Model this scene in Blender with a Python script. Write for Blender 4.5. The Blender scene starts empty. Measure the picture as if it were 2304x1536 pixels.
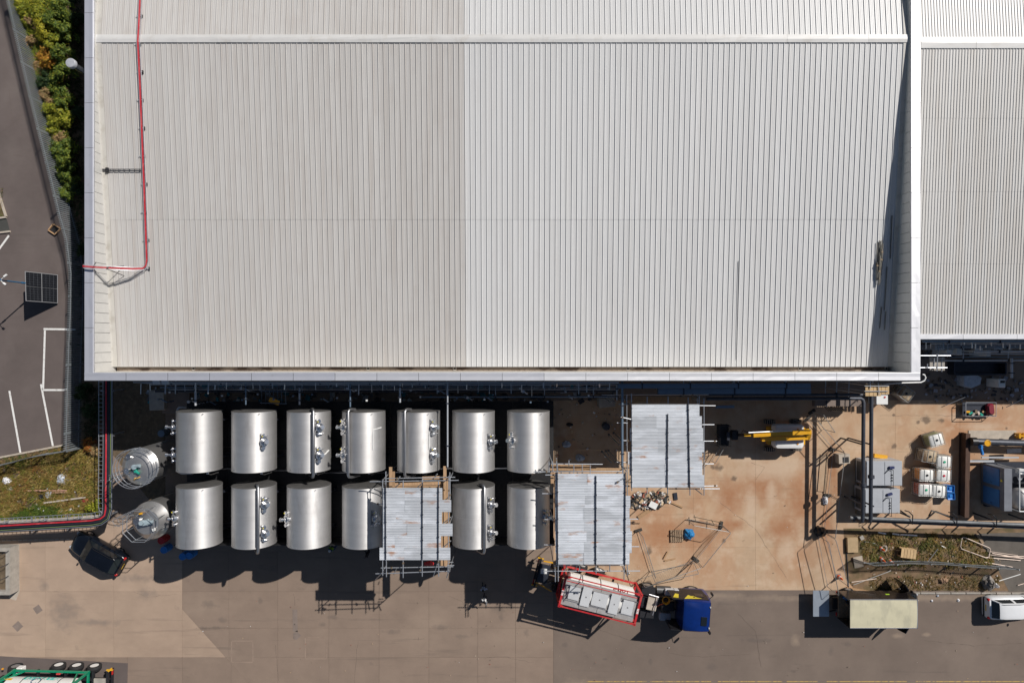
import bpy, math, random
from mathutils import Vector, Matrix
SC = bpy.context.scene
COL = SC.collection
R = math.radians
rnd = random.Random(7)
# ------------------------------------------------------------------ camera, sky, sun, exposure
HC, F = 52.8, 1450.0                      # drone height (m), focal length in photograph pixels (2304 wide)
cam_d = bpy.data.cameras.new('camera'); cam = bpy.data.objects.new('camera', cam_d); COL.objects.link(cam)
cam.location = (0, 0, HC); cam.rotation_euler = (0, 0, 0)
cam_d.sensor_width = 36; cam_d.lens = 36 * F / 2304; cam_d.clip_start = 0.5; cam_d.clip_end = 3000
SC.camera = cam
SUNV = Vector((0.81, 0.72, 1.0)).normalized()
world = bpy.data.worlds.new('World'); SC.world = world; world.use_nodes = True
wn = world.node_tree.nodes; wl = world.node_tree.links
sky = wn.new('ShaderNodeTexSky'); sky.sky_type = 'NISHITA'; sky.sun_disc = False
sky.sun_elevation = math.asin(SUNV.z); sky.sun_rotation = math.atan2(SUNV.x, SUNV.y)
sky.air_density = 1.0; sky.dust_density = 0.6; sky.ozone_density = 1.0
bg = wn['Background']; bg.inputs[1].default_value = 0.05
wl.new(sky.outputs[0], bg.inputs[0])
sun_d = bpy.data.lights.new('sun', 'SUN'); sun = bpy.data.objects.new('sun', sun_d); COL.objects.link(sun)
sun_d.energy = 5.0; sun_d.angle = R(0.5); sun_d.color = (1.0, 0.955, 0.9)
sun.rotation_euler = SUNV.to_track_quat('Z', 'Y').to_euler(); sun.location = (60, 60, 80)
SC.view_settings.view_transform = 'Standard'; SC.view_settings.look = 'None'
SC.view_settings.exposure = -0.2; SC.view_settings.gamma = 1.0; SC.view_settings.use_curve_mapping = False

# ------------------------------------------------------------------ measuring: a photograph pixel seen at height z -> metres
def W(px, py, z=0.0):
    s = (HC - z) / F
    return Vector(((px - 1152) * s, (768 - py) * s, z))
def mpp(z=0.0): return (HC - z) / F       # metres per photograph pixel at height z

# ------------------------------------------------------------------ materials
MATS = {}
def mat(name, col, rough=0.7, metal=0.0, var=0.12, scale=2.0, bump=0.0, bscale=30.0, col2=None, spec=0.5, coords='Object', stretch=None, orand=0.0, coat=0.0, detail=5.0):
    """Principled surface; colour varied by noise between col*(1-var) and col*(1+var) (or towards col2), with optional fine relief."""
    if name in MATS: return MATS[name]
    m = bpy.data.materials.new(name); m.use_nodes = True
    n, l = m.node_tree.nodes, m.node_tree.links
    p = n['Principled BSDF']
    p.inputs['Roughness'].default_value = rough; p.inputs['Metallic'].default_value = metal
    p.inputs['Specular IOR Level'].default_value = spec; p.inputs['Coat Weight'].default_value = coat
    tc = n.new('ShaderNodeTexCoord'); src = tc.outputs[coords]
    if stretch:
        mp = n.new('ShaderNodeMapping'); mp.inputs['Scale'].default_value = stretch; l.new(src, mp.inputs[0]); src = mp.outputs[0]
    oi = n.new('ShaderNodeObjectInfo')
    if orand > 0:
        ad = n.new('ShaderNodeVectorMath'); ad.operation = 'ADD'
        cm = n.new('ShaderNodeCombineXYZ'); ml = n.new('ShaderNodeMath'); ml.operation = 'MULTIPLY'; ml.inputs[1].default_value = 57.0
        l.new(oi.outputs['Random'], ml.inputs[0]); l.new(ml.outputs[0], cm.inputs[0]); l.new(ml.outputs[0], cm.inputs[1])
        l.new(src, ad.inputs[0]); l.new(cm.outputs[0], ad.inputs[1]); src = ad.outputs[0]
    nz = n.new('ShaderNodeTexNoise'); nz.inputs['Scale'].default_value = scale; nz.inputs['Detail'].default_value = detail
    nz.inputs['Roughness'].default_value = 0.62; l.new(src, nz.inputs['Vector'])
    cr = n.new('ShaderNodeValToRGB'); cr.color_ramp.elements[0].position = 0.28; cr.color_ramp.elements[1].position = 0.72
    a = [min(1, c * (1 - var)) for c in col]; b = [min(1, c * (1 + var)) for c in (col2 or col)]
    cr.color_ramp.elements[0].color = (*a, 1); cr.color_ramp.elements[1].color = (*b, 1)
    l.new(nz.outputs[0], cr.inputs[0]); out = cr.outputs[0]
    if orand > 0:
        hs = n.new('ShaderNodeHueSaturation'); mr = n.new('ShaderNodeMapRange')
        mr.inputs['To Min'].default_value = 1 - orand; mr.inputs['To Max'].default_value = 1 + orand
        l.new(oi.outputs['Random'], mr.inputs[0]); l.new(mr.outputs[0], hs.inputs['Value']); l.new(out, hs.inputs['Color']); out = hs.outputs[0]
    l.new(out, p.inputs['Base Color'])
    if bump > 0:
        b2 = n.new('ShaderNodeTexNoise'); b2.inputs['Scale'].default_value = bscale; b2.inputs['Detail'].default_value = 4; l.new(src, b2.inputs['Vector'])
        bp = n.new('ShaderNodeBump'); bp.inputs['Strength'].default_value = bump; bp.inputs['Distance'].default_value = 0.02
        l.new(b2.outputs[0], bp.inputs['Height']); l.new(bp.outputs[0], p.inputs['Normal'])
    MATS[name] = m; m['pbsdf'] = p.name
    return m
def layer(m, col, scale, lo, hi, amount=1.0, stretch=None, seed=0.0, detail=6.0, rough=None, obj=True, orand=False):
    """Lay a stain / patch of another colour over a material, with a noise shape of its own."""
    n, l = m.node_tree.nodes, m.node_tree.links; p = n['Principled BSDF']
    old = p.inputs['Base Color'].links[0].from_socket
    tc = n.new('ShaderNodeTexCoord'); src = tc.outputs['Object' if obj else 'Generated']
    mp = n.new('ShaderNodeMapping'); mp.inputs['Location'].default_value = (seed, seed * 1.7, seed * 0.3)
    if stretch: mp.inputs['Scale'].default_value = stretch
    if orand:
        oi = n.new('ShaderNodeObjectInfo'); ml = n.new('ShaderNodeMath'); ml.operation = 'MULTIPLY'; ml.inputs[1].default_value = 91.0
        cm = n.new('ShaderNodeCombineXYZ'); ad = n.new('ShaderNodeVectorMath'); l.new(oi.outputs['Random'], ml.inputs[0])
        for i in range(3): l.new(ml.outputs[0], cm.inputs[i])
        l.new(src, ad.inputs[0]); l.new(cm.outputs[0], ad.inputs[1]); src = ad.outputs[0]
    l.new(src, mp.inputs[0])
    nz = n.new('ShaderNodeTexNoise'); nz.inputs['Scale'].default_value = scale; nz.inputs['Detail'].default_value = detail; nz.inputs['Roughness'].default_value = 0.6
    l.new(mp.outputs[0], nz.inputs['Vector'])
    mr = n.new('ShaderNodeMapRange'); mr.inputs['From Min'].default_value = lo; mr.inputs['From Max'].default_value = hi
    mr.inputs['To Max'].default_value = amount; mr.clamp = True; l.new(nz.outputs[0], mr.inputs[0])
    mx = n.new('ShaderNodeMix'); mx.data_type = 'RGBA'; mx.inputs['B'].default_value = (*col, 1)
    mx.inputs[7].default_value = (*col, 1)
    l.new(mr.outputs[0], mx.inputs[0]); l.new(old, mx.inputs[6]); l.new(mx.outputs[2], p.inputs['Base Color'])
    return m
def foliage(name, rough=0.6, trans=0.25):
    if name in MATS: return MATS[name]
    m = bpy.data.materials.new(name); m.use_nodes = True; n, l = m.node_tree.nodes, m.node_tree.links; p = n['Principled BSDF']
    at = n.new('ShaderNodeAttribute'); at.attribute_name = 'Col'
    nz = n.new('ShaderNodeTexNoise'); nz.inputs['Scale'].default_value = 9; hs = n.new('ShaderNodeHueSaturation')
    mr = n.new('ShaderNodeMapRange'); mr.inputs['To Min'].default_value = 0.75; mr.inputs['To Max'].default_value = 1.25
    l.new(nz.outputs[0], mr.inputs[0]); l.new(mr.outputs[0], hs.inputs['Value']); l.new(at.outputs['Color'], hs.inputs['Color'])
    l.new(hs.outputs[0], p.inputs['Base Color']); p.inputs['Roughness'].default_value = rough; p.inputs['Specular IOR Level'].default_value = 0.25
    tr = n.new('ShaderNodeBsdfTranslucent'); l.new(hs.outputs[0], tr.inputs[0]); ms = n.new('ShaderNodeMixShader'); ms.inputs[0].default_value = trans
    out = n['Material Output']; l.new(p.outputs[0], ms.inputs[1]); l.new(tr.outputs[0], ms.inputs[2]); l.new(ms.outputs[0], out.inputs[0])
    MATS[name] = m; return m

# ------------------------------------------------------------------ mesh builder
class MB:
    def __init__(s): s.v = []; s.f = []; s.c = []; s.mi = []
    def add(s, vs, fs, col=None, mi=0):
        o = len(s.v); s.v += [tuple(v) for v in vs]
        for f in fs:
            s.f.append(tuple(i + o for i in f)); s.c.append(col); s.mi.append(mi)
        return s
    def box(s, c, d, rz=0.0, rx=0.0, ry=0.0, mi=0, bev=0.0):
        x, y, z = d[0] / 2, d[1] / 2, d[2] / 2
        m = Matrix.Translation(Vector(c)) @ Matrix.Rotation(rz, 4, 'Z') @ Matrix.Rotation(ry, 4, 'Y') @ Matrix.Rotation(rx, 4, 'X')
        if bev > 0:
            b = min(bev, x * 0.9, y * 0.9, z * 0.9)
            ring = lambda ex, ey, zz: [(-ex + b, -ey, zz), (ex - b, -ey, zz), (ex, -ey + b, zz), (ex, ey - b, zz), (ex - b, ey, zz), (-ex + b, ey, zz), (-ex, ey - b, zz), (-ex, -ey + b, zz)]
            rs = [ring(x - b * .7, y - b * .7, -z), ring(x, y, -z + b), ring(x, y, z - b), ring(x - b * .7, y - b * .7, z)]
            return s.loft([[m @ Vector(p) for p in r] for r in rs], mi=mi)
        vs = [m @ Vector(p) for p in ((-x, -y, -z), (x, -y, -z), (x, y, -z), (-x, y, -z), (-x, -y, z), (x, -y, z), (x, y, z), (-x, y, z))]
        return s.add(vs, [(3, 2, 1, 0), (4, 5, 6, 7), (0, 1, 5, 4), (1, 2, 6, 5), (2, 3, 7, 6), (3, 0, 4, 7)], mi=mi)
    def loft(s, rings, caps=True, closed=True, mi=0, col=None):
        n = len(rings[0]); vs = [p for r in rings for p in r]; fs = []
        for k in range(len(rings) - 1):
            for i in range(n if closed else n - 1):
                j = (i + 1) % n
                fs.append((k * n + i, k * n + j, (k + 1) * n + j, (k + 1) * n + i))
        if caps and closed:
            fs.append(tuple(range(n - 1, -1, -1))); b = (len(rings) - 1) * n; fs.append(tuple(range(b, b + n)))
        return s.add(vs, fs, mi=mi, col=col)
    def cyl(s, p0, p1, r0, r1=None, n=12, caps=True, mi=0):
        return s.tube([p0, p1], [r0, r0 if r1 is None else r1], n, caps, mi)
    def tube(s, pts, r, n=8, caps=True, mi=0):
        pts = [Vector(p) for p in pts]; rs = r if isinstance(r, (list, tuple)) else [r] * len(pts)
        rings = []; t0 = (pts[1] - pts[0]).normalized()
        up = Vector((0, 0, 1)) if abs(t0.z) < 0.9 else Vector((1, 0, 0))
        for i, p in enumerate(pts):
            if i == 0: t = t0; k = 1
            elif i == len(pts) - 1: t = (pts[-1] - pts[-2]).normalized(); k = 1
            else:
                a = (p - pts[i - 1]).normalized(); b = (pts[i + 1] - p).normalized(); t = (a + b)
                t = t.normalized() if t.length > 1e-6 else a; k = 1 / max(0.5, t.dot(a))
            sx = t.cross(up)
            if sx.length < 1e-5: sx = t.cross(Vector((0, 1, 0)))
            sx.normalize(); sy = sx.cross(t).normalized(); up = sy
            rings.append([p + (sx * math.cos(2 * math.pi * q / n) + sy * math.sin(2 * math.pi * q / n)) * rs[i] for q in range(n)])
        return s.loft([list(reversed(r_)) for r_ in rings], caps, mi=mi)
    def bar(s, p0, p1, w, h, mi=0):
        p0, p1 = Vector(p0), Vector(p1); t = (p1 - p0).normalized(); up = Vector((0, 0, 1)) if abs(t.z) < 0.95 else Vector((1, 0, 0))
        a = t.cross(up).normalized() * (w / 2); b = a.cross(t).normalized() * (h / 2)
        rings = [[p - a - b, p + a - b, p + a + b, p - a + b] for p in (p0, p1)]
        return s.loft(rings, mi=mi)
    def prism(s, poly, z0, z1, mi=0):
        n = len(poly); ar = sum(poly[i][0] * poly[(i + 1) % n][1] - poly[(i + 1) % n][0] * poly[i][1] for i in range(n))
        if ar < 0: poly = poly[::-1]
        return s.loft([[(p[0], p[1], z0) for p in poly], [(p[0], p[1], z1) for p in poly]], mi=mi)
    def lathe(s, c, prof, n=24, axis='z', mi=0, caps=True):
        rings = []
        for r, h in prof:
            ring = []
            for q in range(n):
                a = 2 * math.pi * q / n; ca, sa = math.cos(a) * r, math.sin(a) * r
                ring.append(Vector(c) + (Vector((ca, sa, h)) if axis == 'z' else Vector((ca, h, -sa)) if axis == 'y' else Vector((h, ca, sa))))
            rings.append(ring)
        return s.loft(rings, caps, mi=mi)
    def quad(s, a, b, c, d, col=None, mi=0): return s.add([a, b, c, d], [(0, 1, 2, 3)], col, mi)
    def xf(s, m): s.v = [tuple(m @ Vector(v)) for v in s.v]; return s

def mesh_of(mb, name, mats, smooth=None):
    me = bpy.data.meshes.new(name); me.from_pydata(mb.v, [], mb.f)
    for m in (mats if isinstance(mats, (list, tuple)) else [mats]): me.materials.append(m)
    if any(mb.mi): me.polygons.foreach_set('material_index', mb.mi)
    if any(c is not None for c in mb.c):
        ca = me.color_attributes.new('Col', 'FLOAT_COLOR', 'CORNER'); arr = []
        for f, c in zip(mb.f, mb.c): arr += [*(c or (0.1, 0.1, 0.1)), 1.0] * len(f)
        ca.data.foreach_set('color', arr)
    if smooth:
        me.polygons.foreach_set('use_smooth', [True] * len(me.polygons)); me.set_sharp_from_angle(angle=R(smooth))
    me.update(); return me
ROOT = {}
def root_matrix(o):
    while o is not None:
        if o.name in ROOT: return ROOT[o.name]
        o = o.parent
    return Matrix.Identity(4)
def obj(name, mb, mats, parent=None, smooth=None, w=False):
    """One mesh object. Part coordinates are those of its thing; w=True means they were given in world metres."""
    if w and parent is not None: mb.xf(root_matrix(parent).inverted())
    o = bpy.data.objects.new(name, mesh_of(mb, name, mats, smooth)); COL.objects.link(o); o.parent = parent
    return o
def tag(o, label, cat, group=None):
    o['label'] = label; o['category'] = cat
    if group: o['group'] = group
    return o
def thing(name, label, cat, loc=(0, 0, 0), rz=0.0, group=None):
    o = bpy.data.objects.new(name, None); COL.objects.link(o); o.empty_display_size = 0.3
    o.location = loc; o.rotation_euler = (0, 0, rz); tag(o, label, cat, group)
    ROOT[o.name] = Matrix.Translation(Vector(loc)) @ Matrix.Rotation(rz, 4, 'Z')
    return o
def solo(name, mb, mats, label, cat, group=None, smooth=None):
    """A thing that is a single mesh given in world metres: its origin is put at its base."""
    n = len(mb.v); cx = sum(v[0] for v in mb.v) / n; cy = sum(v[1] for v in mb.v) / n; cz = min(v[2] for v in mb.v)
    mb.v = [(v[0] - cx, v[1] - cy, v[2] - cz) for v in mb.v]
    o = obj(name, mb, mats, None, smooth); o.location = (cx, cy, cz); return tag(o, label, cat, group)
def struct(name, mb, mats, smooth=None):
    o = obj(name, mb, mats, None, smooth); o['kind'] = 'structure'; return o
def inst(src, name, parent, loc, rot=(0, 0, 0), scale=(1, 1, 1)):
    o = bpy.data.objects.new(name, src.data if hasattr(src, 'data') else src); COL.objects.link(o); o.parent = parent
    o.location = loc; o.rotation_euler = rot; o.scale = scale; return o
def copy_tree(o, parent=None):
    c = o.copy(); COL.objects.link(c); c.parent = parent
    for ch in list(o.children): copy_tree(ch, c)
    return c
def clip(poly, a, b, c):
    """Keep the part of a polygon where a*x+b*y+c >= 0."""
    out = []
    for i in range(len(poly)):
        p, q = poly[i], poly[(i + 1) % len(poly)]; dp = a * p[0] + b * p[1] + c; dq = a * q[0] + b * q[1] + c
        if dp >= 0: out.append(p)
        if dp * dq < 0: t = dp / (dp - dq); out.append((p[0] + (q[0] - p[0]) * t, p[1] + (q[1] - p[1]) * t))
    return out
def text_mesh(txt, size, bold=0.0, ext=0.0):
    cu = bpy.data.curves.new('lettering', 'FONT'); cu.body = txt; cu.size = size; cu.align_x = 'CENTER'; cu.align_y = 'CENTER'; cu.offset = bold; cu.extrude = ext
    cu.resolution_u = 2; o = bpy.data.objects.new('lettering_tmp', cu); COL.objects.link(o); dg = bpy.context.evaluated_depsgraph_get()
    me = bpy.data.meshes.new_from_object(o.evaluated_get(dg)); mb = MB()
    mb.add([v.co for v in me.vertices], [tuple(p.vertices) for p in me.polygons])
    bpy.data.objects.remove(o); bpy.data.curves.remove(cu); bpy.data.meshes.remove(me); return mb

# palette
m_steel = mat('galvanised tube', (.5, .52, .55), .42, .75, .12, 6)
m_steeld = mat('dark painted steel', (.035, .04, .055), .5, .3, .2, 4)
m_black = mat('black plastic', (.012, .012, .014), .45, 0, .2, 5)
m_rubber = mat('tyre rubber', (.018, .018, .019), .8, 0, .25, 12, bump=.3)
m_white = mat('white painted steel', (.78, .78, .76), .4, 0, .06, 3)
m_wood = mat('scaffold timber', (.42, .26, .14), .8, 0, .25, 6, stretch=(1, 6, 1), orand=.12)
m_woodold = mat('weathered timber', (.28, .2, .13), .85, 0, .3, 5, orand=.15)
m_glass = mat('dark glass', (.012, .016, .02), .06, 0, .1, 2, spec=.7)
m_yellow = mat('machine yellow paint', (.72, .36, .012), .4, 0, .1, 4, coat=.2)
m_red = layer(mat('red paint', (.50, .02, .025), .5, 0, .15, 4), (.55, .16, .13), 2.2, .52, .7, .6)
m_orange = mat('orange plastic', (.75, .12, .03), .5, 0, .12, 5)
m_blueplastic = mat('blue plastic', (.03, .2, .55), .45, 0, .1, 5)
m_conc = mat('precast concrete', (.36, .33, .29), .9, 0, .18, 3, bump=.3)
m_conclight = mat('pale concrete', (.46, .40, .33), .9, 0, .16, 2.5, bump=.25)
# ================================================================== THE GROUND
P2 = lambda px, py, z=0.0: tuple(W(px, py, z)[:2])
m_soil = layer(mat('bare soil', (.13, .095, .06), .95, 0, .3, 1.2, bump=.6, bscale=14), (.22, .17, .11), 3, .5, .7, .8)
m_asph = layer(mat('car park asphalt', (.125, .1, .092), .9, 0, .14, .35, bump=.35, bscale=60), (.19, .16, .145), .22, .5, .75, .55, seed=3)
m_road = layer(layer(mat('road asphalt', (.175, .134, .108), .88, 0, .12, .3, bump=.3, bscale=55), (.25, .195, .155), .18, .48, .75, .6, seed=8), (.10, .08, .07), 1.3, .66, .78, .5, seed=2, stretch=(.5, 1, 1))
m_slabA = layer(layer(mat('light yard concrete', (.395, .29, .215), .9, 0, .1, .5, bump=.25, bscale=40, orand=.05), (.30, .215, .16), .35, .5, .72, .7, stretch=(.45, 1, 1), seed=5), (.19, .15, .125), .8, .68, .8, .55, seed=11)
m_slabB = layer(layer(mat('worn yard concrete', (.25, .185, .142), .9, 0, .1, .5, bump=.25, bscale=40, orand=.045), (.33, .25, .19), .3, .5, .75, .7, stretch=(.5, 1, 1), seed=15), (.15, .115, .095), .9, .65, .8, .6, seed=21, stretch=(.6, 1, 1))
m_slabC = layer(layer(layer(mat('sandy yard concrete', (.49, .345, .225), .9, 0, .1, .45, bump=.25, bscale=40, orand=.025), (.43, .2, .095), .11, .5, .66, .75, seed=31, stretch=(1.5, .7, 1)), (.55, .41, .29), .5, .55, .75, .6, seed=36), (.16, .11, .075), .75, .7, .78, .7, seed=41)
for m_ in (m_slabA, m_slabB, m_slabC, m_road, m_asph): layer(m_, (.09, .075, .065), 1.0, .60, .80, .5, stretch=(.16, 2.2, 1), seed=51, detail=8); layer(m_, (.06, .05, .045), 7, .70, .78, .5, seed=61)
layer(m_slabC, (.40, .215, .115), .32, .47, .62, .55, seed=71, detail=12, stretch=(1.4, .8, 1)); layer(m_slabC, (.60, .46, .33), .7, .52, .66, .5, seed=77, detail=9)
m_joint = mat('dark joint filler', (.19, .145, .115), .95, 0, .2, 6)
m_paint = layer(mat('white road paint', (.78, .77, .74), .7, 0, .06, 4), (.3, .27, .25), 5, .55, .68, .6)
m_patch = mat('patched concrete', (.21, .165, .14), .92, 0, .15, 2, bump=.3, orand=.1)
m_stain = mat('oily stain', (.095, .075, .062), .8, 0, .25, 2, orand=.2)
m_stainp = mat('dried cement spill', (.285, .212, .164), .9, 0, .15, 2, orand=.08)

g = MB(); g.quad((-600, -600, -.08), (600, -600, -.08), (600, 600, -.08), (-600, 600, -.08)); struct('ground', g, m_soil)
def sheet(name, pxs, z, m):
    g = MB(); g.prism([P2(*p) for p in pxs], z - .04, z); return struct(name, g, m)
yard = sheet('yard', [(205, 700), (2900, 700), (2900, 1330), (1245, 1330), (1245, 2400), (-900, 2400), (-900, 1172), (222, 1165)], -.018, m_joint)
def slab_grid(xs, ys, m, keep=None, gap=.009, jitter=0):
    for i in range(len(xs) - 1):
        for j in range(len(ys) - 1):
            poly = [(xs[i], ys[j]), (xs[i + 1], ys[j]), (xs[i + 1], ys[j + 1]), (xs[i], ys[j + 1])]
            if keep:
                for k in keep:
                    if poly: poly = clip(poly, *k)
            if len(poly) < 3: continue
            w = [P2(*p) for p in poly]; cx = sum(p[0] for p in w) / len(w); cy = sum(p[1] for p in w) / len(w)
            out = []
            for p in w:
                d = Vector((p[0] - cx, p[1] - cy)); L = d.length
                out.append((cx + d.x * (1 - gap / L), cy + d.y * (1 - gap / L)))
            g = MB(); g.prism(out, -.016, -.0 + rnd.uniform(-.002, .002)); obj('slab', g, m, yard)
# the diagonal joint from (410,1370) down to (560,1536) divides the light slabs from the worn ones
dx, dy = 150., 166.
left_of = (-dy, dx, dy * 410 - dx * 1370); right_of = (dy, -dx, -dy * 410 + dx * 1370)
slab_grid([-300, -160, -40, 102, 256, 410], [1168, 1330, 1478], m_slabA)
slab_grid([410, 515], [1330, 1478], m_slabA, [left_of])
slab_grid([-300, -40, 102, 287, 410, 520, 625], [1478, 1560, 1700], m_slabB, [left_of])
slab_grid([410, 515, 625, 740, 853, 965, 1075, 1160, 1245], [1240, 1330, 1412, 1478, 1560, 1700], m_slabB, [right_of])
slab_grid([228, 320, 410, 515, 625, 740, 853, 965, 1075, 1160, 1245], [760, 880, 1000, 1120, 1168], m_slabB)
slab_grid([410, 515, 625, 740, 853, 965, 1075, 1160, 1245], [1168, 1240], m_slabB)
slab_grid([1245, 1400, 1560, 1700, 1870, 2015, 2160, 2330, 2500], [760, 900], m_slabB, gap=.006)
slab_grid([1245, 1400, 1560, 1700, 1870, 2015, 2160, 2330, 2500], [900, 1010, 1120, 1230, 1327], m_slabC, gap=.006)
road = sheet('road', [(1245.2, 1327.6), (2900, 1327.6), (2900, 2200), (1245.2, 2200)], -.004, m_road)
sheet('loading_lane', [(-300, 1462), (0, 1475), (288, 1491), (284, 1600), (-300, 1600)], .008, m_asph)
# flat marks on the yard and the road
def blob(name, px, py, rx, ry, m, parent, rz=0, n=14, z=.005, rough=.25):
    c = W(px, py); k = mpp(); pts = []
    for i in range(n):
        a = 2 * math.pi * i / n; q = 1 + rnd.uniform(-rough, rough)
        x, y = math.cos(a) * rx * k * q, math.sin(a) * ry * k * q
        pts.append((c.x + x * math.cos(rz) - y * math.sin(rz), c.y + x * math.sin(rz) + y * math.cos(rz)))
    g = MB(); g.prism(pts, z - .006, z); return obj(name, g, m, parent)
def rect(name, px, py, w, h, m, parent, rz=0, z=.005):
    g = MB(); g.box((*P2(px, py), z - .003), (w * mpp(), h * mpp(), .006), rz); return obj(name, g, m, parent)
rect('concrete_patch', 85, 1370, 16, 16, m_patch, yard, .6); rect('concrete_patch', 40, 1408, 18, 17, m_patch, yard, .75)
rect('concrete_patch', 40, 1450, 16, 30, m_slabA, yard, .05)
rect('tar_patch', 664, 1395, 11, 50, m_patch, yard, .02); blob('tar_patch', 667, 1428, 9, 9, m_patch, yard)
for x, y in ((545, 1465), (711, 1457)):
    for a in ((-24, 0, 2.5, 46), (24, 0, 2, 44), (0, -24, 46, 2), (0, 24, 48, 2)): rect('cement_line', x + a[0], y + a[1], a[2], a[3], m_stainp, yard, z=.004)
    rect('concrete_patch', x, y, 43, 43, m_slabB, yard, z=.004)
def spots(m, lst, col, amount, soft=.35, wob=.55):
    """Spilt and worn patches: ellipses at their places on the ground with ragged noisy edges."""
    n, l = m.node_tree.nodes, m.node_tree.links; p = n['Principled BSDF']; tc = n.new('ShaderNodeTexCoord')
    nz = n.new('ShaderNodeTexNoise'); nz.inputs['Scale'].default_value = 1.9; nz.inputs['Detail'].default_value = 7; l.new(tc.outputs['Object'], nz.inputs['Vector'])
    acc = None
    for x, y, rx, ry in lst:
        c = W(x, y); mp = n.new('ShaderNodeMapping'); mp.vector_type = 'TEXTURE'
        mp.inputs['Location'].default_value = (c.x, c.y, 0); mp.inputs['Scale'].default_value = (rx * mpp(), ry * mpp(), 1)
        l.new(tc.outputs['Object'], mp.inputs[0]); le = n.new('ShaderNodeVectorMath'); le.operation = 'LENGTH'; l.new(mp.outputs[0], le.inputs[0])
        if acc is None: acc = le.outputs['Value']
        else: mn = n.new('ShaderNodeMath'); mn.operation = 'MINIMUM'; l.new(acc, mn.inputs[0]); l.new(le.outputs['Value'], mn.inputs[1]); acc = mn.outputs[0]
    ma = n.new('ShaderNodeMath'); ma.operation = 'MULTIPLY_ADD'; ma.inputs[1].default_value = wob * 4; l.new(nz.outputs[0], ma.inputs[0])
    sb = n.new('ShaderNodeMath'); sb.operation = 'SUBTRACT'; sb.inputs[1].default_value = wob * 2; l.new(acc, sb.inputs[0]); l.new(sb.outputs[0], ma.inputs[2])
    mr = n.new('ShaderNodeMapRange'); mr.inputs['From Min'].default_value = 1 + soft; mr.inputs['From Max'].default_value = 1 - soft; mr.inputs['To Max'].default_value = amount; mr.clamp = True
    l.new(ma.outputs[0], mr.inputs[0]); old = p.inputs['Base Color'].links[0].from_socket
    mx = n.new('ShaderNodeMix'); mx.data_type = 'RGBA'; mx.inputs[7].default_value = (*col, 1); l.new(mr.outputs[0], mx.inputs[0]); l.new(old, mx.inputs[6]); l.new(mx.outputs[2], p.inputs['Base Color'])
spots(m_slabB, [(1183, 1424, 5, 6), (500, 1395, 12, 5), (470, 1360, 14, 6), (585, 1350, 4, 7), (725, 1405, 6, 4), (748, 1388, 9, 4), (1128, 1388, 5, 6), (1040, 1430, 14, 4), (990, 1410, 16, 5), (880, 1420, 14, 4), (480, 1412, 30, 3), (1120, 1370, 10, 8)], (.13, .105, .09), .42, .6, .9)
spots(m_slabA, [(145, 1380, 22, 26), (160, 1365, 14, 8), (330, 1335, 14, 10), (100, 1315, 8, 8), (215, 1400, 40, 5), (310, 1300, 30, 6)], (.2, .165, .14), .55, .8, .9)
spots(m_slabC, [(1720, 1095, 40, 34), (1640, 1120, 22, 30), (1800, 1130, 24, 40), (1760, 1190, 30, 18), (1860, 1170, 14, 60), (1650, 1180, 20, 10), (1875, 1060, 12, 50), (1530, 1200, 60, 20)], (.36, .165, .078), .85, .9)
spots(m_slabC, [(1730, 1055, 66, 20), (1690, 1140, 12, 36), (1770, 1240, 16, 24), (2170, 935, 50, 9), (2210, 960, 36, 7), (1680, 1030, 30, 10), (1735, 1110, 10, 26)], (.56, .42, .3), .75, .6)
spots(m_slabC, [(1653, 1077, 6, 6), (1613, 1050, 11, 7), (2083, 943, 9, 7), (2066, 950, 4, 4), (2011, 934, 3, 2.5), (2120, 947, 7, 5), (2012, 1003, 5, 5), (2265, 963, 3, 3), (1461, 1312, 6, 5), (1458, 1325, 4, 10), (1628, 1215, 4, 6), (1460, 1238, 5, 9)], (.14, .1, .07), .8, .4, .8)
spots(m_road, [(1270, 1450, 6, 5), (1463, 1488, 4, 5), (1360, 1482, 4, 2), (1870, 1465, 5, 7), (1600, 1500, 9, 7), (1337, 1492, 3, 2), (1905, 1448, 8, 4), (1700, 1440, 30, 4)], (.11, .09, .08), .4, .6, .9)
spots(m_road, [(2020, 1430, 10, 4), (2085, 1427, 7, 3), (1790, 1440, 8, 10), (1300, 1545, 30, 14), (2000, 1345, 300, 6), (1600, 1340, 60, 5)], (.34, .26, .19), .55, .7)
# cracks and covers
m_crack = mat('crack', (.11, .085, .07), .95, 0, .2, 5)
def crack(pts, par, w=.022):
    pts = [W(*p) for p in pts]; q = [pts[0]]
    for a, b in zip(pts, pts[1:]):
        n = max(1, int((b - a).length / .35))
        for k in range(1, n + 1): p = a.lerp(b, k / n); q.append(p + Vector((rnd.gauss(0, .03), rnd.gauss(0, .03), 0)))
    g = MB()
    for a, b in zip(q, q[1:]):
        t = (b - a).normalized(); s = Vector((-t.y, t.x, 0)) * w * rnd.uniform(.12, .4); z = Vector((0, 0, .004)); g.quad(a - s + z, b - s + z, b + s + z, a + s + z)
    obj('crack', g, m_crack, par)
for pts in ([(806, 1440), (800, 1490), (797, 1536)], [(930, 1437), (955, 1437)], [(942, 1432), (942, 1440)], [(440, 1412), (520, 1412), (585, 1414)], [(660, 1335), (664, 1362)], [(1010, 1340), (1040, 1352), (1060, 1390)], [(620, 1450), (628, 1536)], [(300, 1330), (330, 1342), (400, 1336)], [(120, 1330), (150, 1334)], [(1090, 1480), (1130, 1476), (1200, 1490)]): crack(pts, yard)
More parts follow.
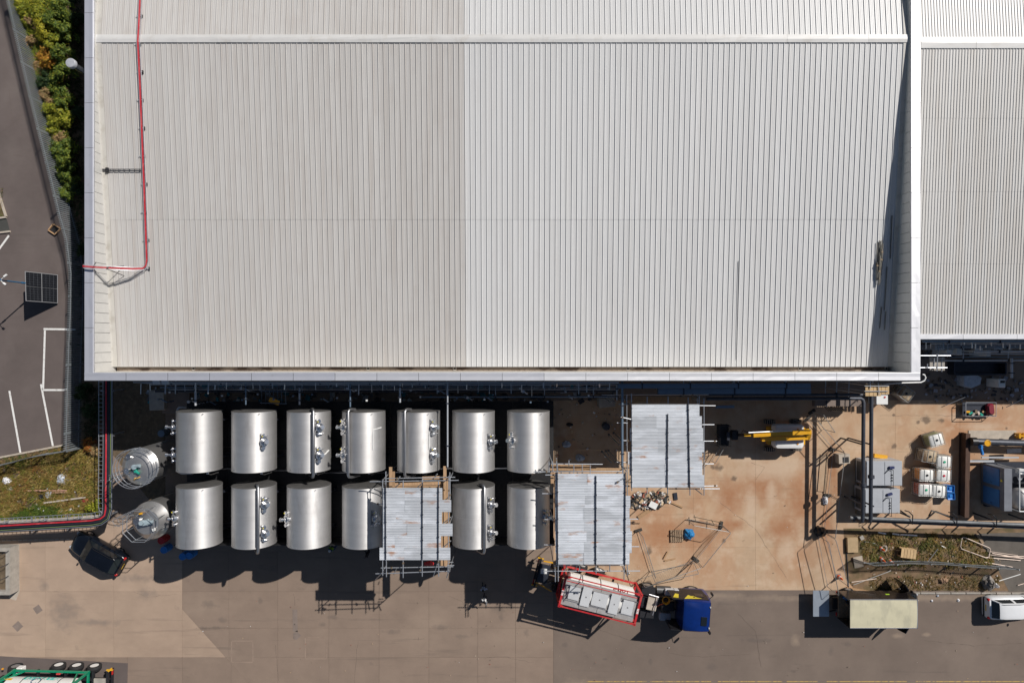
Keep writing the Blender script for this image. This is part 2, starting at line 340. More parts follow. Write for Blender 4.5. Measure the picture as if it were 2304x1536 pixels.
for pts in ([(1300, 1400), (1420, 1440)], [(1660, 1380), (1700, 1420), (1712, 1500)], [(1500, 1470), (1580, 1476), (1690, 1470)], [(2080, 1440), (2200, 1452), (2300, 1446)], [(1750, 1340), (1830, 1338)]): crack(pts, road, .03)
for pts in ([(1620, 1130), (1700, 1190), (1770, 1300)], [(1690, 1040), (1720, 1050), (1700, 1080)], [(1980, 935), (2090, 934), (2180, 938)], [(2060, 960), (2100, 985)]): crack(pts, yard, .025)
for pts in ([(0, 300), (40, 270)], [(60, 700), (90, 690)], [(20, 200), (30, 280)], [(30, 350), (70, 352), (90, 360)]): crack(pts, road, .02)
# road edge: a thin kerb along the sandy yard, yellow line along the far edge
g = MB()
for k in range(14):
    x0 = 1900 + k * 34; a = W(x0 + 1, 1333); b = W(x0 + 33, 1333); g.bar((a.x, a.y, .03), (b.x, b.y, .03), .12, .12)
solo('kerb', g, m_conc, 'low concrete kerb between the weedy verge and the road, beside the white car', 'kerb')
g = MB()
for x0, x1 in ((1320, 1455), (1462, 1600), (1615, 1760), (1770, 1840), (1860, 2040), (2060, 2330)):
    a, b = W(x0, 1532), W(x1, 1532); g.box(((a.x + b.x) / 2, a.y, .003), (b.x - a.x, .07, .004))
m_yline = layer(mat('worn yellow road paint', (.5, .33, .1), .8, 0, .15, 3), (.2, .15, .12), 4, .5, .62, .9)
obj('yellow_line', g, m_yline, road)
# left side: car park, planting strip, grass bank, weedy plot
FT = [(-22, -160), (15, 0), (62, 202), (112, 404), (130, 480), (146, 537), (156, 615), (154, 714), (151, 780), (148, 870), (146, 940), (144.5, 1013)]
FB = [W(x, y, 2.0) for x, y in FT]                                    # base line of the palisade fence
cp = MB(); cp.prism([(-90, FB[0].y)] + [(p.x - .15, p.y) for p in FB] + [P2(143, 1000), P2(-600, 1160), (-90, -14)], -.045, -.004)
car_park = struct('car_park', cp, m_asph)
g = MB(); g.prism([(p.x - .1, p.y) for p in FB] + [P2(236, 1000), (-28.4, FB[-1].y - 6), (-28.4, FB[0].y)], -.05, .01); struct('planting_strip', g, m_soil)
g = MB(); g.prism([P2(x, y) for x, y in ((-600, 1160), (0, 1032), (146, 1001), (234, 985), (226, 1166), (0, 1178), (-600, 1210))], -.05, .015); struct('grass_bank', g, m_soil)
g = MB(); g.prism([P2(x, y) for x, y in ((1898, 1188), (2330, 1188), (2700, 1200), (2700, 1328), (1925, 1328), (1903, 1300))], -.05, .012)
m_weedsoil = layer(mat('weedy ground', (.2, .13, .075), .95, 0, .3, 1.5, bump=.6, bscale=14), (.1, .085, .035), .8, .48, .62, .8)
struct('weedy_plot', g, m_weedsoil)
g = MB(); g.prism([P2(x, y) for x, y in ((2190, 1200), (2330, 1196), (2330, 1330), (2270, 1330), (2235, 1260))], -.02, .018); struct('tarmac_path', g, mat('old path tarmac', (.12, .105, .09), .9, 0, .2, 1.2, bump=.3))
def pline(x0, y0, x1, y1, w=4.2):
    a, b = W(x0, y0), W(x1, y1); g = MB(); g.bar((a.x, a.y, .0), (b.x, b.y, .0), w * mpp(), .008); obj('parking_line', g, m_paint, car_park)
for q in ((98, 740, 170, 741), (101, 743, 97, 876), (95, 877, 152, 877), (92, 864, 119, 1003), (21, 879, 46, 1019), (20, 530, -6, 566)): pline(*q)

# ================================================================== THE WAREHOUSE (main)
HB = 8.7; XL, XR = W(190, 0, HB).x, W(2071, 0, HB).x; XLi, XRi = W(210, 0, HB).x, W(2050, 0, HB).x
YS, YSi = W(0, 856, HB).y, W(0, 838, HB).y; YN = 44.0
ZR, ZE = 8.42, 6.5; YR = W(0, 88, ZR).y; YE = W(0, 825, ZE).y
SL = (ZR - ZE) / (YR - YE); SLA = math.atan(SL)
def roof_mat(name, col, dirt, amt):
    m = mat(name, col, .46, .0, .035, .5, stretch=(1, .12, 1), orand=.03, spec=.5)
    layer(m, dirt, 2.2, .45, .72, amt, stretch=(2.2, .05, 1), seed=4, orand=True)
    layer(m, dirt, .5, .5, .75, amt * .5, seed=14, orand=True)
    layer(m, dirt, 26, .66, .74, .55, seed=2, orand=True)
    return m
m_rold = roof_mat('weathered roof sheet', (.535, .52, .50), (.43, .39, .355), .6)
m_rnew = roof_mat('pale roof sheet', (.635, .635, .63), (.56, .545, .525), .5)
m_cap = layer(mat('ridge flashing', (.66, .65, .63), .42, 0, .05, 1, orand=.03), (.5, .45, .38), 1.2, .55, .75, .5)
m_cope = mat('white coping metal', (.82, .82, .84), .42, .45, .03, 1.2, bump=.25, bscale=1.6, orand=.02)
m_copeL = mat('coping metal out of glare', (.66, .67, .73), .42, .5, .04, .9, bump=.2, bscale=1.6, orand=.02)  # left lengths darker: lack of sun glare put into the colour
for m_ in (m_cope, m_copeL): layer(m_, (.42, .40, .38), 3.0, .6, .78, .35, seed=4, detail=8)
m_clad = mat('wall cladding', (.42, .44, .47), .5, .1, .06, 1, stretch=(1, 1, .2))
m_lining = mat('parapet lining', (.60, .585, .555), .5, 0, .05, 2, orand=.03)
m_gut = layer(mat('silted gutter', (.42, .33, .25), .9, 0, .2, 1.2), (.15, .1, .07), .5, .5, .56, 1, stretch=(.7, 2, 1))
m_gap = mat('dark recess', (.03, .03, .032), .9, 0, .1, 3)
wh = thing('warehouse', 'large warehouse with a long ribbed metal roof and pale parapet edge, filling the upper half', 'warehouse', (0, 21, 0))
def wp(name, g, m, parent=None, smooth=None): return obj(name, g, m, parent or wh, smooth, w=True)
# walls: profiled cladding
g = MB()
def corr_wall(g, a, b, z0, z1, out, pitch=.5, d=.045):
    a, b = Vector((*a, 0)), Vector((*b, 0)); L = (b - a).length; t = (b - a) / L; n = Vector((*out, 0)); k = int(L / pitch); pts = []
    for i in range(k):
        for u, q in ((0, 0), (.4, 0), (.5, 1), (.9, 1)): pts.append(a + t * ((i + u) * L / k) + n * (d * q))
    pts.append(b); g.loft([[(p.x, p.y, z0) for p in pts], [(p.x, p.y, z1) for p in pts]], caps=False, closed=False)
corr_wall(g, (XL + .12, YS + .12), (XR - .12, YS + .12), 0, HB - .12, (0, -1)); wp('south_wall', g, m_clad)
g = MB(); corr_wall(g, (XL + .12, YN), (XL + .12, YS + .12), 0, HB - .12, (-1, 0)); wp('west_wall', g, m_clad)
g = MB(); corr_wall(g, (XR - .12, YS + .12), (XR - .12, YN), 0, HB - .12, (1, 0)); wp('east_wall', g, m_clad)
g = MB(); g.box(((XL + XR) / 2, YN + .1, HB / 2), (XR - XL, .2, HB)); wp('north_wall', g, m_clad)
# roof panels: standing-seam pans, each a piece with its own raised seam and two swages
NP = 150; PW = (XRi - XLi) / NP
prof = [(0, 0), (.0, .05), (.028, .05), (.032, .002), (.13, .002), (.14, .010), (.155, .010), (.165, .002), (.235, .002), (.245, .010), (.26, .010), (.27, .002), (PW - .002, .0)]
def panel_mesh(L, m, name):
    g = MB(); g.loft([[(x, 0, z) for x, z in prof], [(x, L, z) for x, z in prof]], caps=False, closed=False)
    g.f = [tuple(reversed(f)) for f in g.f]
    return mesh_of(g, name, m)
YJ = 8.7; ZJ = ZR - (YR - YJ) * SL
Lu = (YR - YJ + .12) / math.cos(SLA); Ll = (YJ - YE) / math.cos(SLA)
split = W(1050, 0, 7.5).x
me = {}
for nm, m in (('o', m_rold), ('n', m_rnew)):
    me[nm + 'u'] = panel_mesh(Lu, m, 'roof_panel'); me[nm + 'l'] = panel_mesh(Ll, m, 'roof_panel')
off = Vector((0, 21, 0))
for i in range(NP):
    x = XLi + i * PW; k = 'o' if x + PW / 2 < split else 'n'; e = rnd.uniform(-.002, .002)
    inst(me[k + 'u'], 'roof_panel', wh, Vector((x, YJ - .12, ZJ - .12 * SL + .014 + e)) - off, (SLA, 0, 0))
    inst(me[k + 'l'], 'roof_panel', wh, Vector((x, YE, ZE + e)) - off, (SLA, 0, 0))
g = MB(); Ln = (YN - YR) / math.cos(SLA); zn = ZR - (YN - YR) * SL
for i in range(NP):
    x = XLi + i * PW; mi = 0 if x + PW / 2 < split else 1
    o = len(g.v); rows = [[(x + a, YR, ZR + z) for a, z in prof], [(x + a, YN, zn + z) for a, z in prof]]
    g.loft(rows, caps=False, closed=False, mi=mi)
o = wp('north_slope_panels', g, [m_rold, m_rnew]); o['kind'] = 'stuff'
# dark eaves filler under the panels' lower end
g = MB(); g.box(((XLi + XRi) / 2, YE + .08, ZE - .12), (XRi - XLi, .1, .2)); wp('eaves_filler', g, m_gap)
# ridge cap: folded lengths lapped end to end
nc = 20; cl = (XRi - XLi) / nc
for i in range(nc):
    x0 = XLi + i * cl; x1 = x0 + cl + .06; zz = ZR + .075 + (i % 2) * .006; g = MB()
    pr = [(-.27, -.045), (-.27, .0), (-.05, .03), (.05, .03), (.27, .0), (.27, -.045)]
    pts = [[(x0, YR + a, zz + b + rnd.uniform(-.006, .006)) for a, b in pr], [((x0 + x1) / 2, YR + a, zz + b + rnd.uniform(-.01, .01)) for a, b in pr], [(x1, YR + a, zz + b) for a, b in pr]]
    g.loft(pts, caps=False, closed=False); wp('ridge_cap', g, m_cap)
# parapets: lining panels inside, backing, coping lengths on top
g = MB(); g.box(((XL + XLi) / 2 - .02, (YN + YS) / 2, HB - 1.35), (XLi - XL - .3, YN - YS - .3, 2.5)); wp('parapet_core', g, m_gap)
g = MB(); g.box(((XR + XRi) / 2 + .02, (YN + YS) / 2, HB - 1.35), (XR - XRi - .3, YN - YS - .3, 2.5)); wp('parapet_core', g, m_gap)
g = MB(); g.box(((XL + XR) / 2, (YS + YSi) / 2, HB - 1.35), (XR - XL - 1.4, YSi - YS - .12, 2.5)); wp('parapet_core', g, m_gap)
pl = .69; m_flash = layer(mat('cream flashing', (.52, .5, .46), .55, 0, .06, 1), (.36, .33, .28), 1.5, .5, .7, .6)
for side, xi in ((1, XLi), (-1, XRi)):
    k = 0; y = YSi - .02
    while y < 24.5:
        g = MB(); g.box((xi - side * .03, y + pl / 2, HB - 1.3), (.06, pl - .028, 2.46)); wp('lining_panel', g, m_lining); y += pl
    g = MB(); g.box((xi - side * .03, (y + YN) / 2, HB - 1.3), (.06, YN - y, 2.46)); wp('lining_panel', g, m_lining)
    g = MB(); w0 = .36      # sloping flashing strip where the roof meets the lining
    for s, (ya, yb, za, zb) in enumerate(((YE, YR, ZE, ZR), (YR, YN, ZR, zn))):
        g.loft([[(xi, ya, za + .16), (xi + side * .05, ya, za + .07), (xi + side * w0, ya, za + .07), (xi + side * w0, ya, za + .055)], [(xi, yb, zb + .16), (xi + side * .05, yb, zb + .07), (xi + side * w0, yb, zb + .07), (xi + side * w0, yb, zb + .055)]], caps=False, closed=False)
    wp('flashing_strip', g, m_flash)
def coping(a, b, w, n, m, along):
    for i in range(n):
        t0, t1 = i / n, (i + 1) / n - .022 / (b - a).length; g = MB(); rows = []
        for q in range(5):
            t = t0 + (t1 - t0) * q / 4; c = a + (b - a) * t; rows.append([])
            for u, dz in ((-.5, -.14), (-.5, 0), (-.46, .012), (0, .0), (.46, .012), (.5, 0), (.5, -.14)):
                jz = rnd.uniform(-.008, .008) if (0 < q < 4 and abs(u) < .4) else 0
                lap = .004 if q == 4 else 0
                p = c + (Vector((0, u * w, 0)) if along == 'x' else Vector((-u * w, 0, 0)))
                rows[-1].append((p.x, p.y, HB + dz + jz + lap))
        g.loft(rows, caps=False, closed=False); wp('coping_length', g, m)
m_copeM = mat('coping metal near glare', (.74, .745, .785), .42, .48, .035, 1, bump=.25, bscale=1.6, orand=.02)
for fa, fb, n_, m_ in ((0, .3, 6, m_copeL), (.3, .55, 5, m_copeM), (.55, 1, 9, m_cope)):  # grey to white steps: growing sun glare put into the coping colour
    coping(Vector((XL + fa * (XR - XL), (YS + YSi) / 2, 0)), Vector((XL + fb * (XR - XL), (YS + YSi) / 2, 0)), YSi - YS, n_, m_, 'x')
coping(Vector(((XL + XLi) / 2, YSi, 0)), Vector(((XL + XLi) / 2, YN, 0)), XLi - XL, 15, m_copeL, 'y')
coping(Vector(((XR + XRi) / 2, YSi, 0)), Vector(((XR + XRi) / 2, YN, 0)), XR - XRi, 15, m_cope, 'y')
# gutter behind the south parapet, with outlets
g = MB(); g.box(((XLi + XRi) / 2, (YE + YSi) / 2 - .1, ZE - .36), (XRi - XLi - .1, YE - YSi + .75, .04)); wp('gutter', g, m_gut)
g = MB(); g.box(((XLi + XRi) / 2, YSi - .03, HB - 1.3), (XRi - XLi - .1, .05, 2.46)); wp('parapet_lining_south', g, m_lining)
for px in (435, 828, 1023, 1413, 1800, 1995):
    c = W(px, 829, ZE - .3); g = MB(); g.lathe((c.x, c.y, ZE - .34), [(.16, 0), (.16, .03), (.07, .035), (.06, .0)], 14, caps=False); k = wp('gutter_outlet', g, m_conclight, None, 30)
    g = MB(); g.lathe((c.x, c.y, ZE - .34), [(.062, .0), (.062, .02)], 10); obj('outlet_hole', g, m_gap, k, None, w=True)

# ================================================================== THE ADJOINING WAREHOUSE (right)
ZR2, ZE2 = 8.6, 7.3; YR2 = W(0, 97, ZR2).y; YE2 = W(0, 752, ZE2).y; XA, XB = XR + .06, 62.0
wa = thing('adjoining_warehouse', 'neighbouring warehouse on the right with fine ribbed beige metal roof and white eaves trim', 'warehouse', (45, 21, 0))
m_r2 = layer(mat('fine ribbed roof sheet', (.60, .59, .57), .5, 0, .04, .5, stretch=(1, .1, 1)), (.52, .48, .43), 1.6, .42, .7, .6, stretch=(1.6, .05, 1), seed=9)
g = MB(); rp = .205; nr = int((XB - XA) / rp); rows = 4; gN = MB()
pr2 = [(0, 0), (.012, .038), (.05, .038), (.062, 0)]
for r in range(rows):
    ya = YE2 + (YR2 - YE2) * r / rows; yb = YE2 + (YR2 - YE2) * (r + 1) / rows; s2 = (ZR2 - ZE2) / (YR2 - YE2)
    za, zb = ZE2 + (ya - YE2) * s2 + .006, ZE2 + (yb - YE2) * s2
    pts = [(XA + i * rp + a, b) for i in range(nr) for a, b in pr2] + [(XB, 0)]
    g.loft([[(x, yb, zb + z) for x, z in pts], [(x, ya - .06, za - .004 + z) for x, z in pts]], caps=False, closed=False)
gN.loft([[(x, YN, ZR2 - (YN - YR2) * s2 + z) for x, z in pts], [(x, YR2, ZR2 + z) for x, z in pts]], caps=False, closed=False)
o = obj('ribbed_sheets', g, m_r2, wa, None, w=True); o['kind'] = 'stuff'
m_r2n = mat('fine ribbed north sheet', (.58, .57, .555), .45, 0, .04, .5, stretch=(1, .1, 1))
o = obj('ribbed_sheets_north', gN, m_r2n, wa, None, w=True); o['kind'] = 'stuff'
for i in range(9):
    x0 = XA + i * 3.8; g = MB(); pr = [(-.4, -.02), (-.38, .05), (-.03, .085), (.03, .085), (.38, .05), (.4, -.02)]
    g.loft([[(x, YR2 + a, ZR2 + b + rnd.uniform(-.006, .006)) for a, b in pr] for x in (x0, x0 + 1.9, x0 + 3.78)], caps=False, closed=False); obj('ridge_cap', g, m_cap, wa, None, w=True)
    g = MB(); pr = [(-.38, -.12), (-.38, 0), (-.34, .02), (.0, .028), (.0, -.02)]
    g.loft([[(x, YE2 + .02 + a, ZE2 + .06 + b + rnd.uniform(-.004, .004)) for a, b in pr] for x in (x0, x0 + 1.3, x0 + 2.6, x0 + 3.78)], caps=False, closed=False); obj('eaves_trim', g, m_cope, wa, None, w=True)
g = MB(); corr_wall(g, (XA + .02, YE2 - .2), (XB, YE2 - .2), 0, ZE2 - .05, (0, -1)); obj('south_wall', g, m_clad, wa, None, w=True)
g = MB(); g.box(((XA + XB) / 2, YN + .1, 3.4), (XB - XA, .2, 6.8)); obj('north_wall', g, m_clad, wa, None, w=True)
g = MB(); g.box((XB + .1, 22, 3.5), (.2, 44, 7)); obj('east_wall', g, m_clad, wa, None, w=True)
# ================================================================== HORIZONTAL STEEL TANKS
m_tank = mat('brushed stainless steel', (.66, .65, .64), .64, .82, .08, 1.2, stretch=(.25, 1, .25), orand=.08, bump=.22, bscale=1.1)
layer(m_tank, (.36, .34, .32), 1.1, .54, .72, .5, stretch=(1, .25, 1), seed=6, orand=True)
_n, _l = m_tank.node_tree.nodes, m_tank.node_tree.links; _p = _n['Principled BSDF']     # brushed round the girth: highlight drawn out along the tank
_p.inputs['Anisotropic'].default_value = .6; _c = _n.new('ShaderNodeCombineXYZ'); _c.inputs[1].default_value = 1.0; _l.new(_c.outputs[0], _p.inputs['Tangent'])
m_headshade = mat('shadowed tank end', (.16, .155, .15), .6, .5, .2, 2)  # ends coloured dark for the shadow that falls on them
m_ss = mat('polished stainless fittings', (.66, .66, .67), .25, .95, .08, 4)
m_pipeS = mat('steel pipe', (.40, .40, .41), .35, .85, .1, 3)
m_tag = mat('yellow tag', (.75, .62, .05), .6)
TR, TZ, TL = 1.57, 5.4, 4.3
tank_rows = {1: -7.22, 2: -12.65}
ord_ = ['first', 'second', 'third', 'fourth', 'fifth', 'sixth', 'seventh']
spec = {(1, 1): ([(-66, 962), (-66, 1025)], 405), (1, 2): ([(592, 995)], None), (1, 3): ([(716, 962), (716, 1025)], 704), (1, 4): ([(-778, 962), (-778, 1025)], 787), (1, 5): ([(972, 962), (972, 1025)], 914), (1, 6): ([(1101, 995)], None), (1, 7): ([(-1160, 992)], None),
        (2, 1): ([(-400, 1168)], None), (2, 2): ([(593, 1137), (593, 1202)], 580), (2, 3): ([(-652, 1170)], None), (2, 4): ([(842, 1168)], None), (2, 5): ([(960, 1168)], None), (2, 6): ([(1101, 1137), (1101, 1200)], 1088), (2, 7): ([(1226, 1165)], None)}
looks = {(1, 1): 'vent pipe along its left edge', (1, 2): 'with a single valve set near its middle', (1, 3): 'pipe beside two valves', (1, 4): 'pipe and valves on its left',
         (1, 5): 'vent pipe left of two valve sets', (1, 6): 'one valve set on its right side, no pipe', (1, 7): 'rightmost, beside the empty bay',
         (2, 1): 'leftmost, next to the short vertical vessel', (2, 2): 'with a bent vent pipe and two valve sets', (2, 3): 'with one valve set at its left edge', (2, 4): 'partly shaded by scaffold roof', (2, 5): 'beneath the left scaffold roof', (2, 6): 'with a vent pipe on its right half', (2, 7): 'rightmost, half in scaffold shadow'}
def surf_angle(xc, px):
    lo, hi = -1.75, 1.75
    f = lambda a: 1152 + (xc + TR * math.sin(a)) * F / (HC - TZ - TR * math.cos(a)) - px
    best = min((abs(f(lo + (hi - lo) * i / 200)), lo + (hi - lo) * i / 200) for i in range(201)); return best[1]
def valve_set(parent, a, y, k):
    n = Vector((math.sin(a), 0, math.cos(a))); t = Vector((math.cos(a), 0, -math.sin(a))); o = Vector((0, y, TZ)) + n * (TR - .03)
    P = lambda u, v, h: o + t * u + Vector((0, v, 0)) + n * h
    g = MB(); g.cyl(P(0, 0, 0), P(0, 0, .22), .19, n=14); g.cyl(P(0, 0, .22), P(0, 0, .29), .30, n=18); g.cyl(P(0, 0, .29), P(0, 0, .36), .24, .12, n=14)
    g.cyl(P(0, 0, .34), P(.0, .05, .62), .075, n=10); s = obj('valve_set', g, m_ss, parent, 30)
    g = MB(); g.cyl(P(0, .03, .56), P(0, .06, .72), .15, n=14); obj('valve_head', g, m_ss, s, 30)
    for sg in (1, -1):
        g = MB(); g.cyl(P(-.06, sg * .44, -.02), P(-.06, sg * .44, .22), .07, n=8); g.cyl(P(-.06, sg * .44, .22), P(-.06, sg * .44, .30), .14, n=12)
        if sg * k > 0: g.tube([P(-.06, sg * .44, .26), P(.1, sg * .46, .32), P(.28, sg * .43, .3)], .045, 8)
        obj('relief_valve', g, m_ss, s, 30)
    g = MB(); g.box(P(-.16, .42, .3), (.1, .08, .02)); obj('tag', g, m_tag, s)
    g = MB(); g.box(P(-.06, 0, .005), (.34, 1.15, .02), ry=a); obj('mounting_plate', g, m_ss, s)
def build_tank(row, i):
    xc = 1.2 - 4.03 * (7 - i); yc = tank_rows[row]
    rowname = 'back row by the warehouse' if row == 1 else 'front row by the yard'
    t = thing('steel_tank', f'{ord_[i-1]} steel tank from left, {"back" if row == 1 else "front"} row, {looks[(row, i)]}', 'tank', (xc, yc, 0), 0, 'horizontal steel tanks in two rows')
    g = MB(); h = TL / 2; pr = [(TR, -h), (TR, -h + .05), (TR - .012, -h + .06), (TR - .012, -.02), (TR - .004, -.015), (TR - .004, .015), (TR - .012, .02), (TR - .012, h - .06), (TR, h - .05), (TR, h)]
    g.lathe((0, 0, TZ), pr, 64, 'y', caps=False); sh = obj('shell', g, m_tank, t, 30)
    for sg in (1, -1):
        g = MB(); g.lathe((0, sg * h, TZ), [(TR - .004, 0), (TR - .05, sg * .02), (TR * .75, sg * .06), (TR * .4, sg * .09), (.05, sg * .1)], 48, 'y'); obj('end_head', g, m_headshade, t, 40)
    for y in (-1.4, 1.4):
        g = MB(); g.prism([(-1.45, 0), (1.45, 0), (1.3, .9), (.9, .36), (0, .18), (-.9, .36), (-1.3, .9)], -.1, .1)
        g.xf(Matrix.Translation((0, y, 3.5)) @ Matrix.Rotation(R(90), 4, 'X')); obj('saddle', g, m_steeld, t)
        for x in (-1.3, 1.3):
            g = MB(); g.box((x, y, 3.29), (.3, .3, .06)); obj('foot_plate', g, m_steeld, t)
        g = MB(); g.box((0, y, 3.38), (2.9, .22, .2)); obj('cross_beam', g, m_steeld, t)
    g = MB(); g.cyl((.2, -h - .1, TZ - .9), (.2, -h - .55, TZ - .9), .12, n=12); g.tube([(.2, -h - .5, TZ - .9), (.3, -h - .62, TZ - 1.1), (.75, -h - .5, TZ - 1.4)], .06, 8); obj('outlet', g, m_ss, t, 40)
    g = MB(); g.cyl((-.9, -h + .2, TZ + 1.2), (-.9, -h + .2, TZ + 1.45), .02, n=6); g.cyl((.9, h - .1, TZ + 1.2), (.9, h - .1, TZ + 1.5), .02, n=6); obj('lifting_lug', g, m_ss, t)
    vs, pipe = spec[(row, i)]
    for px, py in vs:
        left = px < 0
        a = (-1.28 if (row, i) == (1, 1) else surf_angle(xc, abs(px) + 14 if left else px))
        if left and (row, i) != (1, 1): a = min(a, -.75)
        ys = -(py - 768) * (HC - TZ - TR * math.cos(a) - .4) / F
        valve_set(t, a, ys - yc, 1 if py % 2 else -1)
    if pipe:
        a = surf_angle(xc, pipe); n = Vector((math.sin(a), 0, math.cos(a))); o = Vector((0, 0, TZ)) + n * (TR + .17)
        Q = lambda y, d=0: o + Vector((0, y, 0)) + n * d
        g = MB(); g.tube([Q(h + .16, -.75), Q(h + .22, -.35), Q(h + .2, -.12), Q(h + .05, .0), Q(-h - .08, 0), Q(-h - .26, -.1), Q(-h - .34, -.35), Q(-h - .34, -1.2)], .105, 12); obj('vent_pipe', g, m_pipeS, t, 40)
        g = MB(); g.tube([Q(h - .1, -.06) + Vector((-.17, 0, 0)), Q(-h + .1, -.06) + Vector((-.17, 0, 0))], .03, 6); obj('conduit', g, m_ss, t)
    if (row, i) in ((1, 4), (1, 5), (1, 3), (2, 2)):
        g = MB(); a = .75; s = lambda an, y: Vector((math.sin(an) * (TR + .03), y, TZ + math.cos(an) * (TR + .03)))
        g.tube([s(.62, -.5), s(.62, .6), s(.66, .9), s(1.1, 1.0)] if i != 3 else [s(.55, -1.2), s(.75, -1.15), s(1.1, -.9), s(1.35, -.7)], .035, 6); obj('air_line', g, m_white, t)
    return t
for row in (1, 2):
    for i in range(1, 8): build_tank(row, i)

# near-black deck added under the tanks to keep sun off the ground
m_sunblock = mat('sun blocking sheet', (.022, .022, .024), .7, .3, .25, 8)
pf = thing('sun_block_deck', 'sun blocking sheet added to keep the ground dark beneath the two rows of tanks', 'platform', (-11, -10, 0))
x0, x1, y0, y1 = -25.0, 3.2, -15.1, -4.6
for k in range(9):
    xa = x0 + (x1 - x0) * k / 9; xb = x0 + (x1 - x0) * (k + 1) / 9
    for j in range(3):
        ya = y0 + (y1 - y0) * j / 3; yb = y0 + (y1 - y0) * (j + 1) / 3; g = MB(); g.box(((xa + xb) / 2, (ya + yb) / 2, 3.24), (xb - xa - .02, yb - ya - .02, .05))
        obj('blocking_panel', g, m_sunblock, pf, w=True)
for x in (x0 + .1, -18.9, -14.9, -10.9, -6.9, -2.9, x1 - .1):
    g = MB(); g.box((x, (y0 + y1) / 2, 3.12), (.18, y1 - y0, .16)); obj('beam', g, m_steeld, pf, w=True)
    for y in (y0 + .3, y1 - .3): g = MB(); g.box((x, y, 1.52), (.2, .2, 3.04)); obj('column', g, m_steeld, pf, w=True)
g = MB()
for z in (3.75, 4.25): g.cyl((x0, y0 + .02, z), (x1, y0 + .02, z), .025, n=6)
for k in range(15): xx = x0 + (x1 - x0) * k / 14; g.cyl((xx, y0 + .02, 3.2), (xx, y0 + .02, 4.25), .022, n=6)
obj('handrail', g, m_steeld, pf, w=True)
for k in range(9):
    xa = x0 + (x1 - x0) * k / 9; g = MB(); g.box((xa + (x1 - x0) / 18, y0 + .06, 4.25), ((x1 - x0) / 9 - .03, .03, 1.9)); obj('added_shadow_screen', g, m_sunblock, pf, w=True)  # screens added to close the lit gaps between the tank shadows
for k in range(6):
    yy = -9.9 + rnd.uniform(-.3, .3); g = MB(); g.tube([(x0 + k * 4.6, yy, 3.5), (x0 + k * 4.6 + 4.2, yy + .1, 3.5), (x0 + k * 4.6 + 4.4, yy + .5, 3.6)], .07, 8); obj('manifold_pipe', g, m_pipeS, pf, 40, w=True)

# ================================================================== VERTICAL VESSELS
m_vess = mat('vessel stainless', (.55, .54, .53), .34, .8, .08, 1, bump=.05, bscale=2)
m_motor = mat('grey motor paint', (.34, .42, .46), .5, .1, .1, 4)
m_teal = mat('teal paint', (.02, .30, .22), .45, .0, .1, 4)
def ring(g, c, r, z, t=.025, n=40, a0=0, a1=2 * math.pi):
    g.tube([(c[0] + math.cos(a0 + (a1 - a0) * i / n) * r, c[1] + math.sin(a0 + (a1 - a0) * i / n) * r, z) for i in range(n + 1)], t, 6)
c = W(306, 1052, 5.6)
v = thing('dosing_vessel', 'tall domed steel vessel with ring guardrail and teal valve, beside the cable rack', 'vessel', (c.x, c.y, 0), 0, 'vertical steel vessels')
g = MB(); g.lathe((0, 0, 0), [(1.3, .35), (1.34, .5), (1.34, 4.9), (1.37, 4.92), (1.37, 5.0), (1.33, 5.02), (1.1, 5.28), (.7, 5.45), (.3, 5.52), (.02, 5.53)], 56); obj('shell', g, m_vess, v, 30)
for k in range(4):
    a = R(45 + 90 * k); g = MB(); g.box((math.cos(a) * 1.1, math.sin(a) * 1.1, .2), (.2, .2, .4)); obj('foot', g, m_steeld, v)
g = MB()
for z in (5.35, 5.75, 6.1): ring(g, (0, 0), 1.42, z)
for k in range(12): a = R(30 * k); g.cyl((math.cos(a) * 1.42, math.sin(a) * 1.42, 4.95), (math.cos(a) * 1.42, math.sin(a) * 1.42, 6.1), .02, n=6)
obj('guardrail', g, m_steel, v, 40)
g = MB(); g.lathe((.0, .1, 5.5), [(.14, 0), (.14, .3), (.19, .3), (.19, .38), (.12, .4)], 16); g.cyl((.05, .15, 5.78), (.42, .2, 5.85), .13, n=12); obj('drive_motor', g, m_motor, v, 35)
g = MB(); g.box((-.02, -.22, 5.62), (.22, .28, .2), .4, bev=.04); g.cyl((.05, -.3, 5.62), (.28, -.42, 5.66), .09, n=10); obj('valve', g, m_teal, v, 35)
g = MB(); g.cyl((-.5, -.2, 5.35), (-.62, -.22, 5.75), .24, n=18); g.cyl((-.62, .75, 5.2), (-.66, .78, 5.5), .2, n=18); obj('manway', g, m_ss, v, 35)
g = MB(); g.tube([(-.3, -.7, 5.2), (-.2, -.9, 5.5), (.1, -.75, 5.5), (.3, -.6, 5.3)], .05, 8); obj('brass_pipe', g, mat('brass', (.6, .38, .12), .35, .8), v, 35)
